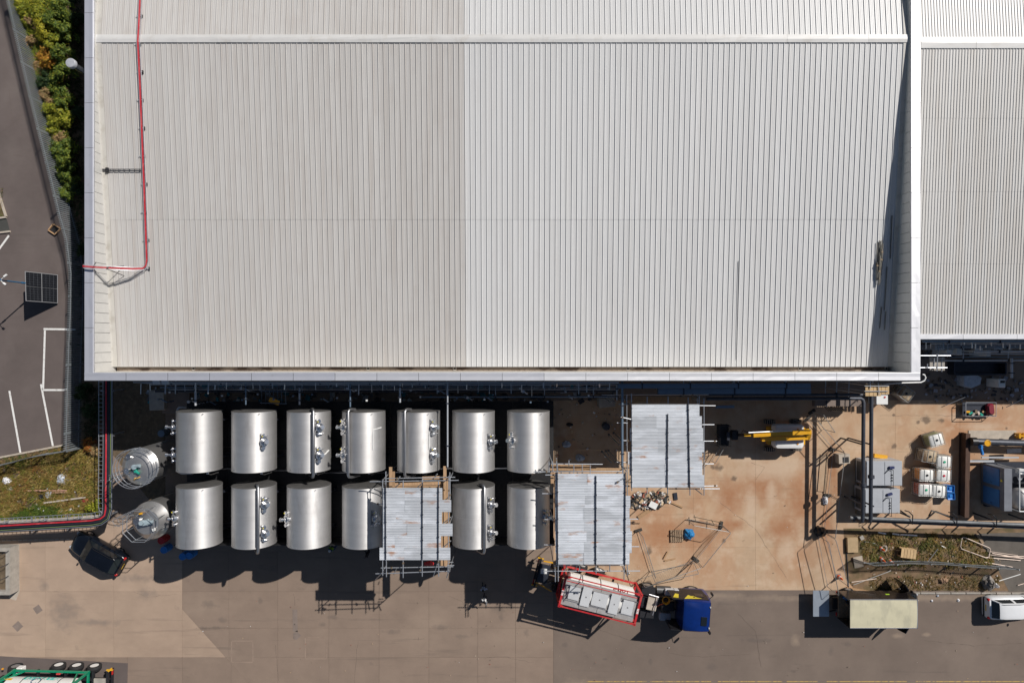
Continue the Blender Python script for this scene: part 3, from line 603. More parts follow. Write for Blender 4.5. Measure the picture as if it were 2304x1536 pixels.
def caged_ladder(parent, a, r, z0, z1, name='caged_ladder'):
    g = MB(); d = Vector((math.cos(a), math.sin(a), 0)); s = Vector((-d.y, d.x, 0))
    for k in (-.22, .22): g.cyl(d * r + s * k + Vector((0, 0, z0)), d * r + s * k + Vector((0, 0, z1)), .022, n=6)
    z = z0 + .2
    while z < z1 - 1: g.cyl(d * r - s * .22 + Vector((0, 0, z)), d * r + s * .22 + Vector((0, 0, z)), .015, n=6); z += .3
    z = z0 + 2.2
    while z < z1 + .01:
        g.tube([d * r + s * .34 * math.cos(t) + d * (.62 * math.sin(t)) + Vector((0, 0, z)) for t in [math.pi * q / 10 for q in range(11)]], .018, 6); z += .55
    for t in (.5, math.pi / 2, math.pi - .5): g.cyl(d * r + s * .34 * math.cos(t) + d * (.62 * math.sin(t)) + Vector((0, 0, z0 + 2.2)), d * r + s * .34 * math.cos(t) + d * (.62 * math.sin(t)) + Vector((0, 0, z1)), .015, n=6)
    return obj(name, g, m_steel, parent, 40)
caged_ladder(v, R(205), 1.45, .2, 6.1)
c = W(327, 1176, 5.2)
v = thing('mixing_vessel', 'short steel vessel with sloping cone top and octagonal guardrail, beside the black car', 'vessel', (c.x, c.y, 0), 0, 'vertical steel vessels')
g = MB(); g.lathe((0, 0, 0), [(1.2, .35), (1.25, .5), (1.42, 4.1), (1.42, 4.45), (1.38, 4.5), (.92, 4.98), (.9, 5.02), (.0, 5.08)], 56); obj('shell', g, m_vess, v, 25)
for k in range(4):
    a = R(45 + 90 * k); g = MB(); g.box((math.cos(a) * 1.0, math.sin(a) * 1.0, .2), (.2, .2, .4)); obj('foot', g, m_steeld, v)
g = MB(); oc = [R(22.5 + 45 * k) for k in range(8)]
for z, r in ((5.6, 1.22), (6.1, 1.22)): g.tube([(math.cos(a) * r, math.sin(a) * r, z) for a in oc + oc[:1]], .028, 6)
for a in oc: g.cyl((math.cos(a) * 1.22, math.sin(a) * 1.22, 4.55), (math.cos(a) * 1.22, math.sin(a) * 1.22, 6.1), .024, n=6)
obj('guardrail', g, m_steel, v, 40)
g = MB(); g.box((.05, .05, 5.25), (.5, .42, .34), .2, bev=.06); g.cyl((.3, .05, 5.3), (.62, .1, 5.3), .15, n=14); g.cyl((-.1, .1, 5.3), (-.1, .1, 5.62), .17, n=14); obj('drive_motor', g, m_motor, v, 35)
g = MB(); g.cyl((-.66, .1, 5.02), (-.66, .1, 5.22), .25, n=20); obj('manway', g, m_ss, v, 35)
g = MB(); g.box((.62, -.5, 5.15), (.2, .2, .16), .4); obj('junction_box', g, m_white, v)
g = MB(); g.cyl((-.35, .7, 5.0), (-.35, .7, 5.35), .07, n=8); g.cyl((-.35, .7, 5.35), (-.15, .72, 5.35), .06, n=8); obj('yellow_valve', g, m_yellow, v, 35)
caged_ladder(v, R(172), 1.5, .2, 6.1)

# ================================================================== SCAFFOLDS WITH CORRUGATED ROOFS
m_galv = mat('galvanised corrugated sheet', (.57, .595, .63), .5, .2, .1, 1.2, stretch=(.4, 1.2, 1), orand=.16)
layer(m_galv, (.44, .465, .50), .7, .5, .7, .5, stretch=(.7, 1.2, 1), seed=23, orand=True)
layer(m_galv, (.76, .79, .84), .8, .5, .66, .7, stretch=(.5, 1.5, 1), seed=3, orand=True)
layer(m_galv, (.42, .17, .05), .8, .59, .69, .8, stretch=(.6, 1.6, 1), seed=12, orand=True)
m_board = mat('timber boards', (.40, .255, .145), .85, 0, .22, 4, stretch=(3, .6, 1), orand=.15)
m_clamp = mat('coupler rust', (.2, .15, .1), .6, .4, .3, 10)
def sheet_mesh(x0, y0, x1, y1, z, mi=0, pitch=.105, amp=.019):
    a, b = W(x0, y0, z), W(x1, y1, z); L = abs(b.y - a.y) + .04; n = max(4, round(L / pitch)); pts = []
    for i in range(n):
        for u, q in ((0, 0), (.3, 1), (.5, 1), (.8, 0)): pts.append((a.y + .02 - (i + u) * L / n, z + amp * (2 * q - 1)))
    pts.append((a.y + .02 - L, z - amp))
    g = MB(); tl = rnd.uniform(-.012, .012); g.loft([[(a.x, y, zz + tl) for y, zz in pts], [(b.x + .04, y, zz - tl + .004) for y, zz in pts]], caps=False, closed=False); return g
def scaffold(label, rows, beams, tubes, boards, posts, z=8.5, cpx=None, dz=0.0):
    z += dz; tubes = [q if len(q) == 4 else tuple(q[:4]) + tuple(v + dz for v in q[4:]) for q in tubes]; boards = [(*q[:4], q[4] + dz) for q in boards]; posts = [(q[0], q[1], q[2] + dz) for q in posts]
    c = W(*cpx, 0); s = thing('scaffold', label, 'scaffold', (c.x, c.y, 0), 0, 'scaffolds with corrugated metal roofs')
    for ri, (y0, y1, xs) in enumerate(rows):
        for k in range(len(xs) - 1):
            g = sheet_mesh(xs[k], y0, xs[k + 1], y1, z + (k % 2) * .012 + (ri % 2) * .01); obj('roof_sheet', g, m_galv, s, w=True)
    for x0, y0, x1, y1 in beams:
        a, b = W(x0, y0, z + .09), W(x1, y1, z + .09); g = MB(); g.bar(a, b, .055, .08)
        n = int((b - a).length / .85)
        for k in range(n): p = a + (b - a) * ((k + .5) / n); g.box(p, (.11, .08, .1))
        obj('roof_beam', g, m_steeld, s, w=True)
    for q in tubes:
        x0, y0, x1, y1 = q[:4]; za = q[4] if len(q) > 4 else z - .12; zb = q[5] if len(q) > 5 else za
        g = MB(); g.cyl(W(x0, y0, za), W(x1, y1, zb), .036, n=8); o = obj('scaffold_tube', g, m_steel, s, 40, w=True)
        if rnd.random() < .5:
            p = W(x0, y0, za).lerp(W(x1, y1, zb), rnd.choice((.15, .85))); g = MB(); g.box(p, (.11, .11, .12), .3); obj('coupler', g, m_clamp, o, w=True)
    for x0, y0, x1, y1, zz in boards:
        a, b = W(x0, y0, zz), W(x1, y1, zz); g = MB()
        vert = abs(b.y - a.y) > abs(b.x - a.x); g.bar(a, b, .22 if True else .2, .04); obj('board', g, m_board, s, w=True)
    for x, y, zt in posts:
        p = W(x, y, zt); g = MB(); g.cyl((p.x, p.y, 0), (p.x, p.y, zt), .036, n=8); o = obj('standard', g, m_steel, s, 40, w=True)
        g = MB(); g.box((p.x, p.y, .01), (.16, .16, .02)); obj('base_plate', g, m_steeld, o, w=True)
    return s
# middle scaffold over the fifth front tank
scaffold('scaffold with patchy corrugated roof standing over the front tanks, left of the other scaffolds',
    [(1098, 1125, (862, 910.5, 994)), (1125, 1151, (862, 911, 1014)), (1151, 1178, (862, 891, 993)), (1178, 1205, (862, 916, 1017)), (1205, 1232, (862, 888.5, 991)), (1232, 1259, (854, 909, 1012))],
    [(867.5, 1090, 868, 1258), (950.5, 1085, 950, 1258), (986.5, 1090, 986, 1258)],
    [(868, 1060, 869.5, 1297), (861, 1078, 861, 1294), (907, 1080, 907, 1299), (950.5, 1077, 950, 1296), (986.5, 1080, 987, 1296), (1010, 1070, 1008, 1290), (1012, 1062, 1013, 1122), (832, 1083, 1032, 1080, 8.3), (870, 1076, 1024, 1073, 8.1), (857, 1277, 1020, 1274, 8.2), (845, 1290, 1013, 1284, 8.3), (1006, 1271, 1022, 1271, 8.0), (1008, 1264, 1020, 1264, 8.0),
     (848, 1133, 861, 1133, 7.9), (846, 1177, 861, 1177, 7.9), (845, 1303, 862, 1286, 6.8, 8.2), (975, 1296, 984, 1268, 7.6, 8.2), (1005, 1299, 1012, 1276, 7.6, 8.2), (886, 1291, 893, 1277, 7.6, 8.0), (945, 1283, 948, 1274, 7.7, 8.0), (893, 1082, 900, 1072, 8.0, 8.2), (970, 1082, 984, 1066, 7.6, 8.2), (890, 1096, 900, 1086, 7.6, 8.1), (937, 1098, 950, 1086, 7.6, 8.1), (1000, 1127, 1014, 1112, 7.6, 8.2), (998, 1176, 1014, 1163, 7.6, 8.2), (998, 1230, 1014, 1216, 7.6, 8.2)],
    [(1001, 1048, 1003, 1275, 6.9), (1009, 1075, 1008, 1272, 6.85), (995, 1100, 995, 1272, 6.8), (879, 1050, 879, 1098, 6.9), (870, 1090, 1000, 1086, 6.6), (870, 1096, 1000, 1094, 6.55), (950, 1075, 1003, 1073, 6.5), (885, 1060, 885, 1100, 6.7)],
    [(861, 1080, 8.7), (1011, 1080, 8.7), (861, 1285, 8.7), (1011, 1285, 8.7), (861, 1180, 8.4), (1011, 1180, 8.4)], 8.7, (950, 1180))
scaffold('large scaffold with rust-flecked corrugated roof beside the red framed tank trailer',
    [(1065.6, 1091.6, (1249.7, 1321.6, 1405)), (1091.6, 1115.4, (1249.7, 1313, 1405)), (1115.4, 1142, (1249.7, 1314.5, 1417)), (1142, 1169.6, (1249.7, 1313.5, 1415)), (1169.6, 1195, (1249.7, 1314.5, 1417)), (1195, 1218.5, (1249.7, 1319, 1420.6)), (1218.5, 1243, (1249.7, 1314, 1420)), (1243, 1269, (1251, 1313.6, 1415))],
    [(1254, 1062, 1255, 1272), (1341, 1070, 1340.5, 1272), (1407, 1062, 1406, 1272)],
    [(1254, 1042, 1256, 1307), (1341, 1068, 1341, 1290), (1406.5, 1060, 1404, 1305), (1249, 1270, 1249.5, 1308), (1304, 1268, 1304, 1284), (1372, 1268, 1372, 1285), (1411, 1268, 1412, 1293), (1223, 1284, 1440, 1283.5, 8.2), (1246, 1272, 1406, 1271, 7.8), (1227, 1068, 1248, 1068, 8.2), (1220, 1110, 1247, 1110, 7.9), (1225, 1168, 1247, 1168, 7.9), (1224, 1225, 1248, 1225, 7.9), (1200, 1061, 1400, 1060, 8.0), (1236, 1043, 1356, 1044, 7.6), (1416, 1167, 1436, 1167, 7.7), (1416, 1229, 1438, 1229, 7.7),
     (1243, 1037, 1244, 1060, 8.2), (1252, 1030, 1253, 1056, 8.2), (1280, 1035, 1280, 1050, 8.0), (1291, 1045, 1291, 1064, 8.0), (1310, 1044, 1310, 1066, 8.0), (1328, 1046, 1328, 1068, 8.0), (1235, 1038, 1236, 1062, 8.0), (1270, 1284, 1276, 1272, 7.7, 8.1), (1295, 1280, 1300, 1268, 7.7, 8.1), (1350, 1284, 1344, 1272, 7.7, 8.1), (1387, 1086, 1405, 1074, 8.62), (1410, 1295, 1416, 1288, 7.5, 8.0)],
    [(1240, 1046, 1330, 1050, 7.2), (1236, 1054, 1400, 1056, 7.1), (1240, 1062, 1400, 1061, 7.0), (1242, 1063, 1243, 1095, 7.1)],
    [(1244, 1045, 8.5), (1410, 1060, 8.4), (1250, 1290, 8.4), (1408, 1290, 8.4), (1244, 1170, 8.3), (1414, 1170, 8.3)], 8.5, (1330, 1165))
scaffold('scaffold with corrugated roof nearest the warehouse wall, left of the yellow boom lift',
    [(910, 936.5, (1420, 1470.5, 1572)), (936.5, 963, (1420, 1477, 1578)), (963, 992, (1417, 1480, 1581)), (992, 1016.7, (1420, 1481, 1583)), (1016.7, 1044, (1413, 1495, 1578.5)), (1044, 1068.7, (1416, 1495.6, 1579)), (1068.7, 1096, (1419, 1495.6, 1583))],
    [(1420.7, 905, 1421, 1098), (1502.5, 931, 1501.5, 1100), (1548.5, 908, 1552, 1100)],
    [(1420.5, 885, 1421.5, 1104), (1410, 889, 1411.5, 1116), (1400, 858, 1400, 1060, 7.9), (1456, 892, 1456, 912), (1503, 892, 1503, 910), (1502, 1094, 1502, 1110), (1548, 894, 1552.5, 1114), (1573, 890, 1573, 936), (1569, 890, 1569, 912, 8.2), (1583.7, 896, 1584, 1114), (1354, 888, 1594, 887, 7.8), (1547, 912, 1610, 912.5), (1580, 955, 1607, 955), (1584, 992, 1613, 992), (1580, 1043, 1606, 1043), (1580, 1093, 1614, 1092.5), (1504, 1099, 1619, 1099, 8.2), (1392, 909, 1418, 909), (1388, 951, 1412, 951), (1394, 990.5, 1416, 991), (1388, 1039, 1414, 1040), (1388, 1093, 1417, 1093, 8.2), (1456, 1096, 1456, 1110), (1397, 938, 1420, 943, 8.7), (1565, 1100, 1580, 1112, 8.0, 7.4)],
    [(1403, 928, 1403, 950, 7.6), (1411, 928, 1411, 950, 7.6), (1425, 895, 1572, 896, 5.6), (1425, 901, 1572, 902, 5.55)],
    [(1410, 900, 8.6), (1583, 905, 8.6), (1410, 1094, 8.6), (1583, 1096, 8.6), (1410, 1000, 8.4), (1583, 1000, 8.4), (1385, 905, 7.4), (1385, 1040, 7.4), (1375, 905, 7.2), (1375, 1040, 7.2), (1393, 1000, 7.4)], 8.5, (1500, 1000), -2.4)
# ================================================================== ON THE ROOF
m_redpipe = layer(mat('red cable sheath', (.52, .025, .04), .6, 0, .2, 3), (.55, .2, .18), 1.5, .55, .7, .5)
m_tray = mat('galvanised cable tray', (.62, .63, .66), .45, .4, .1, 5)
def zroof(y): return ZR - (YR - y) * SL if y < YR else ZR - (y - YR) * SL
def roofpt(px, py, dz):
    z = 7.5
    for _ in range(12): z = zroof(W(px, py, z).y) + dz
    return W(px, py, z)
cr = thing('roof_cable_run', 'red cable on a pale tray running down the left side of the roof', 'cable', tuple(roofpt(325, 300, 0)))
RP = [(318, -60), (314, 40), (311, 95), (316, 200), (320, 300), (325, 420), (329, 530), (331, 585), (329, 598), (322, 604)]
pts = [roofpt(x, y, .22) for x, y in RP] + [W(300, 605, 7.9), W(250, 603, 8.6), W(209, 601, 8.95), W(187, 599, 8.95)]
g = MB()
for d in (-.11, .11): g.tube([p + Vector((d, 0, 0)) if i < 8 else p + Vector((d * .7, -d, 0)) if i < 10 else p + Vector((0, -d, 0)) for i, p in enumerate(pts)], .022, 6)
for i in range(len(pts) - 1):
    n = max(1, int((pts[i + 1] - pts[i]).length / .5))
    for k in range(n):
        p = pts[i].lerp(pts[i + 1], k / n); v = (.11, 0) if i < 9 else (0, .11); g.cyl(p - Vector((*v, .01)), p + Vector((*v, -.01)), .012, n=5)
obj('cable_tray', g, m_tray, cr, 40, w=True)
for k, (dx_, c_) in enumerate(((-.03, m_redpipe), (.028, m_redpipe))):
    g = MB(); g.tube([p + (Vector((dx_, 0, .05)) if i < 9 else Vector((0, -dx_, .05))) for i, p in enumerate(pts)], .028, 8); obj('red_cable', g, c_, cr, 40, w=True)
for py in list(range(-40, 600, 63)):
    x = min(RP, key=lambda q: abs(q[1] - py))[0] + 5; p = roofpt(x, py + 14, .06); g = MB(); g.box(p, (.08, .22, .12)); b = obj('roof_bracket', g, m_black, cr, w=True)
    g = MB(); g.box(p + Vector((-.18, 0, .06)), (.36, .05, .03)); obj('bracket_arm', g, m_tray, b, w=True)
for x, y in ((209, 601), (240, 603)):
    p = W(x, y, 8.9); g = MB(); zb = HB if x < 215 else zroof(p.y)
    g.cyl((p.x + .1, p.y + .35, zb), (p.x, p.y + .05, 8.9), .025, n=6); g.cyl((p.x + .1, p.y - .35, zb), (p.x, p.y - .05, 8.9), .025, n=6); obj('support_strut', g, m_steeld, cr, w=True)
br = thing('roof_rail_branch', 'short dark double rail with a clamp running left from the red roof cable', 'rail', tuple(roofpt(270, 383, 0)))
g = MB()
for dy_ in (-2, 2): g.cyl(roofpt(222, 383 + dy_, .12), roofpt(318, 383 + dy_, .12), .03, n=6)
for k in range(9): g.cyl(roofpt(226 + k * 11, 381, .12), roofpt(226 + k * 11, 385, .12), .018, n=5)
obj('rails', g, m_steeld, br, w=True)
g = MB(); g.box(roofpt(241, 383, .14), (.2, .36, .16), bev=.03); obj('clamp', g, m_black, br, w=True)
g = MB(); c = W(157, 141, 9.0); g.lathe((c.x, c.y, 0), [(.2, .3), (.2, 8.5), (.23, 8.52), (.23, 8.6), (.2, 8.62), (.2, 8.75)], 20)
fl = thing('flue_pipe', 'round steel flue with flat cap standing outside the left parapet', 'flue', (c.x, c.y, 0)); obj('flue', g, m_ss, fl, 40, w=True)
g = MB(); g.lathe((c.x, c.y, 8.7), [(.3, 0), (.33, .02), (.33, .22), (.3, .28), (.0, .3)], 24); obj('cap', g, m_tray, fl, 40, w=True)
g = MB(); g.cyl((c.x, c.y, 5), (XL + .1, c.y - .15, 5), .04, n=6); g.cyl((c.x, c.y, .15), (c.x, c.y, .3), .3, n=16); obj('wall_bracket', g, m_steel, fl, w=True)
st = thing('tube_stack', 'untidy stack of scaffold tubes lying on the roof near the right parapet', 'tubes', tuple(roofpt(1982, 590, 0)))
m_tubeold = mat('weathered tube', (.2, .19, .165), .6, .4, .3, 5, orand=.2)
for k, (x, ya, yb, dz) in enumerate(((1975, 545, 630, .06), (1978, 541, 612, .06), (1981, 542, 628, .06), (1984, 541, 620, .06), (1987, 548, 606, .06), (1978, 568, 642, .14), (1982, 556, 636, .14), (1974, 590, 626, .14), (1985, 560, 590, .14), (1980, 575, 640, .22))):
    g = MB(); a, b = roofpt(x + rnd.uniform(-1, 1), ya, dz + .05), roofpt(x - 2 + rnd.uniform(-1, 1), yb, dz + .05); g.cyl(a, b, .03, n=8); t = obj('tube', g, m_tubeold, st, 40, w=True)
    g = MB(); g.box(a.lerp(b, rnd.uniform(.15, .85)), (.12, .1, .1)); obj('coupler', g, m_clamp, t, w=True)
for xa, ya, xb, yb in ((2007, 485, 2003, 582), (1996, 600, 1990, 697), (1984, 690, 1979, 738), (1993, 700, 1990, 742)):
    a, b = roofpt(xa, ya, .07), roofpt(xb, yb, .07); g = MB(); g.cyl(a, b, .035, n=8)
    solo('scaffold_tube', g, m_tubeold, f'single tube lying on the shaded roof edge, {["upper", "second", "third", "lowest"][[485, 600, 690, 700].index(ya)]} of four below the tube stack', 'tube', 'loose tubes in the parapet shadow')
g = MB(); g.bar(roofpt(1662, 587, .07), roofpt(1657, 808, .07), .028, .02); solo('metal_strip', g, m_steeld, 'long thin dark strip lying along a seam on the right half of the roof', 'strip')

# ================================================================== CABLE RACK AND LOW WALL (left of the vessels)
zk = 2.3
rk = thing('cable_rack', 'raised cable rack with red cable turning the corner around the grass bank', 'cable rack', tuple(W(238, 1000)))
def rackline(off, z=zk):
    pts = [W(240, 840, z), W(240, 1000, z), W(239, 1120, z), W(239, 1145, z), W(236, 1160, z), W(226, 1168, z), W(205, 1172, z), W(100, 1178, z), W(0, 1184, z), W(-160, 1192, z)]
    out = []
    for i, p in enumerate(pts):
        k = min(1, max(0, (i - 2.5) / 3.0)); d = Vector((-1 + k, -k * 1.0, 0)); d.normalize() if d.length else None
        # off > 0 lies towards the left on the north-south leg and towards the top on the east-west leg
        nrm = Vector((-(1 - k), k, 0)); nrm.normalize(); out.append(p + nrm * off)
    return out
for o_, r_, m_, nm in ((.02, .032, m_redpipe, 'red_cable'), (.08, .025, m_redpipe, 'red_cable'), (-.14, .025, m_steeld, 'conduit'), (-.3, .02, mat('green yellow cable', (.2, .26, .09), .6), 'earth_cable'), (-.42, .03, m_steel, 'conduit')):
    g = MB(); g.tube(rackline(o_, zk + .06), r_, 8); obj(nm, g, m_, rk, 40, w=True)
g = MB(); A, B = rackline(.28), rackline(.62)
g.tube(A, .03, 6); g.tube(B, .03, 6)
for i in range(len(A) - 1):
    n = max(1, int((A[i + 1] - A[i]).length / .32))
    for k in range(n): g.cyl(A[i].lerp(A[i + 1], k / n), B[i].lerp(B[i + 1], k / n), .018, n=5)
obj('ladder_tray', g, m_steel, rk, 40, w=True)
g = MB(); A, B = rackline(-.5, zk - .05), rackline(.2, zk - .05)
for i in range(len(A) - 1): g.quad(A[i], A[i + 1], B[i + 1], B[i]); g.quad(A[i] - Vector((0, 0, .02)), B[i] - Vector((0, 0, .02)), B[i + 1] - Vector((0, 0, .02)), A[i + 1] - Vector((0, 0, .02)))
obj('solid_tray', g, m_steeld, rk, w=True)
for x, y in ((240, 880), (240, 980), (239, 1080), (226, 1166), (150, 1176), (70, 1181), (-20, 1186)):
    p = W(x, y, zk); g = MB(); g.box((p.x, p.y, zk / 2 - .06), (.12, .12, zk - .12)); o = obj('post', g, m_steel, rk, w=True)
    g = MB(); g.bar((p.x - .55, p.y, zk - .1), (p.x + .55, p.y, zk - .1), .06, .06) if y < 1150 else g.bar((p.x, p.y - .6, zk - .1), (p.x, p.y + .6, zk - .1), .06, .06); obj('cross_arm', g, m_steel, o, w=True)
g = MB(); top = [W(x, y, .55) for x, y in ((-120, 1176), (0, 1172), (130, 1166), (222, 1158))]; bot = [W(x, y, .55) for x, y in ((-120, 1190), (0, 1186), (130, 1178), (222, 1166))]
g.prism([(p.x, p.y) for p in top] + [(p.x, p.y) for p in reversed(bot)], 0, .55); solo('retaining_wall', g, m_conclight, 'low pale concrete wall between the grass bank and the cable rack', 'wall')
g = MB(); a, b = W(-60, 1040), W(143, 1001); g.bar((a.x, a.y, .05), (b.x, b.y, .05), .14, .14); solo('kerb', g, m_conclight, 'pale kerb along the bottom edge of the car park', 'kerb')
# perforated timber edge board by the rack's shadow and the concrete planter box at the left edge
g = MB()
for k in range(16): a, b = W(-30 + k * 12, 1216 - k * .3), W(-21 + k * 12, 1215.8 - k * .3); g.bar((a.x, a.y, .06), (b.x, b.y, .06), .07, .1)
solo('edging_blocks', g, m_conclight, 'row of pale edging blocks along the shadow left of the black car', 'edging')
pb = thing('concrete_box', 'open concrete trough with cables at the left edge below the cable rack', 'trough', tuple(W(0, 1285)))
k_ = mpp(1.0); a, b = W(-40, 1232, 1.0), W(22, 1338, 1.0)
for c_, d_ in ((((a.x + b.x) / 2, a.y - .15), (b.x - a.x, .3)), (((a.x + b.x) / 2, b.y + .15), (b.x - a.x, .3)), ((b.x - .17, (a.y + b.y) / 2), (.34, a.y - b.y - .6)), ((a.x + .17, (a.y + b.y) / 2), (.34, a.y - b.y - .6))):
    g = MB(); g.box((*c_, .5), (*d_, 1.0)); obj('side', g, m_conc, pb, w=True)
g = MB(); g.box(((a.x + b.x) / 2, (a.y + b.y) / 2, .3), (b.x - a.x - .6, a.y - b.y - .6, .6)); obj('gravel_fill', g, m_soil, pb, w=True)
for k in range(3):
    p = W(20, 1238 + k * 28, 1.0); g = MB(); g.tube([p + Vector((0, 0, -.1)), p + Vector((-.1, -.1, .5)), p + Vector((-.8, -.4, .3)), p + Vector((-1.4, -.7, -.2))], .025, 6); obj('cable', g, m_steeld, pb, w=True)
sheet('concrete_apron', [(24, 1226), (42, 1228), (44, 1330), (36, 1350), (20, 1345)], .006, m_conclight)

# ================================================================== PALISADE FENCES
m_pal = mat('galvanised palisade', (.33, .36, .38), .5, .5, .15, 4)
def resample(pts, step):
    out = [pts[0].copy()]; carry = 0.0
    for a, b in zip(pts, pts[1:]):
        L = (b - a).length; d = step - carry
        while d <= L: out.append(a.lerp(b, d / L)); d += step
        carry = L - (d - step)
    return out
def palisade(label, base, h=2.0, lean=None, step=.175):
    base = [Vector((p.x, p.y, 0)) for p in base]; mid = base[len(base) // 2]; f = thing('palisade_fence', label, 'fence', tuple(mid))
    L = lean or Vector((0, 0, 0)); up = lambda p, z: p + Vector((L.x * z / h, L.y * z / h, z))
    g = MB()
    for i, p in enumerate(resample(base, step)):
        q = base[0]; j = min(range(len(base) - 1), key=lambda k: ((base[k] + base[k + 1]) / 2 - p).length); t = (base[j + 1] - base[j]).normalized() * .046
        n = Vector((-t.y, t.x, 0)) * .3
        a, b, c = up(p, .05), up(p, h - .12), up(p, h)
        g.loft([[a - t, a + n, a + t], [b - t, b + n, b + t], [c - t * .1, c + n * .2, c + t * .1]], caps=False, closed=False)
    o = obj('pales', g, m_pal, f, w=True); o['kind'] = 'stuff'
    for z in (.35, h - .35):
        g = MB()
        for a, b in zip(base, base[1:]): g.bar(up(a, z), up(b, z), .04, .05)
        obj('rail', g, m_pal, f, w=True)
    for p in resample(base, 2.7) + [base[-1]]:
        g = MB(); g.bar(p, up(p, h - .1), .1, .06); obj('post', g, m_pal, f, w=True)
    return f
palisade('long grey palisade fence between the car park and the shrubs beside the warehouse', FB, 2.15)
palisade('grey palisade fence crossing the rough grass below the car park', [FB[-1] + Vector((.1, -.1, 0)), W(60, 1030, 2), W(-30, 1054, 2), W(-200, 1100, 2)])
palisade('sagging palisade fence along the bottom of the weedy plot beside the road', [W(x, y, 1.7) for x, y in ((1945, 1273), (1975, 1281), (2050, 1276), (2130, 1278), (2215, 1285), (2295, 1289))], 1.7, Vector((0.05, .25, 0)))

# ================================================================== SHRUBS, GRASS AND WEEDS
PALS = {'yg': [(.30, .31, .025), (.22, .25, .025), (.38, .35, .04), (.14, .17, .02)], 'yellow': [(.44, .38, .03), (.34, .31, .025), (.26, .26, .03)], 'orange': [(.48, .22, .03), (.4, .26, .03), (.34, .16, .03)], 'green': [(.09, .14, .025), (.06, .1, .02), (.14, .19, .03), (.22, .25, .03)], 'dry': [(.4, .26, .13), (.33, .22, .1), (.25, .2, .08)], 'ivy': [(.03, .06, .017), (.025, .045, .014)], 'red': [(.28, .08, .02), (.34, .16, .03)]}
m_leaf = foliage('shrub leaves'); m_stem = mat('woody stem', (.12, .08, .05), .9, 0, .3, 8)
def shrub(px, py, rpx, pal, h, label, n=None):
    c = W(px, py, h * .8); r = rpx * mpp(h * .8); s = thing('shrub', label, 'shrub', (c.x, c.y, 0), 0, 'shrubs between the fence and the warehouse')
    g = MB(); cl = []
    for k in range(int(9 + r * 8)):
        a = rnd.uniform(0, 6.28); q = math.sqrt(rnd.random()) * r * .82; zz = h * rnd.uniform(.35, .92) * (1 - .35 * (q / r) ** 2); cl.append((Vector((math.cos(a) * q, math.sin(a) * q, zz)), rnd.uniform(.18, .36) * max(.7, r)))
    n = n or int(2600 * max(.6, r)); r *= 1.18
    cols = PALS[pal]
    for k in range(n):
        cc, cr_ = rnd.choice(cl); d = Vector((rnd.gauss(0, 1), rnd.gauss(0, 1), rnd.gauss(0, .8))).normalized() * cr_ * (rnd.uniform(.25, 1.0) if rnd.random() < .75 else rnd.uniform(.9, 1.6)); p = cc + d
        if p.z < .05: p.z = .05
        sz = rnd.uniform(.035, .12); u = Vector((rnd.gauss(0, 1), rnd.gauss(0, 1), rnd.gauss(0, .5))).normalized(); nn = (d.normalized() + Vector((0, 0, .8)) + Vector((rnd.gauss(0, .5), rnd.gauss(0, .5), 0))).normalized()
        u = (u - nn * u.dot(nn)).normalized(); v_ = nn.cross(u); b = rnd.choice(cols); f = rnd.uniform(.75, 1.3)
        g.add([p - u * sz, p + v_ * sz * .5, p + u * sz, p - v_ * sz * .5], [(0, 1, 2, 3)], tuple(x * f for x in b))
    obj('foliage', g, m_leaf, s)
    for k in range(4):
        a = rnd.uniform(0, 6.28); tip = rnd.choice(cl)[0]; g = MB(); g.tube([(math.cos(a) * .06, math.sin(a) * .06, 0), tip * .5 + Vector((0, 0, .1)), tip], [.03, .02, .008], 5); obj('stem', g, m_stem, s)
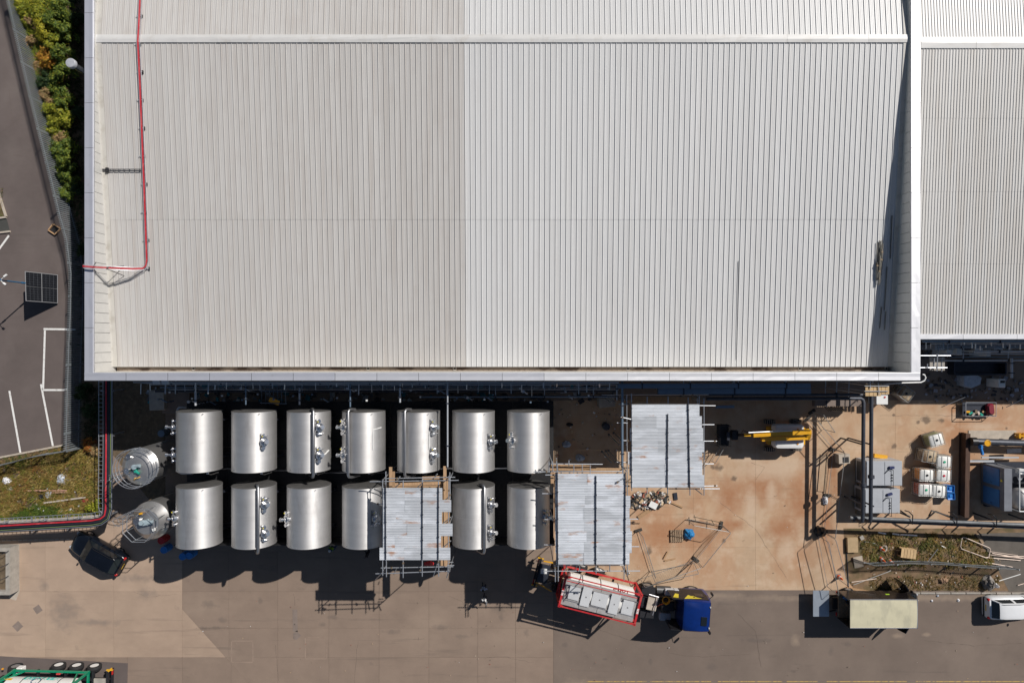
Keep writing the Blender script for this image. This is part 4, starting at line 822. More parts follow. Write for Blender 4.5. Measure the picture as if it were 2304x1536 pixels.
for q in ((30, -4, 26, 'yg', 1.5, 'yellow green shrub at the very top of the bed, against the fence'), (60, 16, 26, 'yg', 1.7, 'yellow green shrub near the top, right of the fence'), (74, 48, 22, 'dry', 1.2, 'dry pinkish shrub under the topmost yellow green shrubs'), (92, 62, 26, 'yellow', 1.8, 'bright yellow shrub in the middle of the upper bed'), (128, 14, 27, 'green', 2.3, 'dark green shrub at the top, next to the warehouse shadow'), (66, 88, 13, 'dry', 1.1, 'small straw coloured shrub touching the fence above the orange one'), (97, 128, 25, 'orange', 1.5, 'orange leaved shrub left of the flue pipe'), (136, 62, 25, 'green', 2.2, 'dark green shrub above the flue cap'), (132, 112, 24, 'green', 2.0, 'dark green shrub between the orange one and the flue'), (138, 158, 24, 'green', 2.1, 'green shrub just below the flue cap'),
          (94, 178, 20, 'ivy', 1.3, 'low dark shrub below the orange one by the fence'), (104, 212, 18, 'dry', 1.0, 'dry seedy shrub halfway down the bed'), (114, 250, 26, 'yg', 1.5, 'yellow green shrub halfway down, left of two'), (138, 262, 22, 'yg', 1.6, 'yellow green shrub halfway down, right of two'), (130, 306, 16, 'dry', .9, 'small dry shrub below the yellow green pair'), (124, 338, 22, 'green', 1.7, 'green shrub in the lower bed against the fence'), (142, 362, 24, 'green', 1.9, 'green shrub in the lower bed near the building shadow'), (140, 400, 22, 'green', 1.7, 'green shrub near the lower end of the bed'), (148, 436, 17, 'green', 1.4, 'last lit green shrub at the lower end of the bed'),
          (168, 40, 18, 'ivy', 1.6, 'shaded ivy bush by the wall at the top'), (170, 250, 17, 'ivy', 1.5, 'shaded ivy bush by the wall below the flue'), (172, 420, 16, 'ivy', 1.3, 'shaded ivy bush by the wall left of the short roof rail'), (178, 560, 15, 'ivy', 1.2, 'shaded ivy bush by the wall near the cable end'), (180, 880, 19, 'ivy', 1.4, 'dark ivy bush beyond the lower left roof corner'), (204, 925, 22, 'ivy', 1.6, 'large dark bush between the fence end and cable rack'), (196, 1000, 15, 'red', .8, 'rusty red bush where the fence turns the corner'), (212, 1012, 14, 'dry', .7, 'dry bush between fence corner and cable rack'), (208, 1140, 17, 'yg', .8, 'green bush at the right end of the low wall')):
    shrub(*q)
m_grass = foliage('grass blades', .7, .2)
def inpoly(p, poly):
    c = False
    for i in range(len(poly)):
        a, b = poly[i], poly[i - 1]
        if (a[1] > p[1]) != (b[1] > p[1]) and p[0] < (b[0] - a[0]) * (p[1] - a[1]) / (b[1] - a[1]) + a[0]: c = not c
    return c
def grass(name, label, pxpoly, tufts, colf, hh=(.15, .4), blades=6, clump=0):
    cen = None
    poly = [P2(*p) for p in pxpoly]; xs = [p[0] for p in poly]; ys = [p[1] for p in poly]; g = MB(); k = 0
    while k < tufts:
        p = (rnd.uniform(min(xs), max(xs)), rnd.uniform(min(ys), max(ys)))
        if not inpoly(p, poly): continue
        if clump and cen and rnd.random() < clump:
            q_ = (cen[0] + rnd.gauss(0, .22), cen[1] + rnd.gauss(0, .16))
            if inpoly(q_, poly): p = q_
        else: cen = p; ccol = colf(p); ch = rnd.uniform(.5, 1.3)
        k += 1; col = ccol if clump and rnd.random() < .75 else colf(p); flow = rnd.gauss(.3, .5)
        for b in range(blades):
            a = rnd.uniform(0, 6.28); L = rnd.uniform(*hh) * (ch if clump else 1); d = Vector((math.cos(a) + .5, math.sin(a) - flow, 0)).normalized(); s = Vector((-d.y, d.x, 0)) * rnd.uniform(.012, .03)
            o = Vector((p[0] + rnd.gauss(0, .07), p[1] + rnd.gauss(0, .07), .0)); m1 = o + d * L * .4 + Vector((0, 0, L * .7)); t = o + d * L * .95 + Vector((0, 0, L * .75)); f = rnd.uniform(.7, 1.35); cc = tuple(x * f for x in col)
            g.add([o - s, o + s, m1 + s, m1 - s, t], [(0, 1, 2, 3), (3, 2, 4)], cc)
    o = obj(name, g, m_grass); o['kind'] = 'stuff'; tag(o, label, 'grass'); return o
yb = W(0, 1150).y
def bankcol(p):
    if p[1] < yb + .35 + .5 * math.sin(p[0] * 1.1): return rnd.choice(PALS['green'] + [(.08, .13, .02)])
    return rnd.choice([(.33, .24, .075), (.27, .2, .055), (.40, .30, .11), (.22, .19, .04), (.16, .17, .03), (.27, .14, .045), (.31, .22, .06), (.22, .15, .05)])
grass('bank_grass', 'long dry and green grass covering the bank left of the vessels', [(-60, 1058), (0, 1044), (146, 1010), (224, 992), (222, 1158), (130, 1166), (0, 1174), (-60, 1178)], 3000, bankcol, (.1, .5), 7, .6)
grass('verge_grass', 'thin dry grass in the strip between the car park kerb and fence', [(-40, 1042), (143, 1003), (143, 1012), (-40, 1054)], 300, lambda p: rnd.choice([(.22, .14, .07), (.25, .17, .09), (.08, .11, .03)]), (.08, .2))
grass('plot_weeds', 'dry weeds and grass growing over the fenced plot by the road', [(1925, 1198), (2185, 1200), (2235, 1255), (2225, 1278), (2060, 1272), (1965, 1272), (1940, 1250)], 1150, lambda p: rnd.choice([(.28, .18, .055), (.2, .14, .04), (.13, .14, .03), (.09, .1, .025), (.24, .17, .08), (.3, .22, .1)]), (.07, .3), 7, .75)
grass('verge_weeds', 'sparse dry weeds on the bare verge beside the kerb', [(1950, 1296), (2255, 1296), (2230, 1326), (1960, 1326)], 420, lambda p: rnd.choice([(.22, .14, .05), (.16, .11, .04), (.1, .09, .03)]), (.06, .18), 4)
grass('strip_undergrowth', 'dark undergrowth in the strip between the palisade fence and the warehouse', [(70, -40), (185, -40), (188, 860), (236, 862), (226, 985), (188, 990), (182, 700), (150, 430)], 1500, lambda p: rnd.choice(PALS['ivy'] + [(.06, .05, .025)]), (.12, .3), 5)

grass('bed_undergrowth', 'tangle of green and yellow undergrowth filling the shrub bed along the fence', [(30, -40), (150, -40), (156, 440), (140, 440), (100, 240), (52, 60)], 2300, lambda p: rnd.choice(PALS['green'] * 2 + PALS['yg'] + PALS['dry'][1:] + PALS['orange'][2:]), (.3, .75), 6, .7)
for q in ((112, 36, 24, 'green', 2.0, 'mid green shrub between the bright yellow one and the wall shade'), (112, 92, 20, 'yg', 1.7, 'yellow green shrub wedged above the orange one'), (50, 40, 16, 'yg', 1.3, 'small yellow green shrub pressed against the upper fence'), (118, 190, 22, 'green', 1.6, 'green shrub below the flue beside the low dark one'), (134, 222, 22, 'green', 1.7, 'green shrub above the yellow green pair'), (112, 286, 18, 'yg', 1.2, 'low yellow green shrub by the fence below the pair'), (146, 326, 20, 'green', 1.6, 'green shrub beside the small dry one'), (130, 376, 18, 'green', 1.4, 'green shrub between the two lower green ones'), (82, 150, 14, 'dry', 1.0, 'straw coloured shrub at the foot of the orange one'), (86, 30, 20, 'yg', 1.8, 'yellow green shrub between the topmost ones and the bright yellow one')):
    shrub(*q)
# ================================================================== VEHICLES
m_rim = mat('alloy rim', (.5, .5, .5), .35, .7, .1, 5)
m_lampr = mat('red lamp', (.5, .02, .02), .3, 0, .1, 5); m_lampa = mat('amber lamp', (.8, .35, .02), .35, 0, .1, 5); m_lampw = mat('clear lamp', (.6, .62, .65), .15, .2, .1, 5)
m_carblk = mat('black car paint', (.005, .007, .012), .2, 0, .15, 2, coat=.25, spec=.35)
m_carwht = mat('white car paint', (.76, .77, .78), .22, 0, .03, 2, coat=.6)
m_blue = mat('dark blue cab paint', (.002, .02, .135), .32, 0, .15, 2, coat=.1)
m_plate = mat('yellow number plate', (.75, .5, .03), .5)
m_chass = mat('chassis black', (.022, .022, .026), .6, .2, .25, 5)
def wheel(parent, x, y, r, w, rim=m_rim, sub=True):
    s = 1 if y > 0 else -1; g = MB()
    g.lathe((x, y, r), [(r * .6, -w / 2), (r * .95, -w / 2), (r, -w * .36), (r, w * .36), (r * .95, w / 2), (r * .6, w / 2)], 26, 'y', caps=False); t = obj('wheel', g, m_rubber, parent, 40)
    g = MB(); g.lathe((x, y, r), [(r * .62, s * w * .46), (r * .55, s * w * .40), (r * .3, s * w * .30), (r * .18, s * w * .42), (.01, s * w * .44)], 20, 'y'); obj('rim', g, rim, t, 40)
    return t
def mirror_pts(pts): return pts + [(-y, z) for y, z in reversed(pts)]
def car(label, loc, rz, L, Wd, H, paint, group, rails=False):
    c = thing('car', label, 'car', loc, rz, group); h = Wd / 2; g = MB(); rings = []
    for x, w, zb, zt in ((-L / 2, .80, .62, .74), (-L / 2 + .10, .92, .84, .95), (-L / 2 + .45, .985, .93, 1.0), (-L * .2, 1.0, .94, 1.0), (L * .12, 1.0, .92, .98), (L * .24, .99, .88, .96), (L * .36, .96, .82, .90), (L / 2 - .22, .90, .70, .78), (L / 2 - .06, .80, .56, .62), (L / 2, .66, .48, .52)):
        zs = H / 1.55; pr = [(h * w * .9, .2), (h * w * .99, .34), (h * w, .55 * zs), (h * w * .985, zb * zs * .9), (h * w * .93, zb * zs), (h * w * .8, zt * zs), (h * w * .3, zt * zs + .02)]
        rings.append([(x, y, z) for y, z in mirror_pts(pr)])
    g.loft(rings); b = obj('body', g, paint, c, 50)
    # cabin: lower frame, roof skin and glazing
    zb, zr = .96 * H / 1.55, H; x0, x1, x2, x3 = -L / 2 + .22, -L / 2 + .62, L * .06, L * .23; hb, hr = h * .90, h * .70
    cab = [[(x0, hb * .92, zb), (x1, hr, zr - .06), (x2, hr, zr - .07), (x3, hb * .95, zb - .01)]]
    g = MB(); f = lambda s: [(x0, s * hb * .92, zb), (x1, s * hr, zr - .06), (x2, s * hr, zr - .07), (x3, s * hb * .95, zb - .01)]
    g.loft([f(1), f(-1)], caps=True); obj('cabin_frame', g, paint, c)
    g = MB(); rr = []
    for x, k, dz in ((x1 - .10, .93, -.07), (x1 + .05, .98, -.02), (x1 + .4, 1, .0), ((x1 + x2) / 2, 1, .01), (x2 - .15, .99, -.015), (x2 + .03, .95, -.055)):
        rr.append([(x, y * k, zr + dz + q) for y, q in ((-hr - .02, -.06), (-hr, -.02), (-hr * .85, .0), (-hr * .4, .015), (0, .02), (hr * .4, .015), (hr * .85, .0), (hr, -.02), (hr + .02, -.06))])
    g.loft(rr, caps=False, closed=False); g.f = [tuple(reversed(q)) for q in g.f]; rf = obj('roof', g, paint, c, 50)
    if rails:
        for s in (1, -1): g = MB(); g.tube([(x1 + .05, s * hr * .92, zr), (x1 + .25, s * hr * .92, zr + .05), (x2 - .25, s * hr * .92, zr + .05), (x2 - .05, s * hr * .92, zr - .02)], .02, 6); obj('roof_rail', g, m_black, rf)
    def pane(nm, pts, push):
        ctr = sum((Vector(p) for p in pts), Vector()) / 4; n = (Vector(pts[1]) - Vector(pts[0])).cross(Vector(pts[2]) - Vector(pts[0])).normalized()
        if n.dot(Vector(push)) < 0: n = -n
        vs = [ctr + (Vector(p) - ctr) * .9 + n * .012 for p in pts]; g = MB(); g.add(vs + [v - n * .02 for v in vs], [(0, 1, 2, 3), (7, 6, 5, 4), (0, 4, 5, 1), (1, 5, 6, 2), (2, 6, 7, 3), (3, 7, 4, 0)]); obj(nm, g, m_glass, c)
    F1, F2 = f(1), f(-1)
    pane('windscreen', [F1[2], F1[3], F2[3], F2[2]], (1, 0, .5)); pane('rear_window', [F1[0], F1[1], F2[1], F2[0]], (-1, 0, .5))
    for s, Q in ((1, F1), (-1, F2)):
        pane('side_window', [(Q[0][0] + .12, Q[0][1], Q[0][2] + .02), (Q[1][0] + .05, Q[1][1], Q[1][2]), (-L * .1, Q[1][1], zr - .06), (-L * .1, Q[0][1], zb + .02)], (0, s, .3)); pane('side_window', [(-L * .08, Q[0][1], zb + .02), (-L * .08, Q[1][1], zr - .06), (Q[2][0], Q[2][1], Q[2][2]), (Q[3][0] - .1, Q[3][1], Q[3][2] + .02)], (0, s, .3))
        g = MB(); g.box((L * .2, s * (h + .09), zb + .04), (.12, .2, .13), bev=.03); obj('wing_mirror', g, paint, c)
        g = MB(); g.box((L / 2 - .22, s * h * .66, .66 * H / 1.55), (.3, .3, .12), -s * .5, bev=.03); obj('headlight', g, m_lampw, c)
        g = MB(); g.box((-L / 2 + .1, s * h * .78, .82 * H / 1.55), (.16, .2, .22), s * .25, bev=.03); obj('tail_light', g, m_lampr, c)
        for x in (-L * .3, L * .31): wheel(c, x, s * (h - .13), .33, .21)
    g = MB(); g.box((-L / 2 + .02, 0, .66 * H / 1.55), (.06, .5, .11)); obj('number_plate', g, m_plate, c)
    g = MB(); g.box((-L / 2 + .03, 0, .42), (.14, Wd * .86, .16), bev=.04); obj('rear_bumper', g, m_black, c)
    return c
p = W(218, 1244, .8); car('black estate car parked at an angle below the cable rack', (p.x, p.y, 0), R(151), 4.6, 1.86, 1.55, m_carblk, 'cars', True)
p = W(2221, 1367, .8); car('white hatchback cut off by the right edge, parked by the kerb', (p.x + 2.2, p.y, 0), R(1), 4.4, 1.84, 1.55, m_carwht, 'cars', True)

# ------------------------------------------------------------------ box truck
m_roofcream = layer(mat('translucent truck roof', (.58, .54, .38), .5, 0, .05, 1.2, orand=.0), (.47, .44, .32), .9, .5, .6, .8, stretch=(1.5, .5, 1), seed=4)
m_boxside = mat('dark box panel', (.016, .013, .013), .25, 0, .15, 1, coat=.3)
m_alu = mat('aluminium edge', (.7, .7, .72), .35, .8, .06, 4)
bt = thing('box_truck', 'dark box truck with cream roof, open cab doors and tail lift lowered behind', 'truck', tuple(W(1988, 1380, 2.75).xy) + (0,), 0)
BL, BW, BH, B0 = 5.25, 2.2, 2.75, .95
for s in (1, -1): g = MB(); g.box((0, s * (BW / 2 - .02), (BH + B0) / 2), (BL, .04, BH - B0 - .02)); obj('side_panel', g, m_boxside, bt)
g = MB(); g.box((BL / 2 - .02, 0, (BH + B0) / 2 + .3), (.04, BW - .1, BH - B0 - .62)); obj('front_panel', g, m_boxside, bt)
g = MB(); g.box((0, 0, B0), (BL - .02, BW - .1, .08)); obj('load_floor', g, m_woodold, bt)
g = MB()
for k in range(9):
    pass
rows = []
for i in range(14):
    x = -BL / 2 + .02 + (BL - .04) * i / 13; rows.append([(x, y, BH + .03 * (1 - (2 * y / BW) ** 2) + (rnd.uniform(-.03, .03) if 0 < i < 13 and abs(y) < BW * .45 else 0)) for y in [BW * (k / 8 - .5) for k in range(9)]])
g.loft(rows, caps=False, closed=False); g.f = [tuple(reversed(q)) for q in g.f]; obj('roof_skin', g, m_roofcream, bt, 60)
for s in (1, -1): g = MB(); g.box((0, s * BW / 2, BH - .01), (BL + .04, .05, .07)); obj('roof_rail', g, m_alu, bt)
for s in (1, -1): g = MB(); g.box((s * BL / 2, 0, BH - .01), (.05, BW + .04, .07)); obj('end_cap', g, m_alu if s > 0 else m_boxside, bt)
for s in (1, -1): g = MB(); g.box((-BL / 2 - .02, s * (BW / 2 - .05), (BH + B0) / 2), (.06, .1, BH - B0)); obj('rear_post', g, m_boxside, bt)
for k in range(5): g = MB(); g.box((-BL / 2 + .5 + rnd.uniform(0, .7), rnd.uniform(-.7, .7), B0 + .2), (.4, .35, .35), rnd.random()); obj('cargo', g, [m_black, m_steeld, m_conc, m_blueplastic, m_woodold][k], bt)
g = MB(); g.box((-.6, 0, .68), (BL - .6, .9, .2)); obj('chassis', g, m_chass, bt)
# cab
g = MB(); rings = []
for x, w, zt in ((1.0, 1.0, 2.02), (1.9, 1.0, 2.02), (2.5, .98, 1.95), (3.0, .96, 1.35), (3.45, .92, 1.18), (3.75, .82, .98), (3.85, .7, .75)):
    hw = 1.0 * w; rings.append([(x, y, z) for y, z in mirror_pts([(hw * .95, .35), (hw, .6), (hw, min(1.1, zt - .1)), (hw * .93, zt - .04), (hw * .8, zt)])])
g.loft(rings); obj('cab', g, m_carblk, bt, 45)
g = MB(); g.add([(2.56, -.8, 1.93), (2.56, .8, 1.93), (3.02, .85, 1.4), (3.02, -.85, 1.4)], [(0, 3, 2, 1)]); g.v = [(x + .03, y, z + .02) for x, y, z in g.v]; obj('windscreen', g, m_glass, bt)
for s in (1, -1):
    hx, hy = 2.75, s * 1.02; a = R(180 - 58) if s > 0 else R(180 + 58); d = Vector((math.cos(a), math.sin(a), 0)); o = Vector((hx, hy, 0)); g = MB()
    q = lambda t, z: o + d * t + Vector((0, 0, z))
    n = Vector((-d.y, d.x, 0)) * .035
    outer = [(0, .5), (1.12, .5), (1.15, 1.15), (1.05, 1.95), (.5, 1.95), (.05, 1.2)]; g.loft([[q(t, z) - n for t, z in outer], [q(t, z) + n for t, z in outer]]); dr = obj('cab_door', g, m_carblk, bt)
    g = MB(); win = [(.22, 1.24), (1.02, 1.24), (.96, 1.86), (.54, 1.86)]; g.loft([[q(t, z) - n * 1.3 for t, z in win], [q(t, z) + n * 1.3 for t, z in win]]); obj('window', g, m_glass, dr)
    g = MB(); g.box((3.0, s * 1.2, 1.45), (.1, .22, .3), bev=.03); obj('wing_mirror', g, m_black, bt)
    g = MB(); g.box((3.72, s * .68, .85), (.16, .3, .18), s * -.3, bev=.03); obj('headlight', g, m_lampw, bt)
    for x in (-1.5, 2.95): wheel(bt, x, s * .88, .36, .24)
    g = MB(); g.box((-BL / 2 - .04, s * .85, .78), (.06, .3, .12)); obj('tail_light', g, m_lampr, bt)
    g = MB(); g.bar((-BL / 2, s * .6, .6), (-BL / 2 - .75, s * .6, .88), .08, .1); obj('lift_arm', g, m_chass, bt)
g = MB(); g.box((-BL / 2 - 1.35, .05, .9), (1.3, 2.1, .06), bev=.02); obj('tail_lift', g, mat('tail lift alloy', (.42, .47, .53), .4, .5, .08, 3), bt)
g = MB(); g.box((1.6, BW / 2 - .3, BH - .5), (.25, .05, .04)); g.box((.9, BW / 2 + .01, 1.7), (.3, .03, .12)); obj('side_marking', g, mat('lime sticker', (.4, .62, .03), .6), bt)

# ------------------------------------------------------------------ tank container trailers
m_tkwhite = layer(mat('white tank cladding', (.74, .73, .70), .35, 0, .04, 1.5), (.45, .4, .36), 1.2, .62, .75, .5)
m_grate = layer(mat('walkway grating', (.36, .35, .34), .6, .2, .15, 20, stretch=(9, 1.2, 1)), (.5, .5, .5), 3, .5, .6, .4)
m_lid = mat('aluminium lids', (.62, .63, .64), .45, .15, .06, 1.2, orand=.04)
m_green = mat('green frame paint', (.0, .23, .12), .4, 0, .1, 4, coat=.2)
m_ink = mat('dark lettering', (.25, .03, .03), .6); m_blk = mat('black lettering', (.01, .01, .012), .6); m_teallet = mat('turquoise lettering', (.0, .55, .47), .5); m_amb = mat('amber sign', (.75, .42, .02), .5)
def beam(par, nm, a, b, m, w=.13, h=.13): g = MB(); g.bar(a, b, w, h); return obj(nm, g, m, par)
def wrap_text(txt, size, R_, z0, ang, x, flip, m, par, nm, bold=.012):
    """Lettering laid on the curved flank of a tank whose axis is local x; ang measured from the top."""
    t = text_mesh(txt, size, bold); s = -1 if flip else 1; vs = []
    for X, Y, Z in t.v:
        a = ang - (Y / R_ if ang > 0 else -Y / R_); vs.append(((x - X if ang > 0 else x + X) if flip else x + X, math.sin(a) * R_, z0 + math.cos(a) * R_))
    t.v = vs; return obj(nm, t, m, par)
def tank_container(tr, fm, z0=1.35, roof=True):
    """20 ft tank container on the trailer: end frames, rails, tank, walkway and lids (local x forward)."""
    hl, hw, z1 = 3.03, 1.22, z0 + 2.5
    for sx in (1, -1):
        ef = beam(tr, 'end_frame', (sx * (hl - .08), -hw + .08, z0 + .08), (sx * (hl - .08), hw - .08, z0 + .08), fm, .15, .15)
        beam(ef, 'cross_bar', (sx * (hl - .08), -hw + .08, z1 - .08), (sx * (hl - .08), hw - .08, z1 - .08), fm, .15, .16)
        for sy in (1, -1):
            beam(ef, 'corner_post', (sx * (hl - .08), sy * (hw - .08), z0 + .16), (sx * (hl - .08), sy * (hw - .08), z1 - .16), fm, .15, .15)
            for zz in (z0 + .07, z1 - .07):
                g = MB(); g.box((sx * (hl - .09), sy * (hw - .08), zz), (.2, .18, .16)); k = obj('corner_casting', g, fm, ef)
                if zz > 2: g = MB(); g.box((sx * (hl - .09), sy * (hw - .08), zz + .081), (.1, .06, .006)); obj('casting_slot', g, m_black, ef)
            g = MB(); g.prism([(sx * (hl - .16), sy * (hw - .18)), (sx * (hl - .5), sy * (hw - .1)), (sx * (hl - .5), sy * (hw - .02)), (sx * (hl - .16), sy * (hw - .02))], z1 - .1, z1 - .02) if roof else g.bar((sx * (hl - .1), sy * (hw - .08), z1 - .5), (sx * (hl - .9), sy * (hw - .12), z0 + .12), .1, .1)
            obj('gusset', g, fm, ef)
            beam(ef, 'diagonal_brace', (sx * (hl - .09), sy * .1, z0 + .12), (sx * (hl - .09), sy * (hw - .14), z1 - .7), fm, .08, .08)
    for sy in (1, -1):
        beam(tr, 'bottom_rail', (-hl + .2, sy * (hw - .07), z0 + .1), (hl - .2, sy * (hw - .07), z0 + .1), fm, .12, .16)
        if roof: beam(tr, 'top_rail', (-hl + .2, sy * (hw - .05), z1 - .09), (hl - .2, sy * (hw - .05), z1 - .09), fm, .07, .09)
    g = MB(); rr = 1.13; zc = z0 + 1.22
    g.lathe((0, 0, zc), [(.1, -2.86), (.6, -2.8), (.95, -2.66), (rr, -2.5), (rr, 2.5), (.95, 2.66), (.6, 2.8), (.1, 2.86)], 48, 'x'); tk = obj('tank', g, m_tkwhite, tr, 35)
    for x in (-1.55, -.1, 1.3): g = MB(); g.lathe((x, 0, zc), [(rr + .004, -.03), (rr + .012, -.03), (rr + .012, .03), (rr + .004, .03)], 48, 'x', caps=False); obj('strap', g, m_black if roof else m_steeld, tk, 35)
    return rr, zc, z1
def trailer_base(tr, front=4.4, rear=-4.9, axles=(.05, -1.4, -2.85)):
    for s in (1, -1): g = MB(); g.bar((rear, s * .45, 1.12), (front, s * .45, 1.12), .14, .28); obj('chassis_beam', g, m_chass, tr)
    for x in (rear + .1, -3.2, -1, 1.2, 3.1): g = MB(); g.box((x, 0, 1.2), (.14, 2.3, .16)); obj('cross_member', g, m_chass, tr)
    for x in axles:
        g = MB(); g.cyl((x, -1.1, .52), (x, 1.1, .52), .07, n=10); obj('axle', g, m_chass, tr)
        for s in (1, -1): wheel(tr, x, s * 1.06, .52, .36, m_white); g = MB(); g.tube([(x - .62, s * 1.06, .62), (x - .4, s * 1.06, 1.02), (x, s * 1.06, 1.1), (x + .4, s * 1.06, 1.02), (x + .62, s * 1.06, .62)], .03, 5); obj('mudguard', g, m_black, tr)
    g = MB(); g.box((rear, 0, .72), (.12, 2.3, .2)); bm = obj('rear_bumper', g, m_chass, tr)
    for s in (1, -1):
        g = MB(); g.box((rear - .04, s * .9, .8), (.06, .42, .14)); obj('tail_light', g, m_lampr, bm)
        g = MB(); g.box((rear + .1, s * 1.12, .95), (.5, .07, .12)); obj('reflective_bar', g, m_amb, bm)
# red framed trailer
c = W(1351, 1350.7, 3.85); tr = thing('tank_trailer', 'trailer with red framed white tank container, parked beside the large scaffold', 'trailer', (c.x, c.y, 0), R(-14), 'tank container trailers')
trailer_base(tr); rr, zc, z1 = tank_container(tr, m_red)
for y0, y1 in ((-1.02, -.62), (.46, .95)):
    for k in range(4): g = MB(); g.box((-2.2 + k * 1.43, (y0 + y1) / 2, z1 - .16 - (.1 if y1 > 0 else 0)), (1.4, y1 - y0, .04)); obj('walkway', g, m_grate, tr)
g = MB(); g.box((0, -.05, z1 - .2), (5.6, 1.1, .03)); obj('walkway_centre', g, m_grate, tr)
for k, (x, y, lx, ly) in enumerate(((-2.05, .02, .85, 1.0), (-1.12, -.02, .72, 1.45), (-.05, -.0, 1.2, 1.05), (1.1, -.03, .72, 1.5), (2.15, -.05, .85, 1.05))):
    g = MB(); g.box((x, y, z1 - .13 + (k % 2) * .05), (lx, ly, .07), bev=.015); ld = obj('lid', g, m_lid, tr)
    g = MB(); [g.box((x + d, y, z1 - .09 + (k % 2) * .05), (.03, .09, .012)) for d in (-.03, .03)]; obj('lid_mark', g, m_blk, ld)
    g = MB(); [g.cyl((x - lx / 2 - .03, y + s * ly * .42, z1 - .16), (x - lx / 2 - .03, y + s * ly * .42, z1 - .02), .05, n=8) for s in (1, -1)]; obj('hinge', g, m_steeld, ld)
for y in (-.6, .55): g = MB(); g.cyl((-2.8, y, z1 - .1), (2.8, y, z1 - .1), .022, n=6); obj('handrail', g, m_alu, tr)
g = MB(); g.cyl((-2.8, .78, z1 - .24), (2.8, .78, z1 - .24), .03, n=6); obj('red_hose', g, m_red, tr)
wrap_text('TAMIS', .46, rr + .01, zc, .86, 1.5, True, m_ink, tr, 'lettering', .02)
wrap_text('UN 1993', .2, rr + .008, zc, .8, -1.6, True, m_amb, tr, 'lettering')
for sx in (1, -1):
    t = text_mesh('2570', .2, .01); t.xf(Matrix.Translation((sx * 2.95, -.1, z1 + .003)) @ Matrix.Rotation(R(90) * sx, 4, 'Z')); obj('lettering', t, m_white, tr)
g = MB(); g.box((-4.35, .1, 1.36), (.8, 1.5, .2), bev=.03); obj('tool_locker', g, m_steeld, tr)
g = MB(); g.box((-4.4, .35, 1.5), (.5, .4, .1), .2, bev=.02); obj('document_box', g, m_white, tr)
g = MB(); g.bar((-4.8, -.7, 1.4), (-3.4, -1.1, 1.4), .08, .06); obj('yellow_pole', g, m_yellow, tr)
g = MB(); g.bar((-4.6, 1.1, 1.4), (-3.8, 1.15, 1.4), .1, .05); obj('yellow_pole', g, m_yellow, tr)
# blue tractor
c = W(1571, 1388, 3.35); tc_ = thing('lorry_tractor', 'blue lorry tractor unit with yellow side flashes, coupled to the red framed trailer', 'lorry', (c.x, c.y, 0), R(-4)); tl = tc_
g = MB(); rings = []
for x, w, z_, zt in ((-1.12, .97, .9, 3.28), (-.95, 1.0, .7, 3.38), (.3, 1.0, .55, 3.36), (.92, .99, .45, 3.26), (1.12, .96, .42, 2.6), (1.22, .93, .4, 1.6), (1.25, .9, .4, .6)):
    hw = 1.22 * w; rings.append([(x, y, z) for y, z in mirror_pts([(hw * .97, z_), (hw, z_ + .3), (hw, max(z_ + .31, zt - .5)), (hw * .97, zt - .18), (hw * .88, zt - .03), (hw * .5, zt)])])
g.loft(rings); obj('cab', g, m_blue, tl, 45)
g = MB(); g.add([(.98, -1.0, 3.0), (.98, 1.0, 3.0), (1.15, 1.02, 2.0), (1.15, -1.02, 2.0)], [(0, 3, 2, 1)]); g.v = [(x + .05, y, z) for x, y, z in g.v]; obj('windscreen', g, m_glass, tl)
g = MB(); g.box((.45, -.28, 3.385), (.46, .68, .05), bev=.02); obj('roof_hatch', g, m_glass, tl)
for s in (1, -1):
    g = MB(); g.prism([(-2.0, s * 1.22), (-1.1, s * 1.24), (-1.1, s * 1.17), (-1.95, s * 1.14)], 1.0, 3.1); w_ = obj('side_deflector', g, m_black, tl)
    if s > 0:
        g = MB(); g.box((-.1, 1.215, 1.95), (2.0, .03, 2.1), bev=.01); obj('side_fairing', g, m_black, tl)
        for poly in ([(-1.05, 3.02), (.35, 2.75), (.0, 2.62), (-.15, 2.35), (-.4, 2.4), (-.55, 2.2)], [(-1.9, 2.9), (-1.5, 2.95), (-1.3, 2.2), (-1.55, 2.1)]):
            g = MB(); y = 1.232 if poly[0][0] > -1.5 else 1.245; g.loft([[(x, y, z) for x, z in poly], [(x, y + .012, z) for x, z in poly]]); obj('yellow_flash', g, m_tag, tl)
        g = MB(); g.box((-.2, 1.25, 2.6), (.16, .012, .16), 0, 0, .6); obj('flash_emblem', g, m_blk, tl)
    g = MB(); g.tube([(1.0, s * 1.15, 2.6), (1.2, s * 1.45, 2.7), (1.25, s * 1.5, 2.4)], .025, 6); mr = obj('mirror_arm', g, m_black, tl)
    g = MB(); g.box((1.25, s * 1.5, 2.4), (.14, .22, .45), s * .3, bev=.04); obj('mirror', g, m_black, mr)
    g = MB(); g.box((.9, s * .8, 3.3), (.1, .12, .08), bev=.02); obj('marker_lamp', g, m_lampw, tl)
    g = MB(); g.box((1.14, s * .85, .75), (.1, .4, .2), bev=.03); obj('headlight', g, m_lampw, tl)
    g = MB(); g.box((.3, s * 1.24, 2.1), (.7, .02, .6), bev=.008); obj('side_window', g, m_glass, tl)
    g = MB(); g.bar((-4.6, s * .42, .95), (1.0, s * .42, .95), .12, .26); obj('chassis_beam', g, m_chass, tl)
    wheel(tl, .25, s * 1.02, .5, .32); wheel(tl, -3.4, s * .95, .5, .55)
    g = MB(); g.prism([(-3.95, s * .66), (-2.85, s * .66), (-2.85, s * 1.25), (-3.95, s * 1.25)], 1.06, 1.1); obj('mudguard', g, m_chass, tl)
g = MB(); g.cyl((-2.75, .98, .85), (-1.6, .98, .85), .33, n=20); obj('fuel_tank', g, mat('dull alloy tank', (.12, .12, .12), .4, .6), tl, 40)
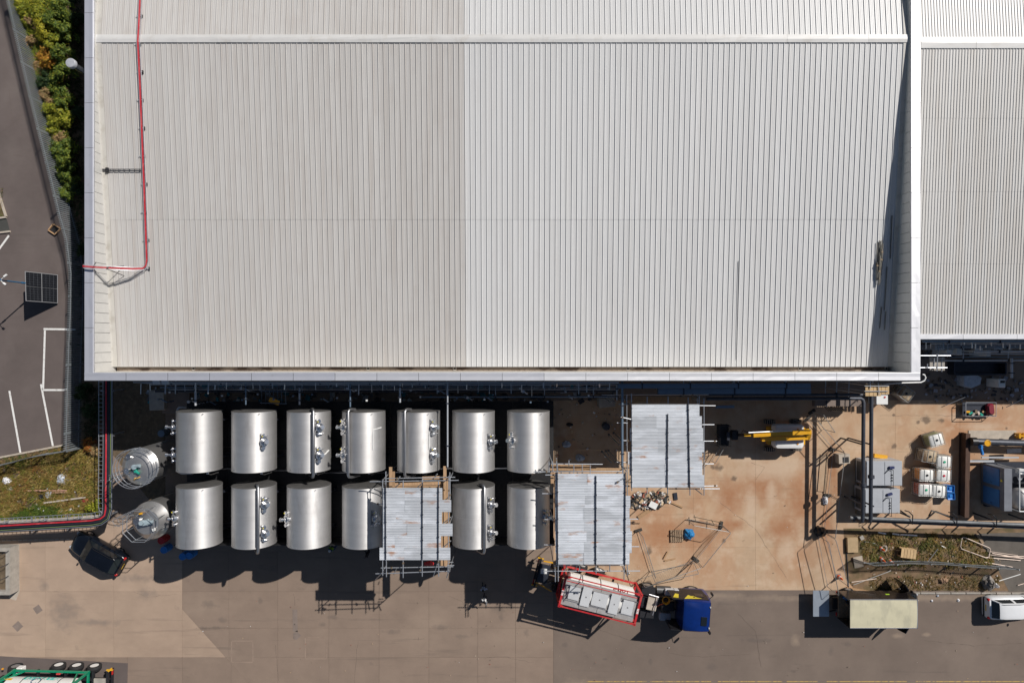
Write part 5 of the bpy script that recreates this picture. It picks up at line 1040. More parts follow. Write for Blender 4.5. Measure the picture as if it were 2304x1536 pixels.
g = MB(); g.box((-1.75, 1.0, 1.1), (.8, .5, .55), bev=.05); g.box((-1.25, 1.05, 1.2), (.4, .45, .5), bev=.04); obj('battery_box', g, m_lid, tl)
g = MB(); g.box((-2.0, -.95, 1.15), (.9, .6, .5), bev=.05); obj('side_locker', g, mat('grey locker', (.25, .29, .34), .5), tl)
g = MB(); g.box((-1.9, -.05, 1.35), (1.1, .8, .5), .1, bev=.1); obj('engine_cover', g, m_black, tl)
g = MB(); [g.tube([(-2.15 + math.cos(a / 8 * math.pi) * (.24 + k * .02), .55 + math.sin(a / 8 * math.pi) * (.24 + k * .02), 1.75 + k * .05) for a in range(17)], .022, 6) for k in range(4)]; obj('coiled_hose', g, m_yellow, tl)
g = MB(); g.tube([(-2.7, -.2, 1.3), (-2.5, .1, 1.6), (-2.2, .25, 1.7), (-1.9, .3, 1.7)], .03, 6); obj('air_hose', g, m_orange, tl)
g = MB(); g.box((-3.6, .0, 1.18), (.75, .8, .1), bev=.03); obj('fifth_wheel', g, m_chass, tl)
g = MB(); g.box((-3.15, .1, 1.5), (.8, 1.1, .08), -.15, bev=.02); obj('catwalk_plate', g, m_conclight, tl)
g = MB(); g.cyl((-2.75, .75, 1.7), (-3.1, -.75, 1.7), .04, n=8); g.cyl((-3.5, .9, 1.75), (-2.72, .72, 1.72), .04, n=8); obj('guard_bar', g, m_alu, tl)
# green framed trailer at the bottom left corner
tg = thing('tank_trailer', 'trailer with green framed white tank container at the bottom left corner', 'trailer', (-36.75, -27.4, 0), R(178.5), 'tank container trailers')
trailer_base(tg, 4.2, -4.45); rr, zc, z1 = tank_container(tg, m_green, 1.35, False)
wrap_text('VERVAEKE', .6, rr + .01, zc, -1.7, 0.0, True, m_teallet, tg, 'lettering', .03)
tg.children[-1].data.transform(Matrix.Identity(4))
g = MB(); [g.add([(x + a, math.sin(-1.45 + b) * (rr + .012), zc + math.cos(-1.45 + b) * (rr + .012)) for a, b in ((-.16, -.1), (.16, -.1), (.16, .1), (-.16, .1))], [(0, 1, 2, 3)]) for x in (2.3, 2.65)]; obj('amber_sign', g, m_amb, tg)
g = MB(); g.add([(.2 + math.cos(t) * .38, math.sin(-1.36 + math.sin(t) * .3) * (rr + .014), zc + math.cos(-1.36 + math.sin(t) * .3) * (rr + .012)) for t in [k * math.pi / 10 for k in range(20)]], [tuple(range(20))]); lg = obj('round_emblem', g, mat('slate emblem', (.12, .16, .24), .6), tg)
g = MB(); g.add([(.24 + math.cos(t) * .2, math.sin(-1.3 + math.sin(t) * .16) * (rr + .02), zc + math.cos(-1.3 + math.sin(t) * .16) * (rr + .02)) for t in [k * math.pi / 7 for k in range(14)]], [tuple(range(14))]); obj('emblem_inset', g, m_tkwhite, lg)
g = MB(); g.box((-.7, -1.05, 1.62), (.34, .12, .14), bev=.03); obj('red_valve', g, m_red, tg)
g = MB(); g.box((-4.4, -1.15, 1.0), (.1, .1, .5)); obj('marker_post', g, m_amb, tg)
g = MB(); g.box((-3.8, .1, 1.3), (.9, 1.4, .12)); obj('rear_deck', g, m_conc, tg)
# its own tractor: axle, wheels, mudguards and chassis show at the left edge
tq = thing('lorry_tractor', 'tractor unit of the green framed trailer, only its rear wheel showing at left', 'lorry', (-40.3, -27.5, 0), R(178.5))
for s in (1, -1):
    g = MB(); g.bar((-1.0, s * .42, .95), (4.5, s * .42, .95), .12, .26); obj('chassis_beam', g, m_chass, tq); wheel(tq, .0, s * .98, .52, .5); wheel(tq, 3.7, s * 1.02, .5, .32)
    g = MB(); g.box((-.6, s * 1.05, .75), (.5, .45, .5), bev=.03); obj('rear_locker', g, m_white, tq)
    g = MB(); g.box((.75, s * 1.15, .9), (.12, .1, .1)); obj('marker_lamp', g, m_lampa, tq)
g = MB(); g.box((0, 0, 1.18), (.8, .8, .1), bev=.03); obj('fifth_wheel', g, m_chass, tq)
g = MB(); g.box((4.2, 0, 2.0), (2.2, 2.45, 2.6), bev=.15); obj('cab', g, m_white, tq, 40)

# ------------------------------------------------------------------ boom lift
bl = thing('boom_lift', 'yellow articulated boom lift with white covers and black basket, half in shadow', 'boom lift', tuple(W(1768, 985).xy) + (0,))
def lp(nm, g, m, par=None, sm=None): return obj(nm, g, m, par or bl, sm, w=True)
P = lambda x, y, z: W(x, y, z)
def wbox(x0, y0, x1, y1, z, h, bev=.03, rz=0):
    a, b = W(x0, y0, z), W(x1, y1, z); g = MB(); g.box(((a.x + b.x) / 2, (a.y + b.y) / 2, z - h / 2), (abs(b.x - a.x), abs(a.y - b.y), h), rz, bev=bev); return g
lp('chassis', wbox(1728, 960, 1800, 1000, .95, .45), m_yellow)
for x, y in ((1731, 948), (1790, 948), (1731, 1009), (1790, 1008)):
    p = W(x, y, .45); g = MB(); g.lathe((p.x, p.y, .45), [(.25, -.16), (.42, -.16), (.45, -.1), (.45, .1), (.42, .16), (.25, .16)], 22, 'y', caps=False); wv = lp('wheel', g, m_rubber, None, 40)
    g = MB(); g.lathe((p.x, p.y, .45), [(.26, -.13), (.1, -.1), (.1, .1), (.26, .13)], 16, 'y'); obj('rim', g, m_white, wv, 40, w=True)
    g = MB(); [g.box((p.x + math.sin(t) * .445, p.y, .45 + math.cos(t) * .445), (.05, .3, .05), ry=t) for t in [k * .35 for k in range(18)]]; obj('tread', g, mat('dusty tread', (.3, .25, .2), .9), wv, w=True)
lp('turntable', wbox(1752, 962, 1812, 1000, 1.25, .35), m_yellow)
for y0, y1, nm in ((955, 972, 'engine_cover'), (984, 1009, 'counterweight_cover')):
    a, b = W(1744, y0, 1.75), W(1810, y1, 1.75); g = MB(); yy = [a.y, b.y]; pts = []
    n = 16
    for zc_, k in ((1.0, 1.0), (1.6, 1.0), (1.72, .95), (1.76, .8)):
        cx, cy, lx, ly = (a.x + b.x) / 2, (a.y + b.y) / 2, abs(b.x - a.x) / 2 * k, abs(a.y - b.y) / 2 * k
        pts.append([(cx + max(-1, min(1, 1.25 * math.cos(t))) * lx, cy + max(-1, min(1, 1.35 * math.sin(t))) * ly, zc_) for t in [2 * math.pi * i / n for i in range(n)]])
    g.loft(pts); o = lp(nm, g, m_white, None, 40)
    p = W(1795, (y0 + y1) / 2 + 2, 1.78); g = MB(); g.cyl((p.x, p.y, 1.74), (p.x, p.y, 1.82), .06, n=10); obj('beacon', g, m_lampa, o, w=True)
g = MB(); g.bar(P(1694, 978, 2.5), P(1824, 971, 2.6), .32, .34); b1 = lp('main_boom', g, m_yellow)
g = MB(); g.bar(P(1713, 987, 2.15), P(1816, 983, 2.2), .34, .34); lp('riser_boom', g, m_yellow)
g = MB(); g.bar(P(1818, 970, 2.45), P(1815, 984, 2.0), .36, .5); lp('knuckle', g, m_yellow)
g = MB(); g.cyl(P(1684, 973, 2.72), P(1782, 968, 2.78), .06, n=8); lp('cable_carrier', g, m_alu)
g = MB(); g.bar(P(1674, 978, 2.3), P(1700, 978, 2.45), .2, .22); lp('jib', g, m_yellow)
g = MB(); g.tube([P(1668, 974, 1.6), P(1672, 968, 1.9), P(1682, 972, 2.5)], .03, 6); lp('control_hose', g, m_black)
g = MB(); g.bar(P(1660, 978, 1.5), P(1676, 978, 2.3), .16, .2); lp('jib_link', g, m_black)
lp('rotator', wbox(1646, 968, 1662, 991, 1.6, .5, .08), m_black)
bk = lp('basket', wbox(1615, 955, 1640, 1004, .75, .15, .04), m_black)
a, b = W(1616, 956, 1.4), W(1640, 1003, 1.4); g = MB()
for z in (1.1, 1.5, 1.85):
    g.tube([(a.x, a.y, z), (b.x, a.y, z), (b.x, b.y, z), (a.x, b.y, z), (a.x, a.y, z)], .03, 6)
for x in (a.x, (a.x + b.x) / 2, b.x):
    for y in (a.y, (a.y + b.y) / 2, b.y):
        if x != (a.x + b.x) / 2 or y != (a.y + b.y) / 2: g.cyl((x, y, .7), (x, y, 1.85), .025, n=6)
obj('basket_rail', g, m_black, bk, w=True)
g = MB(); g.box(((a.x + b.x) / 2 + .25, (a.y + b.y) / 2, 1.7), (.25, .7, .25), bev=.04); obj('control_box', g, m_steeld, bk, w=True)
# ================================================================== PIPEWORK ON THE RIGHT
m_dpipe = mat('dark lagged pipe', (.06, .066, .082), .5, .35, .3, 2.5, stretch=(1, .5, 1)); m_gpipe = mat('grey lagged pipe', (.15, .158, .165), .6, .3, .25, 3)
zp = 3.4
for x, y0, y1, lab, fl_ in ((1943, 896, 1176, 'left of two thick dark overhead pipes crossing above the grey cabinets', 1090), (1961, 850, 1175, 'right of two thick dark overhead pipes crossing above the grey cabinets', 1072)):
    op = thing('overhead_pipe', lab, 'pipe', tuple(W(x, y1, zp).xy) + (0,), 0, 'dark overhead pipes')
    a, b = W(x, y0, zp), W(x - 2, y1, zp); g = MB()
    pts = [a, b + Vector((0, .35, 0)), b + Vector((0, .1, -.1)), b + Vector((0, 0, -.35)), Vector((b.x, b.y, 2.55))]
    if x == 1943: pts = [W(1590, 897, zp), W(1936, 896, zp), W(1941, 899, zp), W(1943, 906, zp)] + pts[1:]
    else: pts = [W(x, y0, zp)] + pts[1:]
    g.tube(pts, .14, 14); obj('pipe', g, m_dpipe, op, 50, w=True)
    p = W(x - 1, fl_, zp); g = MB(); g.cyl(p + Vector((0, .12, 0)), p - Vector((0, .12, 0)), .24, n=18); obj('flange', g, m_dpipe, op, 40, w=True)
    g = MB(); q = W(x, 1000, zp); g.box((q.x, q.y, zp / 2 - .1), (.1, .1, zp - .2)); obj('support_post', g, m_steeld, op, w=True)
    g = MB(); q = W(x - 1, 1140, zp); g.box((q.x + .3, q.y, zp / 2 - .1), (.1, .1, zp - .2)); obj('support_post', g, m_steeld, op, w=True)
zq = 2.4
lpz = thing('low_pipe_run', 'long grey pipe run crossing behind the weedy plot to the right edge', 'pipe', tuple(W(2100, 1172).xy) + (0,))
g = MB(); g.tube([W(1912, 1164, zq), W(1960, 1166, zq), W(2304, 1180, zq), W(2420, 1184, zq)], .14, 14); obj('pipe', g, m_gpipe, lpz, 50, w=True)
g = MB(); g.tube([W(1918, 1170, zq - .3), W(2420, 1192, zq - .3)], .1, 10); obj('lower_pipe', g, m_dpipe, lpz, 50, w=True)
for x in (2048, 2147, 2236, 2320):
    y = 1166 + (x - 1960) * 14 / 344; p = W(x, y, zq); g = MB()
    g.tube([p + Vector((-.3, .7, -.2)), p + Vector((-.3, .75, .3)), p + Vector((0, .45, .32)), p + Vector((0.05, -.25, .2)), p + Vector((.05, -.25, -.3))], .045, 6); obj('hanger', g, m_black, lpz, w=True)
    g = MB(); g.box((p.x + .1, p.y + .2, zq / 2 - .1), (.1, .1, zq - .2)); obj('post', g, m_steeld, lpz, w=True)
g = MB(); g.tube([W(2026, 1148, 1.6), W(2040, 1158, 2.2), W(2048, 1162, 2.3)], .06, 6); g.tube([W(2090, 1160, 1.8), W(2096, 1148, 2.2), W(2146, 1164, 2.5)], .06, 6); obj('branch_pipe', g, m_black, lpz, w=True)

# ------------------------------------------------------------------ grey cabinets
m_cab = mat('light grey cabinet', (.42, .44, .47), .45, .05, .05, 2)
for k, (x0, y0, x1, y1, lab) in enumerate(((1950, 1037, 2031, 1093, 'upper of two light grey plant cabinets under the overhead pipes'), (1947, 1100, 2026, 1155, 'lower of two light grey plant cabinets under the overhead pipes'))):
    a, b = W(x0, y0, 1.8), W(x1, y1, 1.8); cx, cy = (a.x + b.x) / 2, (a.y + b.y) / 2; lx, ly = b.x - a.x, a.y - b.y
    c = thing('plant_cabinet', lab, 'cabinet', (cx, cy, 0), 0, 'grey plant cabinets')
    g = MB(); g.box((0, 0, .95), (lx, ly, 1.6), bev=.04); obj('enclosure', g, m_cab, c, 30)
    g = MB(); g.box((0, 0, .08), (lx - .1, ly - .1, .16)); obj('plinth', g, m_black, c)
    for j in range(2):
        g = MB(); g.box((-lx / 4 + j * lx / 2, 0, 1.765), (lx / 2 - .06, ly - .1, .03), bev=.01); p = obj('roof_panel', g, m_cab, c)
    g = MB(); g.box((lx * .18, ly * (.25 if k == 0 else .3), 1.86), (.42, .2, .16), .3 * k, bev=.03); obj('vent_box', g, mat('navy plastic', (.03, .04, .12), .5), c)
    for j in range(3): g = MB(); g.cyl((lx * .2, -.1 - j * .22, 1.78), (lx * .2, -.1 - j * .22, 1.86), .05, n=8); obj('cable_gland', g, m_black, c)
    g = MB(); g.tube([(0, 0, 1.82), (.3, .35, 1.9), (.62, .3, 1.9), (.62, -ly * .6, 1.9), (.6, -ly * .62, 1.0)], .025, 6); obj('conduit', g, m_black, c)
    if k: g = MB(); g.box((-lx * .15, -.1, 1.785), (.75, .75, .012)); obj('hatch', g, mat('cabinet hatch', (.38, .4, .43), .5), c); 
    g = MB(); g.box((-lx / 2 - .008, 0, .95), (.02, ly * .8, 1.2)); obj('door', g, mat('dark louvre door', (.09, .095, .1), .5, .2), c)
g = MB(); g.box((*W(1934, 1095).xy, .12), (.35, 4.4, .24), -.09); solo('steel_beam', g, m_woodold, 'rusty brown beam lying left of the grey cabinets', 'beam')
yf = thing('yellow_forks', 'pair of yellow fork channels lying above the upper grey cabinet', 'forks', tuple(W(1988, 1027).xy) + (0,))
g = MB(); a = W(1966, 1024, .5); b = W(1995, 1028, .5); g.bar(a, b, .3, .25); obj('channel', g, m_yellow, yf, w=True)
g = MB(); a = W(1980, 1033, .4); b = W(2008, 1035, .4); g.bar(a, b, .22, .2); obj('channel', g, m_yellow, yf, w=True)

# ------------------------------------------------------------------ intermediate bulk containers
m_ibc = layer(mat('white plastic bottle', (.72, .72, .69), .45, 0, .05, 2, orand=.03), (.5, .42, .3), 2.2, .6, .72, .5, orand=True)
m_ibcdirty = layer(mat('soiled plastic bottle', (.42, .33, .22), .6, 0, .2, 2), (.14, .07, .03), 1.6, .45, .6, .9)
m_cage = mat('cage tube', (.5, .51, .5), .45, .6, .1, 6)
def ibc(px, py, rz, sidecol, cap, label, dirty=False, topm=None, z=1.15):
    c = W(px, py, z); o = thing('bulk_container', label, 'container', (c.x, c.y, 0), rz, 'caged bulk containers'); l, w = 1.15, .98
    g = MB()
    for y in (-.4, 0, .4): g.box((0, y, .05), (l, .12, .1))
    g.box((0, 0, .125), (l, w, .05)); obj('pallet', g, m_woodold, o)
    sm = m_ibcdirty if dirty else (m_ibc if sidecol is None else mat('stained bottle %d' % px, sidecol, .45, 0, .15, 3))
    if sidecol and not dirty: q_ = sm.node_tree.nodes['Principled BSDF']; q_.inputs['Subsurface Weight'].default_value = .8; q_.inputs['Subsurface Radius'].default_value = (1, 1, 1); q_.inputs['Subsurface Scale'].default_value = .5
    g = MB(); g.box((0, 0, .62), (l - .1, w - .1, .92), bev=.1); obj('bottle', g, sm, o, 40)
    g = MB(); rr_ = [[((l / 2 - .055) * k * sx, (w / 2 - .055) * k * sy, zz) for sx, sy in ((-1, -.82), (-.86, -1), (.86, -1), (1, -.82), (1, .82), (.86, 1), (-.86, 1), (-1, .82))] for k, zz in ((1.0, .98), (.985, 1.06), (.9, 1.1))]
    g.loft(rr_); t = obj('bottle_top', g, topm or (m_ibcdirty if dirty else m_ibc), o, 40)
    g = MB()
    for z_ in (.2, .4, .6, .8, 1.0): g.tube([(-l / 2, -w / 2, z_), (l / 2, -w / 2, z_), (l / 2, w / 2, z_), (-l / 2, w / 2, z_), (-l / 2, -w / 2, z_)], .013, 5)
    for i in range(7):
        x = -l / 2 + l * i / 6; g.cyl((x, -w / 2, .15), (x, -w / 2, 1.1), .011, n=5); g.cyl((x, w / 2, .15), (x, w / 2, 1.1), .011, n=5)
    for i in range(1, 6):
        y = -w / 2 + w * i / 6; g.cyl((-l / 2, y, .15), (-l / 2, y, 1.1), .011, n=5); g.cyl((l / 2, y, .15), (l / 2, y, 1.1), .011, n=5)
    g.tube([(-l / 2, -w / 2, 1.1), (l / 2, -w / 2, 1.1), (l / 2, w / 2, 1.1), (-l / 2, w / 2, 1.1), (-l / 2, -w / 2, 1.1)], .018, 6)
    obj('cage', g, m_cage, o)
    for x in (-.22, .25): g = MB(); g.cyl((x, -w / 2, 1.125), (x, w / 2, 1.125), .016, n=6); obj('top_bar', g, m_cage, o)
    g = MB(); g.cyl((0, 0, 1.09), (0, 0, 1.15), .09, n=14); obj('cap', g, cap, o, 40)
m_capg = mat('green cap', (.0, .35, .18), .5); m_capr = mat('red cap', (.5, .02, .05), .5)
ibc(2109, 990, .28, (.33, .36, .09), m_black, 'tilted white bulk container with green stained side, topmost of the cluster')
ibc(2094, 1027, -.16, None, m_black, 'filthy brown bulk container with broken top', True)
ibc(2126, 1039, -.04, None, m_capg, 'white bulk container with green cap, right of the filthy brown one')
ibc(2087, 1069, -.03, (.75, .3, .02), m_black, 'white topped bulk container holding orange liquid')
ibc(2125, 1070, -.05, None, m_capr, 'white bulk container with red cap')
ibc(2085, 1102, -.02, (.5, .1, .04), m_capg, 'white topped bulk container holding red brown liquid, green cap')
ibc(2114, 1105, -.06, None, m_black, 'white bulk container with dark cap beside the blue crates')
ibc(2040, 885, -.65, (.2, .2, .22), m_black, 'shaded bulk container lying askew below the warehouse corner', True)
for x, y, r_, lab in ((2139, 1099, -.05, 'upper of two bright blue plastic crates beside the white containers'), (2140, 1116, .05, 'lower of two bright blue plastic crates beside the white containers')):
    c = W(x, y, .8); o = thing('plastic_crate', lab, 'crate', (c.x, c.y, 0), r_, 'blue plastic crates'); g = MB()
    g.loft([[(sx * .28 * k, sy * .26 * k, z) for sx, sy in ((-1, -1), (1, -1), (1, 1), (-1, 1))] for k, z in ((.8, 0), (1, .76), (1.06, .78), (1.06, .84), (.98, .84), (.95, .72), (.8, .7))]); obj('bin', g, m_blueplastic, o)
    g = MB(); g.box((.02, .02, .75), (.26, .24, .06), bev=.02); obj('lid_panel', g, m_blueplastic, o)
rb = thing('steel_girder', 'long rusty brown girder standing on edge right of the bulk containers', 'girder', tuple(W(2167, 1060).xy) + (0,))
m_rustb = mat('rusty girder', (.09, .05, .035), .8, .2, .3, 3, stretch=(3, .4, 1)); a, b = W(2163, 972), W(2160, 1158)
g = MB(); g.bar((a.x, a.y, .4), (b.x, b.y, .4), .1, .7); obj('web', g, m_rustb, rb, w=True)
for z in (.03, .78): g = MB(); g.bar((a.x, a.y, z), (b.x, b.y, z), .36, .06); obj('flange', g, m_rustb, rb, w=True)
# black pipe with yellow hand wheel
bp = thing('valve_pipe', 'thick black pipe with yellow hand wheel and blue valve at right edge', 'pipe', tuple(W(2240, 996).xy) + (0,))
g = MB(); g.cyl(W(2192, 993, 1.0), W(2420, 1000, 1.0), .26, n=22); obj('pipe', g, m_dpipe, bp, 40, w=True)
g = MB(); g.cyl(W(2184, 993, 1.0), W(2196, 993, 1.0), .34, n=22); obj('flange', g, m_black, bp, 40, w=True)
p = W(2221, 996, 1.6); g = MB(); g.lathe(p, [(.05, -.25), (.05, 0), (.24, 0), (.26, .02), (.26, .07), (.22, .08), (.2, .05), (.0, .05)], 20); obj('hand_wheel', g, m_yellow, bp, 40, w=True)
g = MB(); p = W(2206, 1005, 1.0); g.box(p, (.3, .3, .3), .4, bev=.06); g.cyl(p, p + Vector((.15, -.5, 0)), .11, n=10); g.box(p + Vector((.15, -.55, 0)), (.2, .2, .2), .3, bev=.04); obj('blue_valve', g, m_blueplastic, bp, 40, w=True)
for x in (2200, 2260, 2330): p = W(x, 995, .5); g = MB(); g.box((p.x, p.y, .36), (.2, .5, .72)); obj('cradle', g, m_steeld, bp, w=True)
g = MB(); p = W(2281, 1014, .9); g.box(p, (1.2, .35, .08), .05, bev=.02); obj('side_bracket', g, m_steeld, bp, w=True)
g = MB(); p = W(2303, 980, .5); [g.box((p.x + dx_, p.y + dy_, .3), (.14, .14, .6)) for dx_ in (-.35, 0, .35) for dy_ in (-.12, .12)]; g.box((p.x, p.y, .55), (.9, .12, .1)); solo('yellow_rack', g, m_yellow, 'yellow slotted steel frame at the right edge above the black pipe', 'frame')
g = MB(); p = W(2232, 978); g.box((p.x, p.y, .03), (3.9, .75, .06), .0); solo('concrete_strip', g, m_conclight, 'long pale concrete strip above the black pipe at right', 'slab')
# process skid with blue doors
sk = thing('process_skid', 'dark plant enclosure with two blue doors and a steel drum, at right edge', 'plant', (40.5, -11.6, 0))
g = MB(); g.box((38.65, -11.55, 1.35), (.6, 3.3, 2.5)); obj('enclosure', g, mat('grey enclosure', (.2, .21, .235), .5, .2), sk, w=True)
for y in (-10.7, -12.35):
    g = MB(); g.box((38.33, y, 1.25), (.05, 1.35, 1.7)); d_ = obj('blue_door', g, mat('blue door panel', (.07, .22, .5), .35), sk, w=True)
    g = MB(); g.box((38.3, y - .5, 1.3), (.03, .04, .2)); obj('handle', g, m_black, d_, w=True)
g = MB(); g.box((38.335, -10.9, 2.32), (.02, .18, .18)); obj('warning_label', g, m_tag, sk, w=True)
g = MB(); g.box((38.335, -10.5, 2.3), (.02, .5, .1)); obj('sign_plate', g, m_conc, sk, w=True)
g = MB(); g.box((42.5, -11.6, .3), (8, 3.6, .3)); obj('skid_base', g, m_steeld, sk, w=True)
g = MB(); g.lathe((42.2, -12.4, 1.75), [(.05, -2.7), (.5, -2.6), (.78, -2.35), (.82, -2.1), (.82, 2.6)], 32, 'x'); obj('drum', g, m_tank, sk, 40, w=True)
g = MB(); g.lathe((42.2, -11.0, 1.6), [(.3, -2.2), (.3, 2.6)], 24, 'x'); obj('drum', g, m_dpipe, sk, 40, w=True)
g = MB()
for y in (-9.95, -13.2): g.tube([(39.45, y, .4), (39.45, y, 2.7), (45, y, 2.7)], .05, 6)
for x in (39.45, 40.3): g.cyl((x, -9.95, 2.7), (x, -13.2, 2.7), .045, n=6)
obj('white_frame', g, m_white, sk, w=True)
for k in range(4): g = MB(); g.box((40 + k * .7, -10.2 - (k % 2) * .7, 2.1), (.45, .4, .5), bev=.03); obj('control_unit', g, [m_white, m_black, m_cab, m_white][k], sk, w=True)
g = MB(); g.box((38.0, -9.7, .5), (2.2, .16, .12)); g.box((39.6, -9.4, .5), (3, .12, .1)); obj('handrail_beam', g, m_cab, sk, w=True)

# ================================================================== SITE FENCE PANELS
m_heras = mat('site fence tube', (.34, .34, .33), .5, .5, .15, 5)
m_block = mat('dark fence block', (.05, .045, .04), .9, 0, .3, 6)
hn = [0]
def heras(p0, p1, label, hgt=2.0, feet=True, lean=(0, 0)):
    a, b = W(*p0), W(*p1); c = (a + b) / 2; o = thing('site_fence_panel', label, 'fence panel', (c.x, c.y, 0), 0, 'temporary site fence panels'); lv = Vector((*lean, 0)); u = lambda p, z: Vector((p.x, p.y, 0)) + lv * z / hgt + Vector((0, 0, z))
    g = MB(); g.tube([u(a, .1), u(a, hgt - .08), u(a.lerp(b, .02), hgt), u(a.lerp(b, .98), hgt), u(b, hgt - .08), u(b, .1)], .026, 6); g.cyl(u(a, .18), u(b, .18), .02, n=6); obj('frame', g, m_heras, o, 40, w=True)
    g = MB(); n = int((b - a).length / .16)
    for i in range(1, n): p = a.lerp(b, i / n); g.cyl(u(p, .18), u(p, hgt), .0035, n=3, caps=False)
    q = obj('mesh_wires', g, m_heras, o, w=True); q['kind'] = 'stuff'
    if feet:
        g = MB(); d = (b - a).normalized(); g.box((a.x, a.y, .07), (.22, .62, .14), math.atan2(d.y, d.x), bev=.02); obj('block', g, m_block, o, w=True)
    return o
heras((1815, 942), (1872, 1008), 'site fence panel running down from the scaffold shadow right of the boom lift')
heras((1826, 926), (1852, 965), 'short site fence panel nearest the warehouse, above the others', 2.0)
heras((1873, 1010), (1861, 1110), 'upright site fence panel beside the narrow plank left of the cabinets')
heras((1861, 1113), (1852, 1194), 'upright site fence panel between the narrow plank and the black sacks')
heras((1853, 1197), (1881, 1298), 'upright site fence panel between the black sacks and the traffic cone')
heras((1838, 1203), (1860, 1318), 'site fence panel left of the traffic cone, reaching towards the box truck', 2.0, False)
heras((1436, 1192), (1464, 1281), 'site fence panel next to the large scaffold, left side of the loose ring', 2.0, True)
heras((1440, 1300), (1562, 1258), 'site fence panel at the bottom of the loose ring near the lorry cab', 2.0, False)
heras((1464, 1281), (1560, 1262), 'slack site fence panel crossing low inside the loose ring', 1.2, False, (.1, -.6))
heras((1565, 1257), (1626, 1182), 'site fence panel on the right of the loose ring')
heras((1622, 1180), (1545, 1166), 'site fence panel at the top of the loose ring above the pallet', 2.0, True)
heras((1618, 1005), (1600, 1036), 'short fence panel beside the boom lift basket', 1.1, False)

# ================================================================== SMALL YARD THINGS
def crumple(px, py, rx, ry, h, m, label, name='sack', cat='sack', seed=0):
    r2 = random.Random(seed + int(px)); c = W(px, py, h * .6); g = MB(); rings = []
    for k in range(6):
        t = k / 5; rr_ = math.sin(math.pi * (.5 + t * .48)) if k else 1.0; ring = []
        for i in range(14):
            a = 2 * math.pi * i / 14; j = 1 + r2.uniform(-.28, .28) * (1 if k else .6); ring.append((c.x + math.cos(a) * rx * mpp() * rr_ * j, c.y + math.sin(a) * ry * mpp() * rr_ * j, max(.01, h * math.sin(t * math.pi / 2) * (1 + r2.uniform(-.15, .15)))))
        rings.append(ring)
    g.loft(rings); return solo(name, g, m, label, cat)
m_bagblue = mat('blue plastic bag', (.02, .2, .45), .4, 0, .2, 6); m_baggrey = mat('grey polythene', (.42, .46, .52), .35, 0, .2, 5, bump=.4, bscale=9); m_bagwhite = mat('white polythene', (.7, .7, .72), .4, 0, .1, 5, bump=.4, bscale=9); m_bagblack = mat('black polythene', (.012, .012, .014), .3, 0, .3, 5, bump=.4, bscale=9)
crumple(1551, 1202, 12, 12, .5, m_bagblue, 'crumpled blue sack beside the small pallet inside the fence ring')
crumple(138, 1080, 13, 13, .35, m_baggrey, 'crumpled grey sheet on the grass bank, upper of two', 'plastic_sheet', 'sheet', 1); crumple(110, 1110, 9, 14, .3, m_baggrey, 'crumpled grey sheet on the grass bank, lower of two', 'plastic_sheet', 'sheet', 2)
crumple(93, 1117, 9, 7, .35, m_bagblack, 'black bag on the grass bank left of a grey sheet'); crumple(14, 1082, 11, 9, .35, m_bagwhite, 'white bag at the left edge of the grass bank', seed=4); crumple(22, 1100, 8, 5, .2, m_bagwhite, 'flat white wrapper below the white bag on the bank', 'wrapper', 'wrapper', 5)
crumple(192, 1125, 9, 6, .3, mat('red fabric', (.5, .06, .06), .7, 0, .2, 6), 'red cloth lying on the right end of the grass bank', 'cloth', 'cloth'); crumple(160, 1146, 9, 6, .25, m_bagwhite, 'white litter heap near the low wall', seed=9); crumple(137, 1150, 5, 6, .15, m_bagwhite, 'small white litter left of the larger heap', seed=10)
crumple(1848, 1197, 12, 12, .6, m_bagblack, 'black sack standing at the corner of the site fence panels', seed=3); crumple(1858, 1126, 6, 10, .3, m_bagwhite, 'white rubbish bag below the narrow plank', seed=6)
crumple(2228, 1314, 12, 16, .7, layer(mat('boulder rock', (.2, .18, .16), .9, 0, .3, 3, bump=.6, bscale=6), (.3, .28, .26), 2, .5, .6, .6), 'large grey boulder on the verge left of the path', 'boulder', 'boulder'); crumple(2125, 1306, 10, 6, .3, mat('brown stone', (.3, .19, .12), .9, 0, .2, 4), 'round brown stone on the verge below the sagging fence', 'stone', 'stone')
crumple(2097, 1351, 2.6, 2.6, .1, m_bagwhite, 'small white scrap on the road by the kerb, left one', 'scrap', 'litter', 21); crumple(2157, 1350, 3, 3.4, .1, m_bagwhite, 'small white scrap lying on the road left of the white car', 'scrap', 'litter', 22); crumple(2110, 1340, 2.6, 2.6, .1, m_baggrey, 'grey scrap by the kerb above the road', 'scrap', 'litter', 23); crumple(2244, 1318, 4, 5, .4, m_bagwhite, 'white bag caught beside the boulder', seed=24)
def plank(x0, y0, x1, y1, w, m, label, z=.04, name='plank', cat='plank', h=.05):
    a, b = W(x0, y0, z), W(x1, y1, z); g = MB(); g.bar(a, b, w, h); return solo(name, g, m, label, cat)
plank(98, 1131, 192, 1118, .12, m_conclight, 'pale plank lying across the grass bank', .35)
for k, (x0, x1, y) in enumerate(((62, 112, 1103.5), (88, 150, 1104), (116, 152, 1108))):
    g = MB(); g.cyl(W(x0, y, .3), W(x1, y - 1, .3), .045, n=8); solo('pipe_length', g, mat('pink clay pipe', (.55, .3, .24), .7), f'{["left", "middle", "right"][k]} of three pink pipe lengths in the grass', 'pipe', 'pink pipes on the bank')
plank(1854, 1022, 1847, 1105, .55, m_slabC, 'wide flat board lying beside the upright fence panels', .05, 'board', 'board')
plank(1862, 1022, 1855, 1108, .1, m_woodold, 'narrow plank edging the wide flat board', .1)
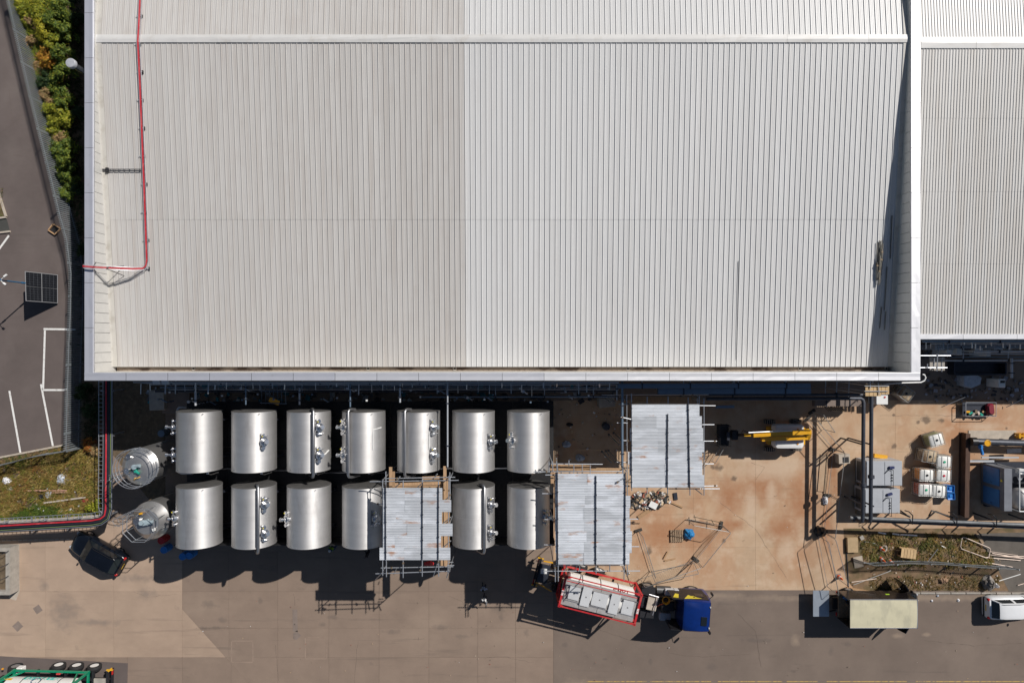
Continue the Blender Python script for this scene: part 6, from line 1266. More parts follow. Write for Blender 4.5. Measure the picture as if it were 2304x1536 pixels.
g = MB(); p = W(1900, 1032, .7); g.box((p.x, p.y, .35), (.9, .75, .7), .05); p2 = W(1898, 1034, 0)
bx = thing('concrete_block', 'square concrete manhole block with an opening, above the left cabinet', 'block', (p.x, p.y, 0)); obj('body', g, m_conclight, bx, w=True)
g = MB(); q = W(1903, 1034, .71); g.box((q.x, q.y, .705), (.5, .45, .02), .05); obj('opening', g, m_gap, bx, w=True)
g = MB(); p = W(1919, 1226, .3); g.box((p.x, p.y, .15), (.85, 1.2, .3), .03, bev=.01); solo('plywood_sheet', g, mat('plywood', (.42, .3, .17), .8, 0, .12, 3), 'flat tan plywood panel at the left end of the weedy plot', 'panel')
g = MB(); p = W(1932, 1264, .15); g.box((p.x, p.y, .1), (.75, .95, .04), .2, .12); solo('grey_board', g, mat('grey board', (.4, .34, .27), .85, 0, .15, 3), 'tilted grey board below the plywood panel', 'panel')
plank(1904, 1228, 1910, 1330, .05, m_steeld, 'dark edging bar along the left side of the weedy plot', .05)
plank(1905, 1322, 1960, 1331, .14, m_wood, 'weathered timber sleeper at the lower left corner of the weedy plot', .08, 'sleeper', 'sleeper', .14)
plank(1937, 1205, 1941, 1213, .3, m_conc, 'small concrete slab lying in the weeds near the plywood panel', .1, 'slab_piece', 'slab', .1)
plank(2198, 1200, 2212, 1222, .2, m_woodold, 'dark timber beam beside the path in the weedy plot', .15)
g = MB(); p = W(1989, 1233, .15); g.lathe((p.x, p.y, 0), [(.3, 0), (.3, .16), (.17, .16), (.17, .02)], 10, caps=False); solo('gully_ring', g, m_conc, 'grey concrete ring lying beside the uppermost traffic cone', 'ring')
# stacked timber crate
cr_ = thing('timber_crate', 'pale slatted timber crate standing in the weedy plot', 'crate', tuple(W(2044, 1245, .55).xy) + (0,), -.12); m_pine = mat('pale pine', (.52, .36, .19), .8, 0, .15, 5, orand=.1)
for k in range(5): g = MB(); g.box((-.5 + k * .25, 0, .58), (.22, .72, .03)); obj('slat', g, m_pine, cr_)
for s in (1, -1):
    for k in range(3): g = MB(); g.box((0, s * .36, .1 + k * .2), (1.25, .03, .14)); obj('slat', g, m_pine, cr_)
    for y in (-.3, .3): g = MB(); g.box((s * .58, y, .28), (.06, .06, .56)); obj('post', g, m_pine, cr_)
def pallet(px, py, rz, label):
    p = W(px, py, .14); o = thing('pallet', label, 'pallet', (p.x, p.y, 0), rz, 'timber pallets')
    for k in range(6): g = MB(); g.box((-.45 + k * .18, 0, .13), (.12, 1.0, .02)); obj('slat', g, m_woodold, o)
    for y in (-.42, 0, .42): g = MB(); g.box((0, y, .06), (1.05, .1, .1)); obj('bearer', g, m_woodold, o)
pallet(1523, 1205, .03, 'small weathered pallet inside the loose ring of fence panels')
# traffic cones
m_conebase = mat('grey cone base', (.2, .2, .2), .8)
for x, y, lab, ang in ((1886, 1296, 'traffic cone at the foot of the site fence, nearest the box truck', 0), (1979, 1232, 'traffic cone beside the concrete ring in the weeds', 0), (1980, 1256, 'traffic cone above the sagging fence, left of two', 0), (2001, 1262, 'traffic cone above the sagging fence, right of two', 0)):
    p = W(x, y); o = thing('traffic_cone', lab, 'cone', (p.x, p.y, 0), rnd.uniform(0, 1), 'orange traffic cones'); g = MB(); g.box((0, 0, .03), (.44, .44, .06), bev=.02); obj('base', g, m_conebase, o)
    g = MB(); g.lathe((0, 0, 0), [(.17, .05), (.05, .72), (.03, .76), (.0, .765)], 16); c_ = obj('cone', g, m_orange, o, 40)
    g = MB(); g.lathe((0, 0, 0), [(.132, .3), (.134, .3), (.108, .44), (.105, .44)], 16, caps=False); obj('reflective_sleeve', g, m_white, c_, 40)
# white pipes, barrier and poles in the plot
for k, (x0, y0, x1, y1) in enumerate(((1976, 1197, 1993, 1200), (2008, 1200, 2023, 1202), (2026, 1202, 2063, 1204))):
    g = MB(); g.cyl(W(x0, y0, .2), W(x1, y1, .2), .06, n=10); solo('pipe_length', g, m_white, f'{["left", "middle", "right"][k]} of three white pipe pieces in the weeds below the pipe run', 'pipe', 'white pipes in the weeds')
bf = thing('crowd_barrier', 'bent tubular barrier frame lying in the weeds beside the path', 'barrier', tuple(W(2193, 1232).xy) + (0,)); m_pale = mat('pale rusty tube', (.62, .5, .42), .5, .2, .15, 5)
g = MB(); g.tube([W(x, y, .2) for x, y in ((2164, 1211), (2161, 1228), (2163, 1234), (2218, 1254), (2225, 1252), (2228, 1234), (2224, 1231), (2172, 1209), (2167, 1208), (2164, 1211))], .045, 8); obj('frame', g, m_pale, bf, 50, w=True)
g = MB(); g.cyl(W(2226, 1240, .2), W(2290, 1249, .15), .03, n=6); g.cyl(W(2224, 1247, .2), W(2300, 1256, .15), .03, n=6); obj('leg', g, m_pale, bf, w=True)
for k, (x0, y0, x1, y1) in enumerate(((2232, 1244, 2312, 1257), (2220, 1254, 2296, 1260), (2245, 1250, 2318, 1252), (2215, 1264, 2278, 1275))):
    g = MB(); g.cyl(W(x0, y0, .1 + k * .02), W(x1, y1, .1 + k * .02), .035, n=8); solo('loose_pole', g, m_pale, f'{["upper", "second", "third", "lowest"][k]} of four pale poles lying across the path at right', 'pole', 'pale poles on the path')
for k, (x0, y0, x1, y1, m) in enumerate(((2082, 1270, 2110, 1234, m_alu), (2118, 1227, 2128, 1232, m_alu), (2248, 1306, 2296, 1291, m_white), (2290, 1316, 2330, 1304, m_pale), (1916, 1309, 1972, 1301, m_pale), (1920, 1315, 2005, 1283, m_heras))):
    g = MB(); g.cyl(W(x0, y0, .1), W(x1, y1, .35 if k == 0 else .12), .03, n=8); solo('loose_pole', g, m, ['thin metal pole leaning from the sagging fence into the weeds', 'short metal pole end in the weeds above the fence', 'white pole on the path beside the boulder', 'pale pole at the right edge above the white car', 'pale pole on the ground right of the lowest cone', 'thin pole crossing the left end of the sagging fence'][k], 'pole')
g = MB(); g.tube([W(x, y, .08) for x, y in ((1945, 1218), (1968, 1222), (1978, 1230))], .06, 8); solo('hose_length', g, m_black, 'short black hose leading to the uppermost cone in the weeds', 'hose')
# litter: scraps nobody would count
def litter(name, label, pxpoly, n, cols, size=(.04, .16)):
    poly = [P2(*p) for p in pxpoly]; xs = [p[0] for p in poly]; ys = [p[1] for p in poly]; g = MB(); k = 0
    while k < n:
        p = (rnd.uniform(min(xs), max(xs)), rnd.uniform(min(ys), max(ys)))
        if not inpoly(p, poly): continue
        k += 1; s = rnd.uniform(*size); o = len(g.f); g.box((*p, rnd.uniform(.02, .12)), (s, s * rnd.uniform(.3, 1), s * rnd.uniform(.1, .5)), rnd.uniform(0, 3), rnd.uniform(-.5, .5), rnd.uniform(-.5, .5)); c = rnd.choice(cols)
        for i in range(o, len(g.f)): g.c[i] = c
    o = obj(name, g, foliage('litter colours', .7, 0.0)); o['kind'] = 'stuff'; tag(o, label, 'litter')
LC = [(.6, .58, .55), (.5, .42, .33), (.3, .24, .18), (.7, .7, .7), (.35, .12, .08), (.16, .13, .1), (.55, .4, .25)]
litter('plot_litter', 'scraps of paper and rubble scattered in the weedy plot', [(1930, 1200), (2190, 1200), (2260, 1270), (2230, 1320), (1960, 1322), (1940, 1260)], 170, LC[1:3] * 3 + LC, (.03, .14))
litter('yard_grit', 'tiny stones and scraps scattered on the yard and road', [(420, 1330), (1250, 1330), (1620, 1130), (1880, 1030), (2280, 950), (2300, 1180), (1890, 1190), (1890, 1320), (2300, 1340), (2300, 1530), (500, 1530)], 260, LC, (.02, .07))
litter('bank_litter', 'scraps of litter scattered over the grass bank', [(0, 1060), (200, 1030), (215, 1150), (0, 1165)], 70, LC, (.05, .18))
litter('rubble_heap', 'heap of mixed rubble and rubbish under the edge of the right scaffold', [(1420, 1108), (1500, 1108), (1512, 1126), (1470, 1146), (1420, 1140)], 210, LC + [(.05, .05, .05)] * 3, (.08, .4))
plank(1436, 1164, 1464, 1145, .3, m_wood, 'broad plank lying below the rubble heap', .08); plank(1502, 1126, 1536, 1141, .12, m_wood, 'thin plank right of the rubble heap', .06); plank(1519, 1108, 1521, 1124, .3, m_steeld, 'dark steel plate right of the rubble heap', .08, 'steel_plate', 'plate'); plank(1462, 1132, 1478, 1140, .5, m_white, 'white board on the rubble heap', .35, 'board', 'board', .03)
plank(1494, 1256, 1503, 1240, .1, m_wood, 'short timber offcut inside the fence ring', .1, 'timber_offcut', 'timber'); plank(1495, 1261, 1520, 1256, .1, m_wood, 'timber offcut lying across the fence ring near the lorry', .06, 'timber_offcut', 'timber')
g = MB(); g.cyl(W(1560, 1162, .5), W(1622, 1175, .5), .03, n=6); g.cyl(W(1600, 1168, .3), W(1608, 1182, .6), .03, n=6); g.cyl(W(1562, 1158, .4), W(1566, 1174, .5), .03, n=6); solo('rusty_frame', g, m_clamp, 'rusty tube frame along the top of the loose fence ring', 'frame')
# ================================================================== SOLAR CAMERA TOWER AND CAR PARK EDGE
so = thing('solar_camera_tower', 'mobile camera tower with a steep solar panel standing in the car park', 'camera tower', tuple(W(99, 642).xy) + (0,))
A, B, C_, D = W(56, 610, 2.1), W(130, 618, .2), W(130, 682, .2), W(58, 677, 2.1); nrm = (B - A).cross(D - A).normalized(); nrm = nrm if nrm.z > 0 else -nrm
m_pv = mat('photovoltaic cells', (.008, .009, .012), .3, 0, .2, 14); m_pvline = mat('cell busbar', (.16, .17, .19), .4, .3)
def pq(u, v, d=0): return A.lerp(B, u).lerp(D.lerp(C_, u), v) + nrm * d
g = MB(); g.loft([[pq(0, 0, -.05), pq(1, 0, -.05), pq(1, 1, -.05), pq(0, 1, -.05)], [pq(0, 0), pq(1, 0), pq(1, 1), pq(0, 1)]]); fr = obj('panel_frame', g, m_alu, so, w=True)
for i in range(2):
    for j in range(2):
        u0, u1, v0, v1 = .02 + i * .49, .02 + i * .49 + .47, .02 + j * .485, .02 + j * .485 + .475; g = MB(); g.loft([[pq(u, v, .002) for u, v in ((u0, v0), (u1, v0), (u1, v1), (u0, v1))], [pq(u, v, .008) for u, v in ((u0, v0), (u1, v0), (u1, v1), (u0, v1))]]); pn = obj('solar_panel', g, m_pv, so, w=True)
        g = MB()
        for k in range(1, 4): u = u0 + (u1 - u0) * k / 4; g.bar(pq(u, v0 + .01, .01), pq(u, v1 - .01, .01), .012, .004)
        for k in range(1, 6): v = v0 + (v1 - v0) * k / 6; g.bar(pq(u0 + .01, v, .01), pq(u1 - .01, v, .01), .008, .004)
        obj('cell_lines', g, m_pvline, pn, w=True)
base = W(99, 642); m_mast = mat('blue mast paint', (.03, .16, .32), .4, .2)
g = MB(); g.cyl((base.x, base.y, 0), (base.x, base.y, 4.6), .05, n=10); g.cyl((base.x, base.y, 0), (base.x, base.y, 2.4), .075, n=10); obj('mast', g, m_mast, so, 40, w=True)
g = MB(); g.box((base.x, base.y, .2), (1.0, 1.1, .35), bev=.05); obj('base_box', g, m_steeld, so, w=True)
for k, (dx_, dy_) in enumerate(((.35, .3), (-.3, .32), (.3, -.25), (-.35, -.28), (0, .05))):
    g = MB(); p = Vector((base.x, base.y, 4.5)); q = p + Vector((dx_, dy_, .05)); g.cyl(p, q, .025, n=6); g.cyl(q - Vector((dx_, dy_, 0)) * .15, q + Vector((dx_, dy_, -.1)) * .4, .075, n=12); obj('camera', g, m_white if k < 4 else m_mast, so, 40, w=True)
for s in (1, -1): g = MB(); g.bar(pq(.05, .5 + s * .35, -.06), (base.x, base.y + s * .4, .3), .05, .05); obj('panel_strut', g, m_steel, so, w=True)
rbed = thing('raised_bed', 'kerbed planting bed cut off by the left edge of the car park', 'planter', tuple(W(0, 465).xy) + (0,))
for a_, b_ in (((-8, 415), (15, 488)), ((15, 489), (-20, 494)), ((-16, 526), (24, 521))): g = MB(); p, q = W(*a_), W(*b_); g.bar((p.x, p.y, .06), (q.x, q.y, .06), .14, .14); obj('kerb_length', g, m_conclight, rbed, w=True)
g = MB(); g.prism([P2(-20, 410), P2(-8, 416), P2(13, 487), P2(-20, 492)], .0, .09); obj('soil', g, m_weedsoil, rbed, w=True)
g = MB()
for k in range(220):
    p = W(rnd.uniform(-18, 10), rnd.uniform(425, 488)); a_ = rnd.uniform(0, 6.28); d = Vector((math.cos(a_), math.sin(a_), 0)) * .12; s_ = Vector((-d.y, d.x, 0)) * .2; p.z = .08; g.add([p - s_, p + s_, p + d + Vector((0, 0, .16))], [(0, 1, 2)], rnd.choice(PALS['green'] + PALS['dry']))
obj('grass_tufts', g, m_grass, rbed, w=True)['kind'] = 'stuff'
g = MB(); g.prism([P2(-20, 494), P2(15, 492), P2(22, 519), P2(-20, 524)], -.006, .002); obj('asphalt_patch', g, mat('fresh asphalt', (.06, .06, .055), .9, 0, .15, 3), car_park)
wf = thing('timber_surround', 'small square timber frame lying on the asphalt against the palisade fence', 'frame', tuple(W(123, 514).xy) + (0,))
cs = [W(x, y, .12) for x, y in ((109, 518), (120, 504), (136, 514), (124, 528))]
for i in range(4): g = MB(); g.bar(cs[i], cs[(i + 1) % 4], .08, .12); obj('rail', g, m_wood, wf, w=True)
g = MB(); g.prism([tuple((c + (Vector((sum(q.x for q in cs) / 4, sum(q.y for q in cs) / 4, 0)) - c) * .15)[:2]) for c in cs], .01, .03); obj('dark_cover', g, m_gap, wf, w=True)

# ================================================================== PIPES AND CLUTTER UNDER THE EAVES
m_duct = mat('blue grey duct', (.16, .22, .29), .4, .4, .1, 2); m_ltpipe = mat('pale pipe', (.5, .52, .55), .4, .3, .1, 3)
def hpipe(name, label, x0, y0, x1, y1, z, r, m, cat='pipe', group=None, box=False, extra=None):
    o = thing(name, label, cat, tuple(W((x0 + x1) / 2, (y0 + y1) / 2, z).xy) + (0,), 0, group); a, b = W(x0, y0, z), W(x1, y1, z); g = MB()
    g.bar(a, b, r * 2, r * 2) if box else g.cyl(a, b, r, n=12); obj('duct' if box else 'pipe', g, m, o, None if box else 40, w=True)
    n = max(2, int((b - a).length / 3.2)); L = (b - a)
    for k in range(n):
        p = a + L * ((k + .5) / n); g = MB(); g.box((p.x, p.y, z), (.07, r * 2 + .1, r * 2 + .1)) if abs(L.x) > abs(L.y) else g.box((p.x, p.y, z), (r * 2 + .1, .07, r * 2 + .1)); obj('clip', g, m_steeld, o, w=True)
        if abs(L.x) > abs(L.y): g = MB(); g.bar((p.x, p.y, z), (p.x, YS + .1 if p.x < XR else YE2 - .2, z + .15), .05, .05); obj('wall_bracket', g, m_ltpipe, o, w=True)
    return o
hpipe('wall_duct', 'upper blue grey duct running along the warehouse wall above the boom lift', 1390, 868, 1822, 867, 6.6, .16, m_duct, 'duct', 'ducts on the warehouse wall', True)
hpipe('wall_duct', 'lower blue grey duct running along the warehouse wall above the boom lift', 1480, 880, 1822, 879, 5.4, .2, m_duct, 'duct', 'ducts on the warehouse wall', True)
hpipe('wall_pipe', 'dark pipe below the ducts on the right part of the warehouse wall', 1590, 888, 1940, 888, 4.2, .12, m_dpipe, 'pipe', 'pipes along the south wall')
hpipe('wall_pipe', 'pale pipe just under the left part of the warehouse parapet', 330, 861, 1000, 861, 6.9, .07, m_ltpipe, 'pipe', 'pipes along the south wall')
hpipe('wall_pipe', 'second pale pipe under the parapet behind the back row of tanks', 470, 866, 1240, 866, 5.8, .06, m_duct, 'pipe', 'pipes along the south wall')
hpipe('wall_pipe', 'dark pipe low on the wall behind the back row of tanks', 350, 880, 1390, 880, 3.2, .1, m_dpipe, 'pipe', 'pipes along the south wall')
hpipe('wall_pipe', 'blue grey pipe low on the wall behind the rightmost tanks', 950, 893, 1390, 892, 4.6, .06, m_duct, 'pipe', 'pipes along the south wall')
for k, (x, y0, y1, z, r, lab) in enumerate(((788, 859, 915, 6.9, .06, 'slim pale pipe from the wall to the fourth back tank'), (1007, 859, 1050, 7.0, .055, 'slim pale pipe passing between the fifth and sixth back tanks'), (440, 866, 912, 6.2, .08, 'blue lit pipe between wall and first back tank'), (553, 859, 910, 6.8, .05, 'slim pipe between wall and second back tank'), (674, 873, 910, 5.8, .07, 'short pale pipe behind the third back tank'), (900, 859, 905, 6.8, .07, 'short pale pipe behind the fifth back tank'), (1400, 857, 1075, 6.2, .09, 'tall blue grey pipe left of the right scaffold'), (1388, 866, 900, 6.0, .05, 'short slim pipe left of the right scaffold'))):
    hpipe('feed_pipe', lab, x, y0, x, y1, z, r, m_ltpipe if k % 3 else m_duct, 'pipe', 'feed pipes from wall to tanks')
rr2 = random.Random(5)
for k in range(16):
    x = 360 + k * 62 + rr2.uniform(-12, 12); z = rr2.uniform(2.5, 5.5); p = W(x, rr2.uniform(868, 905), z); o = None
    g = MB(); g.tube([(p.x, p.y, z + .5), (p.x, p.y, z), (p.x + .3, p.y - .25, z - .15), (p.x + .3, p.y - .25, z - 1.2)], .045, 8)
    if k % 2: g.cyl((p.x, p.y, z + .48), (p.x, p.y, z + .6), .11, n=12)
    solo('standpipe', g, m_ltpipe if k % 2 else m_duct, f'{["first","second","third","fourth","fifth","sixth","seventh","eighth","ninth","tenth","eleventh","twelfth","thirteenth","fourteenth","fifteenth","last"][k]} from left of the small standpipes in the shade behind the tanks', 'pipe', 'standpipes behind the tanks', 40)
lad = thing('wall_ladder', 'blue grey access frame with a yellow plate behind the second and third tanks', 'ladder', tuple(W(620, 890).xy) + (0,)); g = MB()
for k in range(7): x = 588 + k * 9; g.cyl(W(x, 868, 5.2), W(x + 1, 908, 4.2), .03, n=6)
for y in (879, 906): g.cyl(W(585, y, 5), W(645, y + 2, 5), .03, n=6)
obj('frame', g, m_duct, lad, w=True); g = MB(); g.bar(W(606, 898, 4.9), W(628, 907, 4.9), .35, .04); obj('yellow_plate', g, m_yellow, lad, w=True)
for k, x in enumerate((352, 372)): g = MB(); p = W(x, 859, 7.6); g.box(p, (.5, .3, .14), 0, .3, bev=.03); solo('floodlight', g, m_lid, f'{["left", "right"][k]} of two silver floodlights under the lower left parapet', 'floodlight', 'floodlights on the wall')
def drum(px, py, m, label, z=.0):
    p = W(px, py, .9); g = MB(); g.lathe((p.x, p.y, 0), [(.29, 0), (.29, .29), (.305, .3), (.29, .31), (.29, .58), (.305, .59), (.29, .6), (.29, .88), (.27, .9), (.26, .87), (.0, .87)], 20); solo('drum', g, m, label, 'drum', 'drums and bins around the tanks', 35)
drum(368, 1237, m_blueplastic, 'blue drum in the shade below the first front tank, left one'); drum(410, 1252, m_blueplastic, 'blue drum in the shade under the first front tank, middle one'); drum(425, 1250, m_blueplastic, 'blue drum in the shade under the first front tank, right one'); drum(362, 1216, m_red, 'red topped drum between the cone top vessel and first front tank'); drum(362, 975, m_duct, 'grey drum behind the domed vessel'); drum(1365, 960, m_dpipe, 'dark drum in the shaded bay left of the right scaffold')
g = MB(); p = W(352, 900, 1.6); g.box((p.x, p.y, .8), (1.2, 1.6, 1.6), .04, bev=.03); solo('shade_cabinet', g, m_conc, 'grey cabinet in the shade below the lower left roof corner', 'cabinet')
g = MB(); p = W(395, 905, 1.2); g.box((p.x, p.y, .6), (2.2, 1.8, 1.2), 0, bev=.03); solo('bund_block', g, m_patch, 'low concrete plinth in the shade behind the first back tank', 'plinth')
g = MB(); p = W(1360, 905, 1.3); g.box((p.x + .2, p.y, .6), (1.3, .8, 1.2), .1, bev=.04); solo('shade_skip', g, m_conc, 'grey box in the shaded bay by the right scaffold', 'box')
crumple(1275, 1000, 10, 8, .3, m_baggrey, 'crumpled sheet on the shaded ground right of the last back tank', 'plastic_sheet', 'sheet', 31); crumple(1305, 1030, 10, 8, .3, m_baggrey, 'crumpled sheet near the top of the large scaffold', 'plastic_sheet', 'sheet', 32); crumple(1282, 955, 8, 4, .15, m_bagblack, 'dark rags on the shaded ground right of the last back tank', 'rags', 'rags', 33)
litter('bay_litter', 'scraps on the shaded ground of the empty bay', [(1242, 900), (1390, 900), (1390, 1040), (1245, 1040)], 60, LC, (.04, .2))
g = MB(); p = W(968, 1267, 7.6); g.tube([W(955, 1268, 6.9), W(968, 1266, 7.0), W(975, 1268, 6.9)], [.12, .2, .1], 8); solo('red_tarpaulin', g, m_red, 'red bundle tied to the bottom of the left scaffold', 'bundle')
# rack of small pipes and brackets fixed to the south wall
pr_ = thing('wall_pipe_rack', 'long rack of thin pipes and brackets on the wall behind the tanks', 'pipe rack', tuple(W(860, 862).xy) + (0,)); r3 = random.Random(11)
for k, (z, y) in enumerate(((7.6, 859.5), (7.2, 861), (6.2, 864.5), (5.0, 871), (4.2, 876))): g = MB(); g.cyl(W(300 + k * 20, y, z), W(1392, y, z), .04 + .012 * (k % 2), n=8); obj('pipe', g, (m_ltpipe, m_duct)[k % 2], pr_, 40, w=True)
for k in range(44):
    x = 318 + k * 24.5 + r3.uniform(-6, 6); z = r3.choice((7.6, 7.2, 6.2, 5.6)); y = r3.uniform(860, 866); L = r3.uniform(6, 26); g = MB(); g.bar(W(x, y, z), W(x + r3.uniform(-1, 1), y + L, z - r3.uniform(0, .6)), r3.uniform(.03, .09), .05); obj('bracket', g, r3.choice((m_ltpipe, m_ltpipe, m_duct, m_steel)), pr_, w=True)
for k in range(26): x = 340 + k * 41 + r3.uniform(-12, 12); z = r3.uniform(4.5, 7); p = W(x, r3.uniform(866, 905), z); g = MB(); g.box(p, (.12, .12, .1)); obj('pipe_end', g, r3.choice((m_white, m_ltpipe, m_duct)), pr_, w=True)
er_ = thing('eaves_pipe_rack', 'rack of thin pipes and drop brackets under the right-hand eaves', 'pipe rack', tuple(W(2190, 775).xy) + (0,))
for k, (z, y) in enumerate(((6.4, 769), (5.8, 773), (5.0, 777), (3.0, 796), (2.2, 803))): g = MB(); g.cyl(W(2080 + k * 14, y, z), W(2420, y, z), .045, n=8); obj('pipe', g, (m_duct, m_ltpipe)[k % 2], er_, 40, w=True)
for k in range(18):
    x = 2084 + k * 12.5 + r3.uniform(-4, 4); z = r3.choice((6.5, 6.0, 5.0)); y = r3.uniform(766, 776); g = MB(); g.bar(W(x, y, z), W(x, y + r3.uniform(5, 16), z - .3), .06, .05); obj('bracket', g, r3.choice((m_ltpipe, m_duct, m_white)), er_, w=True)
for k in range(8): p = W(2115 + k * 22, r3.uniform(780, 800), 2.0); g = MB(); g.box((p.x, p.y, 1.0), (r3.uniform(.3, .8), r3.uniform(.3, .6), 2.0), bev=.03); obj('cabinet', g, r3.choice((m_conc, m_steeld, m_white, m_cab)), er_, w=True)
# right-hand corner under the adjoining warehouse
hpipe('eaves_gutter_pipe', 'grey gutter pipe under the eaves of the right-hand warehouse', 2076, 767, 2420, 767, 6.7, .12, m_duct, 'pipe', 'pipes under the right eaves')
hpipe('eaves_pipe', 'upper dark pipe in the shade below the right-hand eaves', 2110, 781, 2420, 781, 4.5, .07, m_duct, 'pipe', 'pipes under the right eaves'); hpipe('eaves_pipe', 'lower pale pipe in the shade below the right-hand eaves', 2190, 791, 2420, 790, 3.6, .08, m_ltpipe, 'pipe', 'pipes under the right eaves'); hpipe('eaves_pipe', 'long thin pipe above the dark trough at right', 2116, 811, 2420, 810, 2.6, .06, m_ltpipe, 'pipe', 'pipes under the right eaves')
sc2 = thing('corner_scaffold', 'small frame of bright scaffold tubes by the warehouse corner', 'scaffold', tuple(W(2100, 815).xy) + (0,))
for x0, y0, x1, y1, z in ((2060, 800, 2139, 800, 6.4), (2060, 827, 2131, 827, 6.4), (2109.5, 796, 2108, 835, 6.45), (2087, 818, 2086.5, 828, 6.5), (2102, 806, 2101, 824, 5.6), (2119, 803, 2119, 836, 5.0)): g = MB(); g.cyl(W(x0, y0, z), W(x1, y1, z), .034, n=8); obj('tube', g, m_steel, sc2, 40, w=True)
for x, y in ((2109, 800), (2108, 827), (2131, 827)): p = W(x, y, 6.4); g = MB(); g.cyl((p.x, p.y, 0), (p.x, p.y, 6.4), .045, n=8); obj('standard', g, m_steel, sc2, 40, w=True)
g = MB(); [g.box(W(2095 + k * 9, 818, 5.0), (.22, 1.0, .05)) for k in range(4)]; obj('boards', g, m_conc, sc2, w=True)
g = MB(); g.tube([W(x, y, 7.4) for x, y in ((1950, 862), (1985, 864), (2030, 861), (2072, 860), (2080, 856), (2083, 849), (2080, 843), (2076, 842))], .045, 8); solo('white_conduit', g, m_white, 'white conduit curling around the lower right corner of the warehouse', 'conduit')
g = MB(); p = W(2190, 858, .9); pts = [(-.75, .45), (-.2, .5), (.45, .48), (.72, .3), (.62, -.25), (-.1, -.55), (-.72, -.35)]
g.loft([[(p.x + x * k, p.y + y * k, z) for x, y in pts] for k, z in ((1.0, .0), (1.02, .75), (.96, .86), (.5, .9))]); solo('covered_skip', g, m_baggrey, 'grey sheet covered tub in the shade below the right-hand eaves', 'tub', None, 40)
wt = thing('white_tank_box', 'small white tank with dark lid opening under the right-hand eaves', 'tank', tuple(W(2255, 862, 1.4).xy) + (0,)); p = W(2255, 862, 1.4); g = MB(); g.box((p.x, p.y, .7), (.55, .7, 1.4), bev=.04); obj('body', g, m_white, wt, w=True); g = MB(); g.box((p.x + .02, p.y + .12, 1.405), (.36, .2, .02)); obj('opening', g, m_black, wt, w=True)
hpipe('down_pipe', 'grey pipe dropping beside the small white tank', 2276, 806, 2276, 850, 2.8, .1, m_ltpipe, 'pipe'); 
g = MB(); a, b = W(2148, 815, .8), W(2264, 842, .8); [g.box(c_, d_) for c_, d_ in ((((a.x + b.x) / 2, a.y, .4), (b.x - a.x, .1, .8)), (((a.x + b.x) / 2, b.y, .4), (b.x - a.x, .1, .8)), ((a.x, (a.y + b.y) / 2, .4), (.1, a.y - b.y - .1, .8)), ((b.x, (a.y + b.y) / 2, .4), (.1, a.y - b.y - .1, .8)), (((a.x + b.x) / 2, (a.y + b.y) / 2, .05), (b.x - a.x - .1, a.y - b.y - .1, .1)))]; solo('steel_trough', g, m_steeld, 'long dark open trough in the shade at right', 'trough')
wb = thing('work_trolley', 'open trolley with scrap and a red drum at the shadow edge on the right', 'trolley', tuple(W(2205, 922).xy) + (0,)); a, b = W(2172, 905, .7), W(2240, 936, .7)
g = MB(); g.box(((a.x + b.x) / 2, (a.y + b.y) / 2, .35), (b.x - a.x, a.y - b.y, .05)); obj('deck', g, m_steeld, wb, w=True)
g = MB(); g.tube([(a.x, a.y, .75), (b.x, a.y, .75), (b.x, b.y, .75), (a.x, b.y, .75), (a.x, a.y, .75)], .03, 6); [g.cyl((x, y, .0), (x, y, .75), .03, n=6) for x in (a.x, b.x) for y in (a.y, b.y)]; obj('rail', g, m_steel, wb, w=True)
g = MB(); p = W(2227, 920, .6); g.box((p.x, p.y, .6), (.55, .9, .45), .1, bev=.12); obj('red_drum', g, mat('crimson plastic', (.2, .01, .025), .5), wb, w=True)
for k in range(7): g = MB(); p = W(2178 + k * 6, 926 + (k % 3) * 3, .5); g.box((p.x, p.y, .48), (.3, .16, .1), k * .5); obj('scrap', g, [m_yellow, m_teal, m_conc, m_clamp, m_pale, m_teal, m_wood][k], wb, w=True)
for k, (x0, y0, x1, y1) in enumerate(((2127, 912, 2172, 893), (2264, 916, 2300, 898))):
    g = MB(); g.cyl(W(x0, y0, .2), W(x1, y1, 1.0), .03, n=6); solo('leaning_pole', g, m_ltpipe, f'{["left", "right"][k]} of two thin poles leaning at the shadow edge on the right', 'pole', 'poles leaning at the shadow edge')
dk = thing('timber_deck', 'pale timber deck with tube grid under the warehouse corner by the overhead pipes', 'deck', tuple(W(1970, 878).xy) + (0,))
for k in range(6): g = MB(); g.box(W(1951 + k * 9, 877, 8.1), (.25, .85 if k < 4 else .6, .05)); obj('board', g, m_pine, dk, w=True)
for x0, y0, x1, y1 in ((1945, 868, 2000, 868), (1945, 880, 1998, 880), (1958, 857, 1958, 874), (1976, 860, 1978, 888)): g = MB(); g.cyl(W(x0, y0, 8.2), W(x1, y1, 8.2), .035, n=6); obj('tube', g, m_steel, dk, w=True)
for x, y in ((1948, 866), (1996, 866), (1948, 886), (1996, 886)): p = W(x, y, 8.05); g = MB(); g.cyl((p.x, p.y, 0), (p.x, p.y, 8.05), .035, n=6); obj('standard', g, m_steel, dk, w=True)
cbx = thing('freezer_cabinet', 'white cabinet with grey lid half in shade below the timber deck', 'cabinet', tuple(W(1985, 896, 1.2).xy) + (0,)); p = W(1985, 896, 1.2); g = MB(); g.box((p.x, p.y, .6), (.95, 1.0, 1.2), bev=.04); obj('body', g, m_white, cbx, w=True); g = MB(); g.cyl((p.x + .2, p.y + .1, 1.2), (p.x + .2, p.y + .1, 1.25), .07, n=10); obj('cap', g, m_red, cbx, w=True)
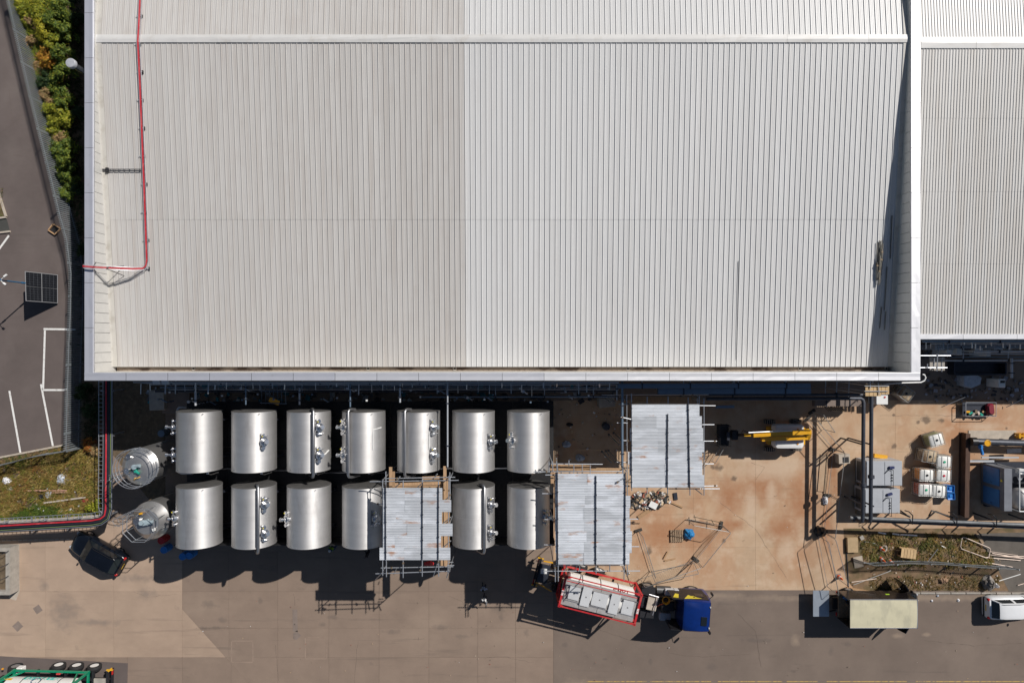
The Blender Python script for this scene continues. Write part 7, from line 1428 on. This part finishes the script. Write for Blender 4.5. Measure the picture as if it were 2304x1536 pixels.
g = MB(); p = W(1875, 916, .5); [g.cyl((p.x - .8 + k * .16, p.y + .35, .05), (p.x - .55 + k * .16, p.y - .3, .9), .03, n=6) for k in range(9)]; g.cyl((p.x - .9, p.y + .1, .5), (p.x + .9, p.y + .1, .5), .03, n=6); solo('rack_of_rods', g, m_clamp, 'rusty rack of rods at the shadow edge above the site fence', 'rack')
hpipe('wall_walkway', 'narrow grey walkway hugging the wall right of the boom lift', 1830, 906, 1935, 906, 1.2, .25, m_patch, 'walkway', None, True)
g = MB(); p = W(1632, 915, .6); g.box((p.x, p.y, .5), (1.5, .22, .08), .02); solo('pale_lintel', g, m_duct, 'pale bar lying in shade right of the top of the right scaffold', 'bar')

# ================================================================== PEOPLE
m_skin = mat('skin', (.45, .26, .18), .55, 0, .08, 8); m_hair = mat('dark hair', (.02, .015, .012), .6); m_shoe = mat('dark shoes', (.015, .015, .015), .6)
def person(label, px, py, rz, shirt, trousers, headm, arms=((.07, .02), (.07, .02)), sleeve=.55, vest=None, ht=1.75):
    """Joints laid out as edges, grown with a Skin modifier into one continuous body; face, hands with five fingers; hair or helmet as a child."""
    c = W(px, py, 1.6); o = thing('person', label, 'person', (c.x, c.y, 0), rz); V = []; E = []; Rr = []
    def J(p, r, par=None):
        V.append(Vector(p)); Rr.append(r if isinstance(r, tuple) else (r, r))
        if par is not None: E.append((par, len(V) - 1))
        return len(V) - 1
    pel = J((0, 0, .95), (.15, .11)); ab = J((.0, 0, 1.12), (.14, .1), pel); ch = J((.01, 0, 1.33), (.17, .11), ab); nk0 = J((.0, 0, 1.47), (.07, .06), ch); nk = J((.01, 0, 1.53), .055, nk0); hd = J((.02, 0, 1.62), (.078, .09), nk); tp = J((.0, 0, 1.72), (.07, .08), hd); ns = J((.115, 0, 1.615), .014, hd)
    for s, (fw, sw) in zip((1, -1), arms):
        sh = J((0, s * .17, 1.42), .065, ch); el = J((fw * .5, s * (.22 + sw * .5), 1.15), .048, sh); wr = J((fw * 1.6 + .04, s * (.23 + sw), .92 + fw * .35), .032, el); pm = J(V[wr] + Vector((.05, 0, -.05)), (.038, .022), wr)
        for k in range(4): b = J(V[pm] + Vector((.035, (k - 1.5) * .018, -.03)), .009, pm); J(V[b] + Vector((.028 + .005 * (k in (1, 2)), 0, -.028)), .008, b)
        b = J(V[pm] + Vector((.02, -s * .035, .0)), .011, pm); J(V[b] + Vector((.03, -s * .006, -.02)), .009, b)
    for s in (1, -1):
        hp = J((0, s * .09, .9), .095, pel); kn = J((.03 + s * .05, s * .1, .5), .062, hp); an = J((-.01 + s * .09, s * .1, .09), .042, kn); J((.14 + s * .09, s * .115, .035), (.04, .03), an)
    me_ = bpy.data.meshes.new('body_cage'); me_.from_pydata(V, E, []); ob = bpy.data.objects.new('body_cage', me_); COL.objects.link(ob)
    sk_ = ob.modifiers.new('skin', 'SKIN'); sk_.use_smooth_shade = True
    for i, d in enumerate(me_.skin_vertices[0].data): d.radius = Rr[i]; d.use_root = (i == 0)
    sb = ob.modifiers.new('sub', 'SUBSURF'); sb.levels = 1; sb.render_levels = 1
    dg = bpy.context.evaluated_depsgraph_get(); m2 = bpy.data.meshes.new_from_object(ob.evaluated_get(dg)); bpy.data.objects.remove(ob); bpy.data.meshes.remove(me_)
    for m in (m_skin, shirt, trousers, m_shoe, vest or shirt): m2.materials.append(m)
    for p in m2.polygons:
        x, y, z = p.center; ay = abs(y); arm = ay > .2 and z > .6 and z < 1.4
        p.material_index = 3 if z < .1 else 0 if z > 1.49 else (0 if arm and z < 1.42 - sleeve else 1 if arm else 2 if z < .98 else 4 if z < 1.44 else 1); p.use_smooth = True
    b = bpy.data.objects.new('body', m2); COL.objects.link(b); b.parent = o
    g = MB(); g.lathe((-.012, 0, 1.60), [(.092, .0), (.1, .05), (.095, .1), (.07, .14), (.0, .158)], 16); hh = obj('hair' if headm is m_hair else 'helmet', g, headm, o, 50)
    for s in (1, -1): g = MB(); g.box((.088, s * .032, 1.635), (.012, .022, .01)); obj('eye', g, m_black, o)
    return o
m_shb = mat('pale blue shirt', (.45, .55, .72), .8, 0, .1, 6); m_shw = mat('white shirt', (.75, .75, .75), .8, 0, .08, 6); m_trd = mat('dark trousers', (.03, .03, .04), .85, 0, .2, 6); m_hiv = mat('lime safety vest', (.35, .65, .05), .7, 0, .1, 6); m_navy = mat('navy workwear', (.04, .08, .18), .8)
person('person in pale blue shirt standing in the scaffold shadow on the yard', 1087, 1328, R(-80), m_shb, m_trd, m_hair)
person('person in white shirt and dark trousers walking at the shadow edge', 1090, 1354, R(-110), m_shw, m_trd, m_hair, ((.2, .02), (.05, .02)))
person('worker in lime safety vest below the third front tank', 742, 1238, R(60), m_navy, m_navy, mat('white helmet', (.75, .78, .8), .35), ((.2, .02), (.2, .02)), .6, m_hiv)
person('worker in dark clothes standing in shade below the fourth front tank', 824, 1250, R(200), m_trd, m_trd, m_hair, ((.2, .02), (.1, .02)), .55)

litter('bank_scraps', 'pale scraps and packaging caught in the grass near the low wall', [(60, 1100), (205, 1090), (212, 1150), (40, 1160)], 60, LC + [(.7, .7, .72)] * 3, (.05, .22))
litter('eaves_jumble', 'jumble of boxes, offcuts and sheeting in the shade under the right-hand eaves', [(2080, 838), (2150, 846), (2300, 846), (2300, 900), (2080, 905)], 120, [(.1, .09, .08), (.2, .18, .17), (.3, .3, .33), (.05, .05, .06), (.4, .4, .45), (.12, .09, .06)], (.08, .34))
litter('wall_jumble', 'jumble of fittings and boxes in the dark behind the back row of tanks', [(330, 862), (1390, 862), (1390, 902), (330, 906)], 220, [(.1, .1, .11), (.2, .22, .25), (.05, .05, .06), (.4, .42, .45), (.03, .2, .25)], (.08, .5))
litter('platform_jumble', 'jumble of stored parts beneath the right-hand eaves beside the corner scaffold', [(2076, 775), (2150, 775), (2150, 800), (2076, 800)], 60, [(.2, .18, .17), (.3, .3, .33), (.05, .05, .06), (.15, .12, .1)], (.15, .5))
